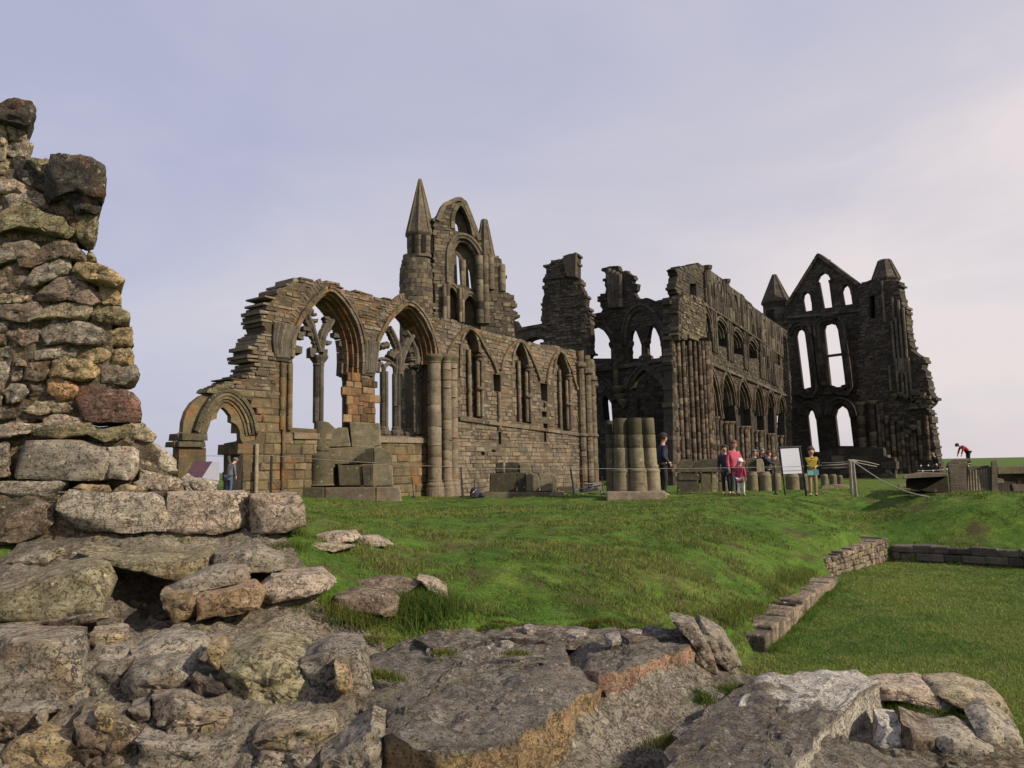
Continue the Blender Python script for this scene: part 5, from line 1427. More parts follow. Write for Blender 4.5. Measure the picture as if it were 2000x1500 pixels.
# mortar and rubble hearting behind the faces
mb = MB()
for core_px, dd, tt in ((F1((-80, 150), (80, 140), (85, 300), (90, 390), (-80, 390)), .07, .5), (F1((-80, 400), (200, 420), (400, 440), (420, 560), (390, 760), (385, 860), (430, 960), (480, 1010), (500, 1100), (540, 1140), (560, 1240), (570, 1400), (580, 1480)) + F2((670, 200), (680, 360), (-60, 370)), .05, .8),
        (F2((-60, 380), (740, 380), (840, 440), (930, 590), (950, 690), (900, 760), (-60, 760)), -.05, .8), (F2((-60, 740), (900, 745), (1600, 790), (1620, 950), (900, 1030), (300, 1040), (-60, 1040)), -.42, .8)):
    f3 = [P(u, v, D0 + dd) for u, v in resample(core_px, 80)]
    V, F = rockmesh(f3[::-1], (-.56 * tt, tt, 0), BRN, .10, .02, rings=22, side=4, seed=91 + dd, facets=0)
    mb.add(V, F, col=(.17, .135, .09), smooth=True)
mb.build('hearting', M['core'], rp)

# ---- broken wall footing in front: hearting as a rubble sheet, then its face stones
wf = thing('broken_wall_footing', 'low spread of broken wall footing and flat lichened slabs across the foreground', 'ruin wall', P(700, 1490, 4.6))
cx = np.arange(-5.6, 3.4, .026); cy = np.arange(3.3, 8.9, .026)
XX, YY = np.meshgrid(cx, cy); ZZ = core_z(XX, YY)
for px in ([(700, 1300), (760, 1246), (860, 1234), (1000, 1226), (1200, 1222), (1350, 1228), (1355, 1250), (1290, 1280), (1165, 1326), (1080, 1388), (1000, 1446), (850, 1466), (765, 1462), (690, 1400)],):
    q_ = np.array([G(u, v, -.67)[:2] for u, v in px]); i_ = in_poly_np(XX, YY, q_)
    ZZ = np.where(i_, np.minimum(ZZ, -.67) - .10 * np.clip(poly_dist(XX, YY, q_) / .1, 0, 1), ZZ)
q_ = np.array([G(u, v, -.93)[:2] for u, v in ((1330, 1420), (1420, 1350), (1490, 1322), (1700, 1306), (1716, 1330), (1606, 1420), (1545, 1500), (1480, 1600), (1290, 1600))])
ZZ = np.where(in_poly_np(XX, YY, q_), np.minimum(ZZ, -.93) - .12 * np.clip(poly_dist(XX, YY, q_) / .1, 0, 1), ZZ)
ins = in_poly_np(XX, YY, CP)
I = np.arange(XX.size).reshape(XX.shape)
keep = (ins[:-1, :-1] & ins[1:, 1:] & ins[1:, :-1] & ins[:-1, 1:])
Fq = np.stack([I[:-1, :-1][keep], I[:-1, 1:][keep], I[1:, 1:][keep], I[1:, :-1][keep]], 1)
used = np.unique(Fq); remap = np.full(XX.size, -1); remap[used] = np.arange(len(used))
Vc = np.stack([XX.ravel(), YY.ravel(), ZZ.ravel()], 1)[used]
Vc = Vc - np.array(root_loc(wf))
co = np_mesh('hearting', Vc, remap[Fq], M['core']); co.parent = wf
ac = co.data.attributes.new('col', 'FLOAT_COLOR', 'POINT')
cl = np.ones((len(Vc), 4), np.float32)
nn = vnoise(XX.ravel()[used], YY.ravel()[used], .5, 21)[:, None]; cl[:, :3] = np.where((Vc[:, 0:1] + root_loc(wf)[0]) < -.9, np.array([.205, .175, .13]), np.array([.21, .185, .145])) * (1 + nn * .7)
ac.data.foreach_set('color', cl.ravel())

mb = MB(); rs = random.Random(3)
REG = [(-200, 1080), (560, 1060), (640, 1205), (760, 1260), (720, 1400), (740, 1520), (-200, 1520)]
RGW = np.array([G(u, v, .15 if v < 1100 else (-.45 if v < 1300 else -1.0))[:2] for u, v in REG])
k_ = 0
while k_ < 190:
    x_, y_ = rs.uniform(-5, 1), rs.uniform(4.0, 8.6)
    if not inpoly((x_, y_), [tuple(q) for q in RGW]): continue
    k_ += 1
    z_ = float(core_z(np.array([x_]), np.array([y_]))[0]); sz_ = rs.choice((.03, .04, .05, .07, .09))
    a0 = rs.uniform(0, 6.28)
    pts = [np.array([x_, y_, z_ - sz_ * .05]) + np.array([math.cos(a_ + a0) * sz_ * rs.uniform(.9, 1.5), math.sin(a_ + a0) * sz_ * rs.uniform(.6, 1.0), rs.uniform(-.1, .1) * sz_]) for a_ in np.linspace(0, 6.283, 9)[:-1]]
    V, F = rockmesh(pts, (0, 0, -sz_ * 1.1), GREY, sz_ * .35, sz_ * .25, rings=3, side=3, seed=300 + k_, facets=6)
    mb.add(V, F, col=tuple(np.array(rs.choice((GREY, GREY, BUFF, BRN, GREY, OLV))) * rs.uniform(.6, 1.1)), smooth=False)
tag(mb.build('rubble', M['rock'], wf), kind='stuff')
def fs(px, d, t, col, **k):
    return stone(px, d - (.13 if d < 6.4 else .04), t, col, wf, **k)
LICH = (.26, .225, .165)
fs(F2((470, 1090), (620, 1130), (850, 1112), (1000, 1150), (1195, 1102), (1192, 1190), (1050, 1240), (980, 1262), (800, 1192), (600, 1150)), 7.25, .9, OLV, rise=.05, lean=.25)
fs(F2((1200, 1102), (1420, 1062), (1562, 1130), (1560, 1182), (1200, 1202)), 7.5, .7, GREY, lean=.1)
fs(F2((40, 1142), (150, 1102), (260, 1087), (317, 1112), (280, 1132), (150, 1155)), 7.9, .5, GREY)
fs(F3((-60, 170), (140, 110), (420, 40), (522, 36), (537, 120), (532, 230), (330, 262), (180, 282), (-60, 307)), 6.55, .9, OLV, lean=.22, rise=.06)
fs(F3((-60, 310), (180, 288), (535, 236), (540, 270), (300, 330), (-60, 385)), 6.6, .5, BRN, rough=.06)
fs(F3((790, 152), (960, 142), (972, 180), (962, 272), (850, 277), (820, 232)), 6.95, .6, (.2, .135, .065), label='grey stone with an orange stain on its broken face')
fs(F3((970, 162), (1230, 122), (1302, 190), (1282, 222), (1130, 252), (975, 277)), 6.9, .6, (.235, .145, .065))
fs(F3((790, 150), (890, 92), (1040, 32), (1180, 32), (1197, 102), (1000, 142)), 7.05, .7, GREY, lean=.1)
fs(F3((1260, 132), (1330, 72), (1560, 57), (1622, 110), (1600, 132), (1400, 187), (1300, 197)), 7.2, .6, PNK, lean=.1)
fs(F3((-60, 392), (120, 397), (370, 402), (387, 480), (387, 682), (230, 692), (-60, 697)), 5.65, .75, GREY, lean=.06, bulge=.03)
fs(F3((415, 562), (470, 522), (630, 502), (580, 602), (547, 667), (450, 672), (420, 602)), 5.75, .5, GREY)
fs(F3((590, 602), (640, 522), (780, 492), (930, 502), (947, 580), (880, 632), (780, 672), (620, 662)), 5.65, .6, GREY, bulge=.09)
fs(F3((640, 452), (780, 382), (960, 372), (1012, 420), (930, 502), (790, 492)), 5.95, .5, LICH, lean=.2)
fs(F3((400, 480), (470, 420), (620, 410), (640, 460), (600, 510), (470, 520)), 6.05, .5, GREY, lean=.1)
fs(F3((1085, 480), (1280, 425), (1480, 465), (1560, 720), (1470, 802), (1330, 752), (1180, 692), (1090, 580)), 5.35, .85, OLV, lean=.3, bulge=.12, rough=.07, label='large lichen spotted boulder')
fs(F3((1480, 502), (1600, 442), (1762, 450), (1802, 640), (1650, 702), (1562, 742)), 5.45, .7, GREY, lean=.15, rough=.07)
fs(F3((1630, 512), (1690, 540), (1712, 610), (1680, 652), (1640, 602)), 5.32, .3, OCH, rough=.03)
fs(F3((1015, 420), (1070, 415), (1100, 450), (1060, 520), (1030, 490)), 5.6, .4, OCH)
fs(F3((730, 692), (860, 672), (1100, 742), (1192, 782), (1130, 867), (900, 852), (770, 792)), 5.25, .6, GREY, rough=.07)
fs(F3((1240, 852), (1310, 822), (1520, 802), (1612, 802), (1627, 850), (1500, 892), (1280, 917), (1240, 892)), 4.95, .6, BUFF)
fs(F3((630, 722), (720, 702), (722, 770), (680, 792)), 5.4, .35, GREY)
fs(F3((-40, 722), (200, 702), (330, 702), (290, 722), (150, 747), (-40, 737)), 5.5, .5, GREY, rough=.02)
fs(F3((440, 352), (600, 342), (612, 387), (450, 402)), 6.3, .4, BUFF)
fs(F3((20, 900), (130, 862), (330, 872), (382, 962), (300, 1040), (10, 1040)), 5.15, .5, OCH, rough=.06)
fs(F3((380, 790), (600, 790), (690, 880), (690, 1030), (380, 1030)), 5.2, .5, BRN, rough=.07)
fs(F3((700, 872), (900, 892), (1190, 902), (1260, 1040), (700, 1040)), 5.05, .5, GREY)
fs(F3((465, 742), (540, 742), (542, 820), (500, 842), (470, 802)), 5.12, .25, OCH, rough=.03)
fs(F3((1560, 1040), (1580, 970), (1800, 832), (1862, 860), (1852, 1040)), 4.75, .6, GREY, rough=.07)
fs(F3((1270, 940), (1500, 905), (1560, 960), (1530, 1040), (1290, 1040)), 4.9, .5, GREY, rough=.07)
fs(F3((-60, 760), (180, 760), (200, 830), (100, 870), (-60, 880)), 5.35, .4, BRN, rough=.06)
fs(F3((180, 750), (215, 745), (215, 790), (185, 800)), 5.2, .2, BUFF, rough=.02)
fs(F3((960, 560), (1080, 600), (1170, 700), (1180, 760), (1060, 720), (930, 640)), 5.5, .4, DRK, rough=.06)

def top_slab(px, z, h, col, parent, tilt=(0, 0), rough=.035, name='slab', label=None, mat='rock', n=52, mound=.015, rings=14, top=None, crust=None):
    """a slab given by the outline of its top and its height"""
    SEED[0] += 1
    q = resample(px, n)
    pts = [G(u, v, z) for u, v in q]
    c = sum(pts) / len(pts)
    pts = [p + np.array([0, 0, (p[0] - c[0]) * tilt[0] + (p[1] - c[1]) * tilt[1]]) for p in pts]
    a = sum(pts[i][0] * pts[(i + 1) % len(pts)][1] - pts[(i + 1) % len(pts)][0] * pts[i][1] for i in range(len(pts)))
    if a < 0: pts = pts[::-1]
    pts = [p + np.array([fnoise(p + SEED[0], 4.0, 3), fnoise(p + SEED[0] + 9, 4.0, 3), 0]) * .07 * min(1, h * 3) for p in pts]
    V, F = rockmesh(pts, (0, 0, -h), col, rough, mound, rings=rings, side=8, seed=SEED[0], round_=.02, facets=3)
    if rings > 14:
        for i in range(1 + rings * len(pts)): V[i, 2] += fnoise(V[i], 1.6, 2) * .05 + fnoise(V[i] + 3, 6.0, 4) * .022
    mb = MB(); mb.add(V, F, col=col, smooth=True)
    if top is not None:
        for i in range(1 + rings * len(pts)): mb.c[i] = top
    if crust is not None:                                            # white lichen crust spreading in from the broken right edge
        for i, v in enumerate(V):
            if i < 1 + (rings - 1) * len(pts):
                fr = (v - c) @ np.array([.86, .5, 0]) / np.max((np.array(pts) - c) @ np.array([.86, .5, 0]))
                if fr + .35 * fnoise(v, 5.0, 4) > .30: mb.c[i] = crust[1]
    o = mb.build(name, M[mat], parent); bpy_shade(o, 32)
    if label: o['label'] = label
    return o
# the great tilted slabs of the ledge: dark tops, tan broken faces
LEDGE = [
 ([(742, 1444), (765, 1470), (850, 1474), (1000, 1450), (1082, 1390), (1168, 1328), (1135, 1300), (1000, 1300), (860, 1322), (775, 1385)], -.69, .55, (.30, .205, .11), 'broad ledge slab with dark lichened top and tan broken face'),
 ([(1208, 1310), (1290, 1284), (1360, 1250), (1350, 1226), (1270, 1220), (1150, 1232), (1085, 1262), (1120, 1296), (1170, 1312)], -.655, .45, (.35, .22, .145), 'ledge slab with a pinkish orange broken face'),
 ([(1150, 1304), (1172, 1330), (1206, 1310), (1188, 1292)], -.73, .4, (.1, .09, .075), None),
 ([(700, 1300), (760, 1246), (860, 1234), (1000, 1226), (1160, 1226), (1110, 1262), (1130, 1302), (1000, 1306), (860, 1330), (780, 1392), (742, 1446), (690, 1400), (680, 1350)], -.665, .3, (.135, .118, .095), 'dark rough slab at the back of the ledge'),
]
for px, z, h, col, lb in LEDGE: top_slab(px, z, h, col, wf, rough=.05, label=lb, n=72, rings=20, top=(.17, .15, .122), mat='ledge')
stone(F5((290, 672), (400, 692), (470, 800), (502, 900), (470, 952), (400, 882), (390, 780)), 6.9, .5, GREY, wf)
stone(F5((400, 692), (430, 682), (540, 742), (612, 870), (562, 892), (480, 842)), 7.05, .5, GREY, wf)
for px, z, h in (([(980, 1225), (1130, 1222), (1200, 1240), (1060, 1252), (960, 1244)], -.60, .12), ([(800, 1238), (940, 1226), (960, 1250), (850, 1268)], -.59, .12), ([(1200, 1232), (1330, 1226), (1340, 1240), (1230, 1252)], -.62, .1), ([(930, 1262), (1060, 1255), (1100, 1280), (980, 1300)], -.66, .12)):
    top_slab(px, z, h, (.12, .105, .085), wf, name='slab')
# pale lichened pebbles of old mortar on the ledge
for u, v, r in ((946, 1268, 24), (988, 1262, 15), (1033, 1230, 14), (1126, 1241, 20), (1196, 1248, 18), (1240, 1240, 14), (842, 1277, 10), (874, 1444, 15), (1290, 1442, 30), (1405, 1468, 24), (1340, 1490, 30), (1512, 1496, 22)):
    z_ = float(core_z(np.array([G(u, v, -.68)[0]]), np.array([G(u, v, -.68)[1]]))[0])
    g = G(u, v, z_); rr = r / FPX * g[1]
    pts = [g + np.array([rr * math.cos(a) * random.uniform(.8, 1.1), rr * 1.7 * math.sin(a) * random.uniform(.8, 1.1), .03]) for a in np.linspace(0, 2 * math.pi, 15)[:-1]]
    V, F = rockmesh(pts, (0, 0, -.06), PALE, .02, .012, rings=4, side=3, seed=u)
    mb = MB(); mb.add(V, F, col=(.42, .38, .32), smooth=True); mb.build('mortar_lump', M['core'], wf)

# ---- flat block at the right end of the footing
fb = thing('flat_lichened_block', 'big flat block with a white lichen crust along its broken right edge', 'stone block', P(1500, 1500, 5.0))
top_slab([(1290, 1500), (1330, 1420), (1420, 1350), (1490, 1322), (1600, 1312), (1703, 1306), (1716, 1330), (1690, 1352), (1606, 1420), (1580, 1452), (1545, 1500), (1480, 1560), (1300, 1560)], -.93, .55, (.44, .40, .33), fb, name='block', n=72, rings=20, rough=.045, mat='ledge', top=(.145, .125, .103), crust=(1490, (.52, .48, .41)))
# ---- boulders lying at the bottom right
def boulder(px, d, t, col, label, **k):
    r = thing('boulder', label, 'boulder', P(np.mean([a for a, b in px]), max(b for a, b in px), d), 'fallen stones at the lawn edge')
    stone(px, d - .2, t, tuple(min(.6, c * .95) for c in col), r, name='rock_body', grow=1.14, **k); return r
boulder(F5((1300, 1190), (1400, 1202), (1425, 1300), (1420, 1420), (1310, 1420), (1290, 1300)), 5.9, .5, (.36, .33, .28), 'white crusted boulder against the flat block, bottom right')
boulder(F5((1285, 1000), (1320, 988), (1500, 996), (1690, 1086), (1640, 1112), (1450, 1062), (1290, 1042)), 6.75, .55, PNK, 'flat pinkish slab lying behind the clump of grass beside the white edged block', rough=.03)
boulder(F5((1550, 1012), (1700, 1010), (1860, 1052), (1960, 1150), (1965, 1212), (1800, 1142), (1650, 1062)), 6.65, .6, BUFF, 'long curved slab at the edge of the lawn, rightmost and farthest of the fallen stones', rough=.035)
boulder(F5((1430, 1192), (1550, 1230), (1670, 1332), (1675, 1420), (1430, 1420)), 5.9, .6, BRN, 'brown rounded boulder low in the right corner')
boulder(F5((1545, 1260), (1700, 1240), (1850, 1310), (1868, 1420), (1680, 1420), (1660, 1330)), 5.75, .5, LICH, 'pale rounded boulder in the right corner, in front of the dark gap')
boulder(F5((1760, 1190), (1850, 1162), (1982, 1250), (2005, 1335), (1990, 1420), (1900, 1420), (1890, 1300), (1780, 1225)), 5.95, .6, LICH, 'pale boulder at the right corner of the picture', rough=.05)
r_ = thing('bedded_rock', 'dark mossy bedded rock under and between the pale boulders in the right corner', 'rock', P(1850, 1500, 5.8))
top_slab([(1715, 1400), (1760, 1372), (1900, 1388), (1990, 1430), (2040, 1520), (2000, 1600), (1700, 1600), (1700, 1480)], -1.15, .4, (.085, .07, .04), r_, name='rock_body', n=52, rough=.06)
# ---- stones half sunk in the turf
def ground_hit(u, v):
    ds = np.arange(4.5, 24, .03); pts = np.array([P(u, v, q) for q in ds]); b = pts[:, 2] <= ground_z(pts[:, 0], pts[:, 1])
    return float(ds[np.argmax(b)]) if b.any() else 20.0
def turfstone(px, d, t, col, label, **k):
    d = ground_hit(np.mean([a for a, b in px]), max(b for a, b in px) - 3) - .12
    r = thing('half_buried_stone', label, 'stone', P(np.mean([a for a, b in px]), max(b for a, b in px), d), 'stones half sunk in the bank')
    stone(px, d, t, col, r, name='stone_body', **k)
turfstone(F4((150, 545), (250, 522), (400, 530), (437, 560), (425, 640), (300, 620), (160, 600)), 7.4, .5, BRN, 'low brown stone in the turf beside the long grass tuft', lean=.1)
turfstone(F4((230, 462), (350, 452), (480, 458), (540, 480), (500, 540), (380, 515), (270, 500)), 8.0, .6, BRN, 'flat brown stone showing through the turf above the low brown one', lean=.3, rough=.03)
turfstone(F4((545, 452), (620, 460), (670, 500), (690, 560), (640, 545), (580, 490)), 8.1, .4, PNK, 'small pointed pinkish stone right of the tuft of long grass', lean=.1)
turfstone([(608, 1052), (640, 1043), (690, 1039), (702, 1052), (665, 1062), (620, 1062)], 11, .4, PNK, 'pale stone at the shoulder of the bank nearest the wall stub', lean=.1)
turfstone([(700, 1048), (735, 1050), (768, 1062), (742, 1071), (702, 1066)], 11, .4, PNK, 'pale stone at the shoulder of the bank, rightmost of the three', lean=.1)
turfstone([(606, 1064), (650, 1064), (688, 1069), (650, 1077), (612, 1074)], 11, .35, BUFF, 'flat buff stone just below the two pale ones at the shoulder of the bank', lean=.1)
turfstone(F3((1640, 180), (1700, 160), (1800, 160), (1830, 185), (1720, 210)), 7.5, .4, BRN, 'small brown stone just right of the stepped slabs', lean=.1)

# ---- kerb and low walls round the lawn
def lowwall(name, label, pts_bot, hts, thick, n_course, sw, cap=True, mat='kerb', side=1, group=None):
    r = thing(name, label, 'low wall', (pts_bot[0][0], pts_bot[0][1], LAWN), group)
    mb = MB()
    for (a, b, h0, h1) in zip(pts_bot[:-1], pts_bot[1:], hts[:-1], hts[1:]):
        a = np.array([a[0], a[1], 0.0]); b = np.array([b[0], b[1], 0.0]); d = b - a; Ln = np.linalg.norm(d); d /= Ln
        nn = np.array([d[1], -d[0], 0]) * side
        for c_ in range(n_course):
            x = -random.random() * sw * .5
            while x < Ln:
                l_ = sw * random.uniform(.5, 1.5); x0 = max(0, x); x1 = min(Ln, x + l_); dzs = random.uniform(-.03, .015) if n_course == 1 else 0
                x += l_
                if x1 - x0 < .03: continue
                hh = h0 + (h1 - h0) * (x0 + x1) / 2 / Ln
                z0 = LAWN - .12 + (hh + .12) * c_ / n_course; z1 = LAWN - .12 + (hh + .12) * (c_ + 1) / n_course
                f = random.uniform(-.022, .022); top = random.uniform(-.025, .025) + dzs if c_ == n_course - 1 else 0
                jj = lambda: random.uniform(-.012, .012)
                v = []
                for zz, tp in ((z0, 0), (z1 - .008, top)):
                    for q, oo in ((x0 - .004, f), (x1 + .004, f + jj()), (x1 + .004, -thick), (x0 - .004, -thick)):
                        p_ = a + d * q + nn * (oo + jj()); v.append((p_[0], p_[1], zz + tp + jj()))
                mb.hexa(v, tint=random.uniform(.1, .75))
    o = mb.build('stone_courses', M[mat], r)
    bv = o.modifiers.new('soft', 'BEVEL'); bv.width = .028; bv.segments = 2
    return r
kA = [pxg(1496, 1278), pxg(1560, 1212), pxg(1636, 1142)]
lowwall('stone_kerb', 'low kerb of single squared stones along the foot of the grass bank', kA, [.24, .21, .17], .34, 1, .36)
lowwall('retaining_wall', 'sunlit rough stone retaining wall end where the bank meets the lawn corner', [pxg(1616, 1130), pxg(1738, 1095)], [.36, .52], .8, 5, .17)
lowwall('retaining_wall', 'long low stone wall in shade across the far side of the lawn', [pxg(1744, 1096), pxg(2000, 1112), pxg(2250, 1126)], [.36, .37, .37], .5, 3, .34, mat='mull')  # darker stone colour stands in for the shade on this wall
# ------------------------------------------------------------------ column stumps and loose blocks on the terrace
def stump_block(mb, px, d, t, tint=None, mat=None):
    """a squared block: face outline in pixels, d metres ahead, t deep"""
    pts = [P(u, v, d) for u, v in px]; n = len(pts)
    c = sum(pts) / n
    ins = [p + (c - p) * .04 for p in pts]
    dx = (np.mean([u for u, v in px]) - 1000) / FPX
    V = [p + np.array([0, .03, 0]) for p in pts] + ins + [p + np.array([dx * t, t, 0]) for p in pts]
    V = [v + np.array([random.uniform(-.012, .012) for _ in range(3)]) for v in V]
    F = []
    for i in range(n):
        j = (i + 1) % n
        F += [(i, j, n + j, n + i), (2 * n + i, 2 * n + j, j, i)]
    F += [tuple(range(n, 2 * n)), tuple(reversed(range(2 * n, 3 * n)))]
    mb.add(V, F, tint=random.uniform(.25, .9) if tint is None else tint)
def part_block(name, px, d, t, parent, mat='stump', tint=None, label=None):
    mb = MB(); stump_block(mb, px, d, t, tint)
    if name == 'plinth':                                             # bedded in the turf
        zm = np.mean([q[2] for q in mb.v]); mb.v = [(a, b, c - .3 if c < zm else c) for a, b, c in mb.v]
    o = mb.build(name, M[mat], parent)
    bv = o.modifiers.new('worn', 'BEVEL'); bv.width = .035; bv.segments = 2
    if label: o['label'] = label
    return o
def cyl(name, uc, d, prof_px, parent, mat='stump', n=20, tint=.5, grow=0.0):
    """lathe from (half width px, pixel row) pairs listed top to bottom"""
    mb = MB(); c0 = P(uc, prof_px[-1][1], d)
    pr = []
    for w_, v in reversed(prof_px):
        p = P(uc, v, d); pr.append((w_ * d / FPX, p[2] - c0[2]))
    mb.lathe(c0, pr, n, smooth=False, tint=tint)
    o = mb.build(name, M[mat], parent)
    for p_ in o.data.polygons: p_.use_smooth = len(p_.vertices) == 4
    bpy_shade(o, 30)
    return o

# big pedestal left of the tall respond
ps = thing('pier_stump', 'massive broken pier stump with round shaft foot and squared green stained blocks on a plinth', 'pier stump', P(690, 978, 22.5))
d = 22.4
cyl('shaft_foot', T12((380, 255))[0][0], d + .55, [(10.5, T12((0, 256))[0][1]), (11.5, 826), (11.5, 872), (13, 876), (12, 880), (16, 888)], ps, 'stump', tint=.25)
cyl('base_drum', T12((400, 600))[0][0], d + .55, [(11, 870), (15, 872), (15.5, 879), (13.5, 883), (20, 886), (26, 889), (26.5, 893), (25.5, 897), (25.5, 944), (28, 948)], ps, 'stump', tint=.3)
part_block('block', T12((430, 260), (480, 262), (520, 300), (560, 335), (600, 320), (700, 325), (735, 545), (450, 555)), d + .75, .8, ps, 'stump', .75)
part_block('block', T12((722, 270), (770, 262), (1075, 275), (1080, 520), (980, 560), (745, 545)), d + .8, .8, ps, 'stump', .85)
part_block('block', T12((470, 560), (760, 545), (1000, 550), (1000, 740), (560, 745), (470, 735)), d + .75, .9, ps, 'stump', .7)
part_block('block', T12((580, 745), (640, 755), (860, 750), (875, 990), (600, 995)), d + .35, 1.0, ps, 'stump', .3)
part_block('block', T12((862, 760), (985, 745), (980, 1000), (880, 1000)), d + .3, 1.0, ps, 'stump', .15)
part_block('block', T12((985, 745), (1180, 750), (1215, 780), (1225, 990), (980, 1000)), d + .3, 1.0, ps, 'stump', .8)
part_block('block', T12((800, 735), (810, 650), (920, 570), (995, 552), (995, 738)), d + .35, .7, ps, 'stump', .12)
part_block('block', T12((1000, 552), (1090, 555), (1200, 620), (1220, 740), (1000, 740)), d + .35, .7, ps, 'stump', .65)
part_block('plinth', T12((170, 1030), (200, 1012), (430, 1015), (430, 1160), (160, 1165), (150, 1090)), d - .05, 1.4, ps, 'stump', .2)
part_block('plinth', T12((432, 1015), (1020, 1010), (1020, 1172), (432, 1165)), d - .05, 1.4, ps, 'pale', .25)
part_block('plinth', T12((1022, 1010), (1290, 1005), (1310, 1060), (1330, 1165), (1022, 1178)), d - .05, 1.4, ps, 'pale', .8)
# low stump in front of the lancet wall
p2_ = thing('pier_stump', 'low broken pier stump of dark squared blocks in front of the lancet wall', 'pier stump', P(1020, 970, 23.5)); d = 23.5
part_block('block', T10((590, 300), (690, 280), (692, 425), (580, 428)), d + .2, .7, p2_, 'stump', .1)
part_block('block', T10((710, 290), (800, 280), (900, 290), (905, 415), (712, 418)), d + .2, .7, p2_, 'stump', .08)
part_block('block', T10((905, 310), (960, 290), (1040, 320), (1050, 425), (905, 425)), d + .15, .8, p2_, 'stump', .7)
part_block('block', T10((1050, 320), (1100, 300), (1200, 330), (1200, 440), (1060, 430)), d + .4, .8, p2_, 'pale', .5)
part_block('block', T10((512, 432), (840, 425), (865, 520), (860, 668), (508, 668)), d, .9, p2_, 'stump', .1)
part_block('block', T10((850, 430), (985, 420), (985, 665), (870, 668)), d, .9, p2_, 'stump', .08)
part_block('block', T10((985, 430), (1130, 445), (1165, 560), (1150, 665), (985, 665)), d - .05, .9, p2_, 'stump', .6)
part_block('block', T10((1150, 432), (1355, 440), (1385, 520), (1380, 660), (1170, 668)), d, .9, p2_, 'stump', .7)
part_block('plinth', T10((380, 690), (520, 675), (1340, 670), (1340, 740), (380, 745)), d - .2, 1.3, p2_, 'stump', .5)
part_block('plinth', T10((1290, 690), (1400, 668), (1480, 672), (1530, 745), (1290, 748)), d - .2, 1.0, p2_, 'pale', .9)
# the clustered stump of four shafts
cs = thing('clustered_pier_stump', 'waist high clustered pier stump of four green stained round shafts on a plinth', 'pier stump', P(1240, 968, 21.5)); d = 21.3
for uc_t, uc_b, w_, top, base_, dd, tn in ((195, 240, 55, 285, 960, .75, .3), (350, 380, 92, 255, 950, .35, .5), (540, 595, 92, 250, 945, .2, .45), (715, 785, 82, 250, 940, .45, .7)):
    u = 1160 + (uc_t * .35 + uc_b * .65) / 6.818; uu = 1160 + uc_b / 6.818; w = w_ / 6.818
    ut = 1160 + uc_t / 6.818
    V0 = 780
    mb = MB(); rows = [top, top + 25, 465, 470, 480, 640, 645, 655, 860, 880]
    dv = d + dd
    pts = []; rad = []
    for r_ in rows:
        k_ = (r_ - top) / (880 - top); q = P(ut + (u - ut) * k_, V0 + r_ / 6.818, dv); pts.append(q); rad.append(w * (1.0 + .04 * k_) * dv / FPX * (.95 if r_ in (465, 470, 640, 645, top) else 1.0))
    for a_, b_, t_ in ((0, 3, max(.05, tn - .28)), (3, 6, max(.12, tn - .08)), (6, 10, min(.9, tn + .18))):       # three drums with open joints
        j0 = pts[a_:b_]; j1 = rad[a_:b_]; kk = random.uniform(.97, 1.03)
        e0 = j0[0] * .93 + j0[1] * .07; e1 = j0[-1] * .93 + j0[-2] * .07
        q_ = [j0[0], e0] + j0[1:-1] + [e1, j0[-1]]; r_ = [j1[0] * .93, j1[0]] + j1[1:-1] + [j1[-1], j1[-1] * .93]
        mb.tube(q_[::-1], [x * kk for x in r_[::-1]], 18, tint=t_, smooth=True)
    o = mb.build('shaft', M['stump'], cs); bpy_shade(o, 35)
    cyl('shaft_base', uu, dv, [(w * .98, V0 + 870 / 6.818), (w * 1.08, V0 + 895 / 6.818), (w * 1.02, V0 + 915 / 6.818), (w * 1.28, V0 + 945 / 6.818), (w * 1.28, V0 + 962 / 6.818), (w * 1.2, V0 + 975 / 6.818), (w * 1.25, V0 + 1040 / 6.818), (w * 1.3, V0 + 1225 / 6.818)], cs, 'stump', tint=min(.9, tn + .2))
part_block('plinth', T7((160, 1235), (870, 1228), (960, 1235), (1015, 1290), (160, 1300)), d - .35, 1.5, cs, 'pale', .6)
# stump behind the man
p3_ = thing('pier_stump', 'square broken pier base of dark blocks under the crossing pier', 'pier stump', P(1375, 968, 24.5)); d = 24.2
part_block('block', T7((1170, 800), (1300, 800), (1345, 840), (1320, 905), (1110, 910), (1150, 820)), d + .2, .9, p3_, 'stump', .35)
part_block('block', T7((1340, 840), (1440, 800), (1690, 795), (1715, 910), (1325, 908)), d + .2, .9, p3_, 'stump', .12)
part_block('moulded_course', T7((1100, 912), (1720, 905), (1735, 935), (1700, 965), (1090, 970)), d + .05, 1.1, p3_, 'stump', .25)
for q, tn in ((((1110, 985), (1340, 975), (1410, 1010), (1400, 1085), (1110, 1085)), .12), (((1420, 980), (1560, 968), (1560, 1250), (1430, 1250)), .3), (((1570, 985), (1620, 970), (1660, 1250), (1570, 1250)), .65), (((1110, 1095), (1370, 1090), (1410, 1150), (1400, 1245), (1110, 1250)), .1),
              (((1660, 970), (1720, 975), (1790, 1060), (1660, 1095)), .3), (((1655, 1100), (1770, 1095), (1800, 1245), (1660, 1250)), .55)):
    part_block('block', T7(*q), d + .1, 1.0, p3_, 'stump', tn)
part_block('plinth', T7((1330, 1250), (1800, 1245), (1835, 1300), (1330, 1305)), d - .1, 1.4, p3_, 'pale', .5)
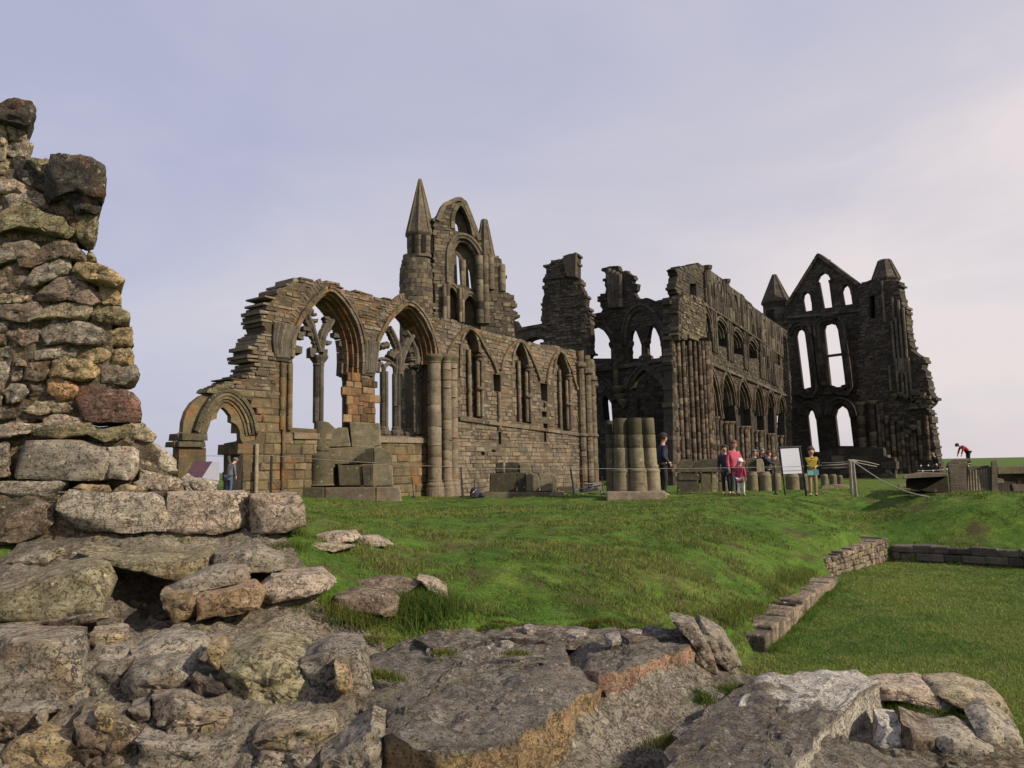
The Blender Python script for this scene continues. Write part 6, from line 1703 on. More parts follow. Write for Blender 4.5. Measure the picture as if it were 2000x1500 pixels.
# moulded drum bases farther along the arcade
def drumset(label, drums, d, extra=()):
    r = thing('ruined_pier_foot', label, 'pier stump', P(np.mean([q[0] for q in drums]), drums[0][2], d))
    for u, v0, v1, w, dd in drums:
        cyl('drum', u, d + dd, [(w * .75, v0), (w * .85, v0 + (v1 - v0) * .08), (w, v0 + (v1 - v0) * .16), (w * .95, v0 + (v1 - v0) * .22), (w * .98, v0 + (v1 - v0) * .9), (w * 1.12, v0 + (v1 - v0) * .93), (w * 1.12, v1), (w * 1.12, v1 + 16)], r, 'stump', tint=random.uniform(.45, .8))
    for px, dd, tn in extra: part_block('block', px, d + dd, .8, r, 'stump', tn)
drumset('round drum bases topped by a broken mossy block, beside the child in pink', [(1471, 921, 965, 11.5, 0), (1496, 921, 965, 12, 0), (1519, 924, 966, 9, .3)], 25.5, ((T8((540, 545), (660, 530), (690, 560), (700, 735), (540, 740)), .3, .25), (T8((690, 545), (770, 545), (800, 600), (810, 745), (700, 740)), .15, .85)))
drumset('broad round drum base seen below the white board', [(1550, 925, 963, 13, 0), (1572, 925, 960, 10, .4)], 27, ())
drumset('row of worn shaft bases behind the boy in yellow', [(1612, 926, 950, 7, 0), (1629, 926, 950, 7, .2), (1642, 928, 950, 6, .4)], 33, ((T8((1600, 930), (1800, 900), (1990, 925), (1995, 1005), (1610, 1010)), -.3, .7),))
# ruined footing in front of the far gable
lb = thing('ruined_plinth', 'long dark ruined plinth of blocks below the open lancets of the far gable', 'ruin wall', P(1660, 925, 46))
wl = Wall(1590, 50, 1780, 46)
q = wl.S(T6((370, 1260), (450, 1240), (560, 1232), (690, 1228), (765, 1234), (770, 1290), (835, 1296), (840, 1420), (360, 1420)))
mb = MB(); masonry(mb, wl, q, [], 0, -.6, .4, .8, .08, .02, tvar=.4, tf=lambda x, z: .5); mb.build('masonry', M['dark'], lb)
# ---- low ruins and wall at the right
rw = thing('low_ruined_block', 'squat ruined block with pale upright ribs beside the far right wall', 'ruin wall', P(1910, 975, 19.4)); d = 19.4
part_block('block', T9((958, 395), (1140, 385), (1145, 420), (1140, 660), (985, 660), (970, 450)), d, 1.5, rw, 'dark', .5)
part_block('coping', T9((955, 385), (1030, 350), (1165, 345), (1170, 372), (960, 398)), d + .1, 1.2, rw, 'dark', .7)
part_block('block', T9((1115, 440), (1130, 420), (1330, 405), (1340, 690), (1130, 692)), d + .25, 1.3, rw, 'dark', .45)
mb = MB()
for i in range(9):
    u = T9((1128 + i * 25, 0))[0][0]; v0 = T9((0, 450 - i * 4 + random.uniform(-15, 15)))[0][1]; v1 = T9((0, 695))[0][1]
    a, b = P(u + 1.5, v1, d + .15), P(u, v0, d + .2); mb.tube([a, (a + b) / 2, b], [.05, .045, .035], 7, tint=random.uniform(.7, 1))
mb.build('upright_rib', M['gable'], rw)
part_block('corner_post', T9((1350, 370), (1395, 352), (1410, 690), (1350, 700)), d, .5, rw, 'gable', .35)
fw = thing('field_wall', 'rough stone wall running out of the picture on the right with grass along its top', 'field wall', P(1970, 965, 20.5))
wl = Wall(1945, 20.2, 2200, 20.8); q = wl.S([(1945, 975), (1945, 925), (2000, 922), (2200, 920), (2200, 985)]); mb = MB(); masonry(mb, wl, q, [], 0, -.6, .22, .5, .05, .015, tvar=.4, tf=lambda x, z: .4); mb.build('masonry', M['dark'], fw)
part_block('grassy_coping', [(1945, 912), (2200, 905), (2200, 922), (1945, 926)], 20.1, 1.2, fw, 'stump', .4)
bk = thing('stone_bench', 'long dark low slab standing on blocks like a bench behind the fallen rope', 'stone bench', P(1810, 955, 21.5)); d = 21.5
part_block('top_slab', T9((560, 495), (700, 470), (960, 480), (970, 500), (560, 520)), d - .1, 1.2, bk, 'dark', .8)
part_block('block', T9((600, 520), (965, 498), (975, 660), (780, 640), (585, 600)), d + .2, 1.0, bk, 'dark', .1)
part_block('block', T9((520, 570), (590, 560), (585, 605), (530, 600)), d - .2, .5, bk, 'pale', .6)

# ---- boards, fence, odds and ends
M['white'] = plain_mat('white_board', (.62, .62, .70), .4, var=.05, scale=2, bump=.02)
M['black'] = plain_mat('black_iron', (.018, .017, .018), .55, .3, var=.3, scale=30)
M['rope'] = plain_mat('pale_rope', (.24, .22, .19), .9, var=.2, scale=40)
M['maroon'] = plain_mat('maroon_panel', (.07, .028, .034), .65, var=.25, scale=5, bump=.02)
M['greypanel'] = plain_mat('grey_metal', (.30, .29, .33), .4, .2, var=.06, scale=3, bump=.02)
M['wood'] = plain_mat('weathered_wood', (.20, .17, .14), .8, var=.35, scale=9, bump=.5)
def bar(mb, a, b, r, n=8): mb.tube([a, b], r, n)
def one(name, mat, parent, fn):
    mb = MB(); fn(mb); return mb.build(name, M[mat], parent)
d = 21.0
sb = thing('sign_board', 'white notice board on two black posts in front of the drum bases', 'sign', P(1548, 967, d))
def board(mb):
    f = [P(u, v, d) for u, v in T8((1030, 405), (1282, 392), (1335, 745), (1072, 755))]
    mb.hexa([f[3], f[2], f[2] + np.array([0, .03, 0]), f[3] + np.array([0, .03, 0]), f[0], f[1], f[1] + np.array([0, .03, 0]), f[0] + np.array([0, .03, 0])])
one('panel', 'white', sb, board)
def post(mb, t, b, r=.024): bar(mb, P(*b, d + .04), P(*t, d + .04), r)
one('post', 'black', sb, lambda mb: post(mb, T8((1015, 395))[0], T8((1100, 1055))[0]))
one('post', 'black', sb, lambda mb: post(mb, T8((1298, 378))[0], T8((1392, 1062))[0], .03))
one('top_rail', 'black', sb, lambda mb: (post(mb, T8((1012, 388))[0], T8((1320, 376))[0], .03)))
# sloping information desk at the left
ip = thing('information_desk', 'low sloping information panel, maroon on a grey stand, by the small arch', 'information panel', P(400, 955, 14.0)); d = 14.0
def deskm(mb):
    f = [P(u, v, q) for (u, v), q in zip(T11((190, 600), (405, 600), (545, 395), (320, 400)), (13.7, 13.7, 14.2, 14.2))]
    mb.hexa([f[0] + np.array([0, 0, -.03]), f[1] + np.array([0, 0, -.03]), f[2] + np.array([0, 0, -.03]), f[3] + np.array([0, 0, -.03]), f[0], f[1], f[2], f[3]])
one('sloping_panel', 'maroon', ip, deskm)
def desks(mb):
    f = [P(u, v, q) for (u, v), q in zip(T11((415, 602), (545, 400), (635, 400), (635, 640)), (13.72, 14.2, 14.3, 13.9))]
    b_ = [p + np.array([-.05, .12, 0]) for p in f]; mb.hexa([f[0], f[3], b_[3], b_[0], f[1], f[2], b_[2], b_[1]])
one('side_panel', 'greypanel', ip, desks)
def legs_(mb): 
    for u in (378, 422): bar(mb, P(u, 935, 14.0), P(u, 980, 14.0), .03)
one('stand', 'black', ip, legs_)
# dark carved stone
cv = thing('carved_stone', 'dark upright carved stone with a notched top standing in the small arch', 'carved stone', P(460, 958, 18.0))
part_block('stone_body', T11((745, 465), (800, 465), (850, 340), (900, 310), (940, 310), (915, 480), (905, 760), (750, 770)), 18.0, .5, cv, 'dark', .3)
part_block('leaning_slab', T11((735, 330), (765, 320), (770, 400), (800, 460), (750, 480)), 17.9, .3, cv, 'dark', .5)
# rope fence along the terrace
rf = thing('rope_fence', 'thin iron posts carrying a rope along the front of the ruin', 'rope fence', P(905, 968, 21))
fp = [(1005, 905, 965, 908), (640, 640, 0, 0)]
def fpost(u0, v0, u1, v1, d, r=.022): return one('post', 'black', rf, lambda mb: (bar(mb, P(u1, v1, d), P(u0, v0, d), r), mb.lathe(P(u1, v1, d), [(.07, 0), (.07, .02), (.03, .04)], 8)))
fpost(530.5, 890, 528.5, 967, 20.5, .035); fpost(900, 912, 904, 970, 20.8); fpost(1114, 913, 1122, 966, 21.0, .03); fpost(1512, 905, 1515, 966, 21.0, .025); fpost(805, 936, 808, 972, 20.8, .012); fpost(926, 936, 928, 966, 21.4, .014); fpost(1175, 930, 1178, 966, 21.2, .014)
def ropem(mb, pts, d, sag=3, r=.009):
    for (a, b) in zip(pts[:-1], pts[1:]):
        q = []
        for i in range(9):
            t = i / 8; q.append(P(a[0] + (b[0] - a[0]) * t, a[1] + (b[1] - a[1]) * t + sag * 4 * t * (1 - t), d))
        mb.tube(q, r, 5)
one('rope', 'rope', rf, lambda mb: ropem(mb, [(300, 888), (530, 890), (900, 913), (1114, 915), (1512, 912), (1660, 905)], 20.9, 1.5, .007))
# thick posts with the ropes at the right
tp = thing('rope_barrier_post', 'pair of thick grey posts with ropes running off, one rope sagging to the grass', 'rope barrier', P(1668, 968, 20.5)); d = 20.5
one('post', 'wood', tp, lambda mb: bar(mb, P(1664, 965, d), P(1660, 900, d), .045)); one('post', 'wood', tp, lambda mb: bar(mb, P(1673, 970, d - .2), P(1666, 902, d - .2), .04))
one('cross_bar', 'wood', tp, lambda mb: bar(mb, P(1657, 899, d), P(1674, 903, d), .035))
def sagrope(mb):
    q = [P(*T9(t)[0], dd) for t, dd in (((125, 375), 20.4), ((250, 460), 20.2), ((380, 545), 20.0), ((500, 600), 19.8), ((600, 640), 19.6), ((720, 672), 19.5), ((830, 686), 19.5), ((920, 688), 19.5))]
    mb.tube(q, .016, 6)
one('sagging_rope', 'rope', tp, sagrope)
for a, b, c in (((110, 352), (250, 375), (350, 400)), ((110, 370), (250, 400), (330, 415))):
    one('rope', 'rope', tp, lambda mb: mb.tube([P(*T9(a)[0], d), P(*T9(b)[0], d + 2), P(*T9(c)[0], d + 4)], .011, 6))
for v0, v1 in ((904, 902), (909, 906), (914, 912)):
    one('rope', 'rope', tp, lambda mb: mb.tube([P(1605, v0, 20.8), P(1632, v0 - .3, 20.6), P(1660, v1, d)], .012, 6))
# far rope with white markers
wr = thing('marker_fence', 'low far rope fence hung with small white markers at the right', 'rope fence', P(1850, 925, 36)); d = 36
one('rope', 'rope', wr, lambda mb: mb.tube([P(*T9(t)[0], d) for t in ((690, 452), (830, 450), (960, 438), (1140, 410))], .02, 5))
for t in ((720, 408), (787, 405), (858, 396), (735, 455), (828, 452), (950, 438), (997, 400), (1063, 380), (1137, 410)):
    one('marker', 'white', wr, lambda mb: mb.lathe(P(*T9(t)[0], d - .05), [(.02, -.04), (.04, 0), (.02, .04)], 8))
for t in ((720, 408), (858, 396), (950, 400)):
    one('post', 'black', wr, lambda mb: bar(mb, P(*T9((t[0], 470))[0], d), P(*T9(t)[0], d), .025))
# bag and stones near the respond
M['bag'] = plain_mat('dark_cloth', (.022, .022, .032), .8, var=.3, scale=14, bump=.4)
bg_ = thing('rucksack', 'dark rucksack standing on the ground beside the respond pier', 'rucksack', P(928, 971, 22.6)); d = 22.6
def sackm(mb):
    c = P(927.5, 972, d); mb.lathe(c, [(.12, 0), (.15, .05), (.15, .16), (.12, .26), (.05, .31)], 14, smooth=True)
one('body', 'bag', bg_, sackm); one('pocket', 'bag', bg_, lambda mb: mb.box(P(926, 967, d - .15), .16, .08, .13, 0, .01)); one('strap', 'greypanel', bg_, lambda mb: mb.tube([P(920, 971, d - .12), P(924, 962, d - .17), P(930, 956, d - .1)], .012, 6))
hb = thing('shoulder_bag', 'small grey bag lying right of the dark rucksack', 'bag', P(943, 971, 22.6))
one('body', 'bag', hb, lambda mb: mb.lathe(P(942, 971, d), [(.08, 0), (.11, .04), (.1, .11), (.04, .15)], 12, smooth=True)); one('handle', 'greypanel', hb, lambda mb: mb.tube([P(938, 966, d - .06), P(941, 959, d - .06), P(946, 965, d - .06)], .012, 6))
# stack of weathered planks
pk = thing('plank_trestle', 'weathered plank bench on blocks in front of the dark doorway', 'bench', P(1155, 966, 24.0)); d = 24.0
def plankm(mb, q):
    f = [P(u, v, d) for u, v in T10(*q)]; b_ = [p + np.array([.05, .9, .0]) for p in f]; mb.hexa([f[0], f[1], b_[1], b_[0], f[3], f[2], b_[2], b_[3]])
one('plank', 'wood', pk, lambda mb: plankm(mb, ((1690, 690), (1990, 640), (1990, 590), (1690, 640)))); one('plank', 'wood', pk, lambda mb: plankm(mb, ((1650, 630), (1720, 680), (1720, 640), (1650, 570)))); one('plank', 'wood', pk, lambda mb: plankm(mb, ((1760, 600), (1990, 575), (1990, 555), (1760, 570))))
one('trestle', 'wood', pk, lambda mb: plankm(mb, ((1810, 715), (1985, 712), (1985, 700), (1810, 700)))); one('leg', 'wood', pk, lambda mb: bar(mb, P(*T10((1815, 735))[0], d + .1), P(*T10((1815, 680))[0], d + .1), .03)); one('leg', 'wood', pk, lambda mb: bar(mb, P(*T10((1965, 735))[0], d + .1), P(*T10((1965, 650))[0], d + .1), .03))
for q, lb_, tn in (((( 1380, 610), (1500, 600), (1620, 605), (1600, 690), (1390, 670)), 'dark flat loose block between the low stump and the plank bench', .3), (((1660, 700), (1720, 690), (1765, 740), (1660, 745)), 'small pale loose stone under the plank bench', .95)):
    r_ = thing('loose_block', lb_, 'stone', P(*T10(q[0])[0], 24)); part_block('stone_body', T10(*q), 23.8, .5, r_, 'pale' if tn > .5 else 'stump', tn)
# ------------------------------------------------------------------ people
def cloth(name, col, rough=.85): M[name] = plain_mat(name, col, rough, var=.18, scale=22, bump=.25)
for nme, c in (('skin', (.46, .27, .19)), ('navy_cloth', (.022, .022, .045)), ('black_cloth', (.012, .012, .014)), ('pink_cloth', (.36, .035, .09)), ('rose_cloth', (.42, .07, .11)), ('white_cloth', (.62, .58, .56)), ('yellow_cloth', (.34, .25, .02)), ('khaki_cloth', (.24, .17, .10)),
               ('grey_cloth', (.10, .10, .105)), ('jeans_cloth', (.06, .08, .15)), ('red_cloth', (.30, .02, .025)), ('brown_hair', (.06, .035, .02)), ('auburn_hair', (.16, .065, .035)), ('grey_hair', (.16, .15, .14)), ('dark_hair', (.02, .015, .012)), ('shoe', (.02, .018, .016)), ('teal_paper', (.10, .26, .26)), ('eye_dark', (.02, .015, .012)), ('lip', (.30, .12, .10)), ('cream_trim', (.50, .36, .12))): cloth(nme, c)

DG = bpy.context.evaluated_depsgraph_get
def skin_obj(name, verts, edges, rad, mat, parent, xf, sub=2, smooth=True):
    me = bpy.data.meshes.new(name); me.from_pydata([tuple(xf(np.array(v, float))) for v in verts], edges, [])
    o = bpy.data.objects.new(name, me); COL.objects.link(o)
    sk = o.modifiers.new('skin', 'SKIN'); sk.use_smooth_shade = True
    lay = me.skin_vertices[0].data if me.skin_vertices else None
    if lay is None:
        me.attributes  # keep
        bm_ = __import__('bmesh').new(); bm_.from_mesh(me); bm_.verts.layers.skin.verify(); bm_.to_mesh(me); bm_.free(); lay = me.skin_vertices[0].data
    k = xf.scale
    for i, r in enumerate(rad):
        rx, ry = (r if hasattr(r, '__len__') else (r, r)); lay[i].radius = (rx * k, ry * k); lay[i].use_root = (i == 0)
    ss = o.modifiers.new('sub', 'SUBSURF'); ss.levels = sub; ss.render_levels = sub
    dg = DG(); dg.update()
    nm = bpy.data.meshes.new_from_object(o.evaluated_get(dg))
    o.modifiers.clear(); o.data = nm; bpy.data.meshes.remove(me)
    nm.name = name
    nm.materials.clear(); nm.materials.append(M[mat])
    nm.polygons.foreach_set('use_smooth', np.ones(len(nm.polygons), bool))
    if parent is not None: o.parent = parent
    return o

class XF:
    """figure space (x right of the person, y forward, z up) to the parent's space"""
    def __init__(s, face, scale): s.c, s.s, s.scale = math.cos(face), math.sin(face), scale
    def __call__(s, v):
        x, y, z = v * s.scale
        return np.array([x * s.s + y * s.c, -x * s.c + y * s.s, z])

def hand_chain(V, E, Rr, wrist_i, w, dirv, side):
    """palm, four unequal fingers and a thumb off the side of the palm"""
    d = np.array(dirv, float); d /= np.linalg.norm(d)
    sx = np.array([side, 0, 0.0]); lat = np.cross(d, sx); 
    if np.linalg.norm(lat) < .2: lat = np.array([0, 1.0, 0])
    lat /= np.linalg.norm(lat)
    palm = len(V); V.append(w + d * .05); E.append((wrist_i, palm)); Rr.append((.034, .018))
    kn = len(V); V.append(w + d * .085); E.append((palm, kn)); Rr.append((.036, .016))
    curl = np.array([-side, 0, 0.0])
    for j, (o, ln) in enumerate(((-.030, .066), (-.010, .076), (.010, .071), (.029, .055))):
        b = len(V); V.append(w + d * .10 + lat * o); E.append((kn, b)); Rr.append(.010)
        V.append(w + d * (.10 + ln * .55) + lat * o * 1.05 + curl * .008); E.append((b, b + 1)); Rr.append(.009)
        V.append(w + d * (.10 + ln * .95) + lat * o * 1.0 + curl * .026); E.append((b + 1, b + 2)); Rr.append(.0075)
    b = len(V); V.append(w + d * .045 - lat * .045 + curl * .006); E.append((palm, b)); Rr.append(.012)
    V.append(w + d * .075 - lat * .062 + curl * .018); E.append((b, b + 1)); Rr.append(.010)

def person(label, u, v, d, top_v, face, shirt, legs, hair, pose='stand', hair_len=.0, group=None, hat=None, long_coat=False, stride=.0, base_z=None, hunch=.0, kid=False, trim=None):
    """a figure whose feet stand at pixel (u, v), d metres ahead, with the crown of the head at row top_v"""
    f = P(u, v, d); t = P(u, top_v, d)
    H = t[2] - f[2]
    root = thing('person', label, 'person', f, group)
    S = H / (1.76 if pose != 'bend' else 1.28) / (1 - hunch * .10)
    xf = XF(face, S)
    hs = 1.14 if not kid else 1.38                                      # a child's head is larger for the body
    lean = {'bend': .95, 'hunch': .35}.get(pose, .04)
    hip = np.array([0, 0, .92]); sp = np.array([0, math.sin(lean), math.cos(lean)])
    waist = hip + sp * .16; chest = hip + sp * .40; neck0 = hip + sp * .54
    nd = np.array([0, math.sin(lean + .25 * (pose in ('bend', 'hunch')) + .1), math.cos(lean + .25 * (pose in ('bend', 'hunch')) + .1)])
    neck1 = neck0 + nd * .09; chin = neck1 + nd * .055 + np.array([0, .018, 0]); mid = neck1 + nd * .13 + np.array([0, .01, 0]); crown = neck1 + nd * .205
    if kid:
        mid = neck1 + nd * .15 + np.array([0, .01, 0]); crown = neck1 + nd * .24
    V = [hip, waist, chest, neck0, neck1, chin, mid, crown]; E = [(0, 1), (1, 2), (2, 3), (3, 4), (4, 5), (5, 6), (6, 7)]
    Rr = [(.15, .11), (.13, .095), (.16, .105), (.07, .065), (.052, .055), (.062 * hs, .07 * hs), (.078 * hs, .092 * hs), (.055 * hs, .065 * hs)]
    nose = len(V); V.append(mid + np.array([0, .098 * hs, -.015])); E.append((6, nose)); Rr.append(.012)
    for sd in (-1, 1):
        e_ = len(V); V.append(mid + np.array([sd * .082 * hs, -.005, -.01])); E.append((6, e_)); Rr.append((.010, .018))
    arms = {}
    fy = np.array([0, 1.0, 0])
    for sd in (-1, 1):
        sh = chest + np.array([sd * .185, 0, .10]) if pose not in ('bend',) else chest + np.array([sd * .185, .06, .03])
        if pose == 'pocket': el = sh + np.array([sd * .07, -.08, -.27]); wr = el + np.array([-sd * .05, .17, -.17])
        elif pose == 'hold': el = sh + np.array([sd * .06, -.02, -.27]); wr = el + np.array([-sd * .10, .21, -.02])
        elif pose == 'camera': el = sh + np.array([sd * .10, .12, -.20]); wr = el + np.array([-sd * .15, .16, .20])
        elif pose == 'bend': el = sh + np.array([sd * .03, .10, -.25]); wr = el + np.array([0, .08, -.22])
        elif pose == 'reach' and sd < 0: el = sh + np.array([sd * .05, .08, -.25]); wr = el + np.array([-sd * .06, .22, -.05])
        else: el = sh + np.array([sd * .06, -.02, -.28]); wr = el + np.array([sd * .0, .06, -.24])
        i = len(V); V += [sh, el, wr]; E += [(2, i), (i, i + 1), (i + 1, i + 2)]; Rr += [.052, .040, .028]
        hand_chain(V, E, Rr, i + 2, wr, wr - el + np.array([0, 0, -.02]), sd); arms[sd] = (sh, el, wr)
    lg = {}
    for sd in (-1, 1):
        h = hip + np.array([sd * .09, 0, -.06]); kn = np.array([sd * .10, .03 + stride * sd * .5, .49]); an = np.array([sd * .105, stride * sd - .02, .085]); toe = an + np.array([sd * .02, .15, -.05])
        i = len(V); V += [h, kn, an, toe]; E += [(0, i), (i, i + 1), (i + 1, i + 2), (i + 2, i + 3)]; Rr += [.085, .055, .04, .035]; lg[sd] = (h, kn, an, toe)
    skin_obj('body', V, E, Rr, 'skin', root, xf, 2)
    # coat and trousers follow the limbs
    V = [hip + sp * (-.02), waist, chest, chest + sp * .10, neck0 + sp * .02]; E = [(0, 1), (1, 2), (2, 3), (3, 4)]; Rr = [(.185, .145), (.17, .13), (.195, .135), (.165, .115), (.085, .085)]
    if long_coat: V.append(hip + np.array([0, 0, -.27])); E.append((0, 5)); Rr.append((.20, .165))
    for sd in (-1, 1):
        sh, el, wr = arms[sd]; i = len(V); V += [sh, el, wr]; E += [(2, i), (i, i + 1), (i + 1, i + 2)]; Rr += [.078, .062, .05]
    skin_obj('coat', V, E, Rr, shirt, root, xf, 2)
    V = [hip + np.array([0, 0, .02])]; E = []; Rr = [(.165, .125)]
    for sd in (-1, 1):
        h, kn, an, toe = lg[sd]; i = len(V); V += [h, kn, an + np.array([0, 0, .02])]; E += [(0, i), (i, i + 1), (i + 1, i + 2)]; Rr += [.105, .075, .062]
    skin_obj('trousers', V, E, Rr, legs, root, xf, 2)
    for sd in (-1, 1):
        h, kn, an, toe = lg[sd]; skin_obj('shoe', [an + np.array([0, -.05, -.04]), an + np.array([0, .05, -.045]), toe + np.array([0, .02, 0])], [(0, 1), (1, 2)], [(.05, .05), (.05, .045), (.042, .03)], 'shoe', root, xf, 1)
    # hair or hat: a shell round the skull, open over the face
    up = nd / np.linalg.norm(nd); fw = np.array([0, up[2], -up[1]]); sx_ = np.array([1.0, 0, 0])
    def shell(name, mat, k, face_lo, low, drop=0.0, brim=0.0):
        n, m = 20, 12; vs = []; fs = []
        cc = mid + up * .022 * hs - fw * .012
        for i in range(m + 1):
            th = math.pi * (i / m) * low
            for q in range(n):
                ph = 2 * math.pi * q / n
                x, y, z = math.sin(th) * math.cos(ph), math.sin(th) * math.sin(ph), math.cos(th)
                wob = 1 + .05 * math.sin(5 * ph + 3 * th) + random.uniform(-.02, .02)
                p = cc + (sx_ * x * .086 + fw * y * .104 + up * z * .108) * hs * k * wob
                if drop > 0 and z < .1: p = p - up * drop * (.1 - z) + sx_ * x * .02
                if brim > 0 and i == m: p = p + (sx_ * x + fw * y) * brim
                vs.append(xf(p) + np.array(root.location))
        for i in range(m):
            for q in range(n):
                ph = 2 * math.pi * (q + .5) / n; th = math.pi * ((i + .5) / m) * low
                if math.sin(ph) > .35 and math.cos(th) < face_lo: continue          # the face
                fs.append((i * n + q, (i + 1) * n + q, (i + 1) * n + (q + 1) % n, i * n + (q + 1) % n))
        mb = MB(); mb.add(vs, fs, smooth=True); o = mb.build(name, M[mat], root)
        so_ = o.modifiers.new('thick', 'SOLIDIFY'); so_.thickness = .012 * S; so_.offset = 1
    if hat is None: shell('hair', hair, 1.06, .42, .64 if hair_len == 0 else .78, hair_len * 1.1)
    else: shell('hat', hat, 1.16, .12, .55, 0, .012)
    for sd in (-1, 1):
        e_ = mid + np.array([sd * .032 * hs, .088 * hs, .012]); mb = MB(); c = xf(e_) + np.array(root.location); mb.lathe(c, [(.002, -.009 * S), (.010 * S, 0), (.002, .009 * S)], 8); mb.build('eye', M['eye_dark'], root)
    mb = MB(); a = xf(chin + np.array([-.022, .078 * hs, .005])) + np.array(root.location); b = xf(chin + np.array([.022, .078 * hs, .005])) + np.array(root.location); mb.tube([a, (a + b) / 2, b], .006 * S, 6); mb.build('mouth', M['lip'], root)
    return root, xf, dict(chest=chest, hip=hip, neck0=neck0, arms=arms, mid=mid, sp=sp, nd=nd, S=S)

RIGHT, VIEW, LEFT, AWAY = 0.0, -math.pi / 2, math.pi, math.pi / 2
man, xf, j = person('man with close cropped hair in a navy jacket standing in profile behind the clustered stump', 1297, 970, 22.7, 850, RIGHT + .15, 'navy_cloth', 'black_cloth', 'dark_hair', 'pocket')
mb = MB()
L0 = np.array(man.location)
a = xf(j['mid'] + np.array([-.075, .06, .02])) + L0; b = xf(j['mid'] + np.array([-.05, .098, .015])) + L0; c = xf(j['mid'] + np.array([.05, .098, .015])) + L0; e = xf(j['mid'] + np.array([.075, .06, .02])) + L0
mb.tube([a, b, c, e], .010, 6); mb.build('glasses', M['black_cloth'], man)
person('woman with auburn hair in a rose pink coat and dark trousers', 1436, 967, 22.4, 864, VIEW + .35, 'rose_cloth', 'navy_cloth', 'auburn_hair', 'reach', hair_len=.10, long_coat=True)
person('person in a long dark navy coat close behind the woman in pink', 1420, 966, 22.9, 872, VIEW - .5, 'navy_cloth', 'black_cloth', 'dark_hair', 'stand', long_coat=True)
ch, xf, j = person('small child in a white hat, raspberry pink coat and white leggings', 1448, 969, 21.9, 900, RIGHT + .9, 'pink_cloth', 'white_cloth', 'brown_hair', 'stand', hat='white_cloth', long_coat=True, stride=.09, kid=True)
person('grey haired visitor in a dark jacket among the arcade piers', 1491, 957, 33.2, 879, VIEW + .3, 'black_cloth', 'navy_cloth', 'grey_hair', 'stand')
person('visitor in a dark jacket holding up a camera, right of the grey haired one', 1503, 957, 33.0, 883, RIGHT - .4, 'navy_cloth', 'black_cloth', 'brown_hair', 'camera')
person('visitor mostly hidden by the mossy block, only head and shoulders showing', 1477, 957, 33.8, 881, VIEW, 'black_cloth', 'black_cloth', 'grey_hair', 'stand')
boy, xf, j = person('boy in a yellow and black jacket holding a folded teal map', 1589, 969, 20.4, 878, VIEW - .25, 'yellow_cloth', 'khaki_cloth', 'brown_hair', 'hold', kid=True, stride=.06)
L0 = np.array(boy.location); S = j['S']
for sd in (-1, 1):
    sh, el, wr = j['arms'][sd]
    skin_obj('sleeve', [sh + np.array([sd * .01, 0, .03]), el, wr], [(0, 1), (1, 2)], [.088, .07, .056], 'black_cloth', boy, xf, 2)
skin_obj('yoke', [j['chest'] + np.array([0, 0, .07]), j['neck0'] + np.array([0, 0, .0])], [(0, 1)], [(.19, .135), (.10, .10)], 'black_cloth', boy, xf, 2)
mb = MB()
for sd in (-1, 1): mb.tube([xf(j['chest'] + np.array([sd * .15, .135, .12])) + L0, xf(j['chest'] + np.array([0, .165, .03])) + L0], .016 * S, 6)
mb.build('chest_stripe', M['cream_trim'], boy)
mp_ = thing('map', 'folded teal map held at the waist by the boy in yellow', 'map', xf(np.array([0, .30, .90])) + L0)
mb = MB(); w_ = np.array([.20, 0, 0]); hgt = np.array([0, -.05, .20])
for a0, b0 in ((-1, 0), (0, 1)):
    p0 = np.array([0, .30 + .03 * abs(a0), .80]) + w_ * a0; p1 = np.array([0, .30 + .03 * abs(b0), .80]) + w_ * b0; th = np.array([0, .01, 0])
    q = [xf(p) + L0 for p in (p0, p1, p1 + th, p0 + th, p0 + hgt, p1 + hgt, p1 + hgt + th, p0 + hgt + th)]; mb.hexa(q)
mb.build('folded_sheet', M['teal_paper'], mp_)
person('person in a black coat behind the marker rope, against the foot of the far gable', 1834, 930, 46, 884, LEFT, 'black_cloth', 'black_cloth', 'grey_hair', 'hunch', long_coat=True)
person('person in a red coat bending forward on the skyline at the far right', 1893, 908, 48, 870, LEFT, 'red_cloth', 'black_cloth', 'dark_hair', 'bend')
person('person in a grey hooded coat and jeans standing with head bowed by the small arch', 447, 966, 17.5, 894, AWAY - .5, 'grey_cloth', 'jeans_cloth', 'grey_hair', 'hunch', hat='grey_cloth', long_coat=True)
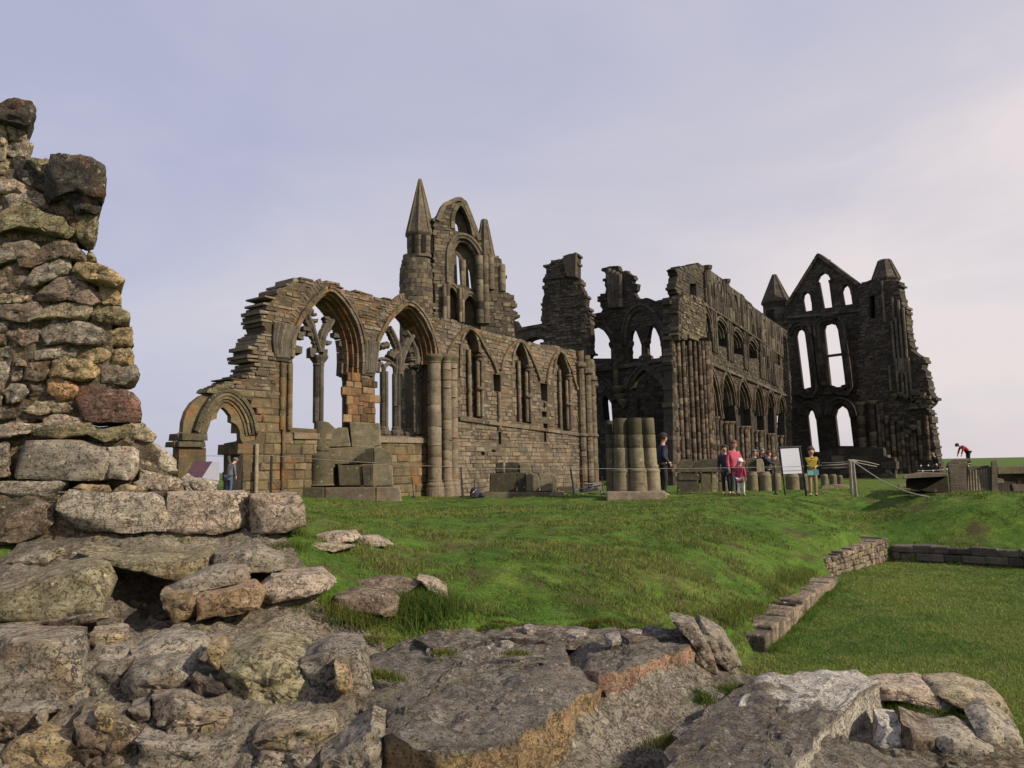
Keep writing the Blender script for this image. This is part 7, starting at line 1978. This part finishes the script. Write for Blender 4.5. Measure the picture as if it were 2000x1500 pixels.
# ------------------------------------------------------------------ light
SUN_AZ = math.atan2(-.49, .87)                    # direction towards the sun in the ground plane
SUN_EL = R(30)
sdir = Vector((math.cos(SUN_AZ) * math.cos(SUN_EL), math.sin(SUN_AZ) * math.cos(SUN_EL), math.sin(SUN_EL)))
sl = bpy.data.lights.new('sun', 'SUN'); sl.energy = 5.0; sl.angle = R(.6); sl.color = (1.0, .88, .71)
so = bpy.data.objects.new('sun', sl); COL.objects.link(so)
so.rotation_euler = sdir.to_track_quat('Z', 'Y').to_euler()
so.location = (30, -20, 40)
w = bpy.data.worlds.new('World'); scene.world = w; w.use_nodes = True
nt = w.node_tree; N = nt.nodes; L = nt.links; N.clear()
out = N.new('ShaderNodeOutputWorld'); bg = N.new('ShaderNodeBackground'); L.new(bg.outputs[0], out.inputs[0])
sky = N.new('ShaderNodeTexSky'); sky.sky_type = 'NISHITA'; sky.sun_disc = False
sky.sun_elevation = SUN_EL; sky.sun_rotation = math.pi / 2 - SUN_AZ
sky.air_density = 1.2; sky.dust_density = 2.0; sky.ozone_density = 2.0
tc = N.new('ShaderNodeTexCoord'); vec = tc.outputs['Generated']
# thin high cloud veil over the blue
sx = N.new('ShaderNodeSeparateXYZ'); L.new(vec, sx.inputs[0])
mp = N.new('ShaderNodeMapping'); mp.inputs['Scale'].default_value = (1.0, 1.0, 2.6); L.new(vec, mp.inputs[0])
n1 = noise_n(N, L, mp.outputs[0], 1.9, 7, .55, .5)
n2 = noise_n(N, L, mp.outputs[0], .9, 3, .5, .2)
side = math_n(N, L, 'MULTIPLY_ADD', sx.outputs[0], .62); side.node.inputs[2].default_value = .36
low = math_n(N, L, 'SUBTRACT', .46, sx.outputs[2])
f = math_n(N, L, 'ADD', side, math_n(N, L, 'MULTIPLY', low, .75))
f = math_n(N, L, 'ADD', f, math_n(N, L, 'MULTIPLY', math_n(N, L, 'SUBTRACT', n1.outputs[0], .5), 1.15))
f = math_n(N, L, 'ADD', f, math_n(N, L, 'MULTIPLY', math_n(N, L, 'SUBTRACT', n2.outputs[0], .5), .6))
rv = ramp(N, [(0.0, (4.9, 5.0, 6.7)), (.35, (5.8, 5.75, 7.1)), (.65, (6.7, 6.4, 7.2)), (1.0, (8.8, 7.9, 7.9))]); L.new(f, rv.inputs[0])
c = mix(N, L, .86, sky.outputs[0], rv.outputs[0])
L.new(c, bg.inputs['Color']); bg.inputs['Strength'].default_value = .1
scene.view_settings.view_transform = 'Standard'; scene.view_settings.look = 'None'
scene.view_settings.exposure = 0; scene.view_settings.gamma = 1
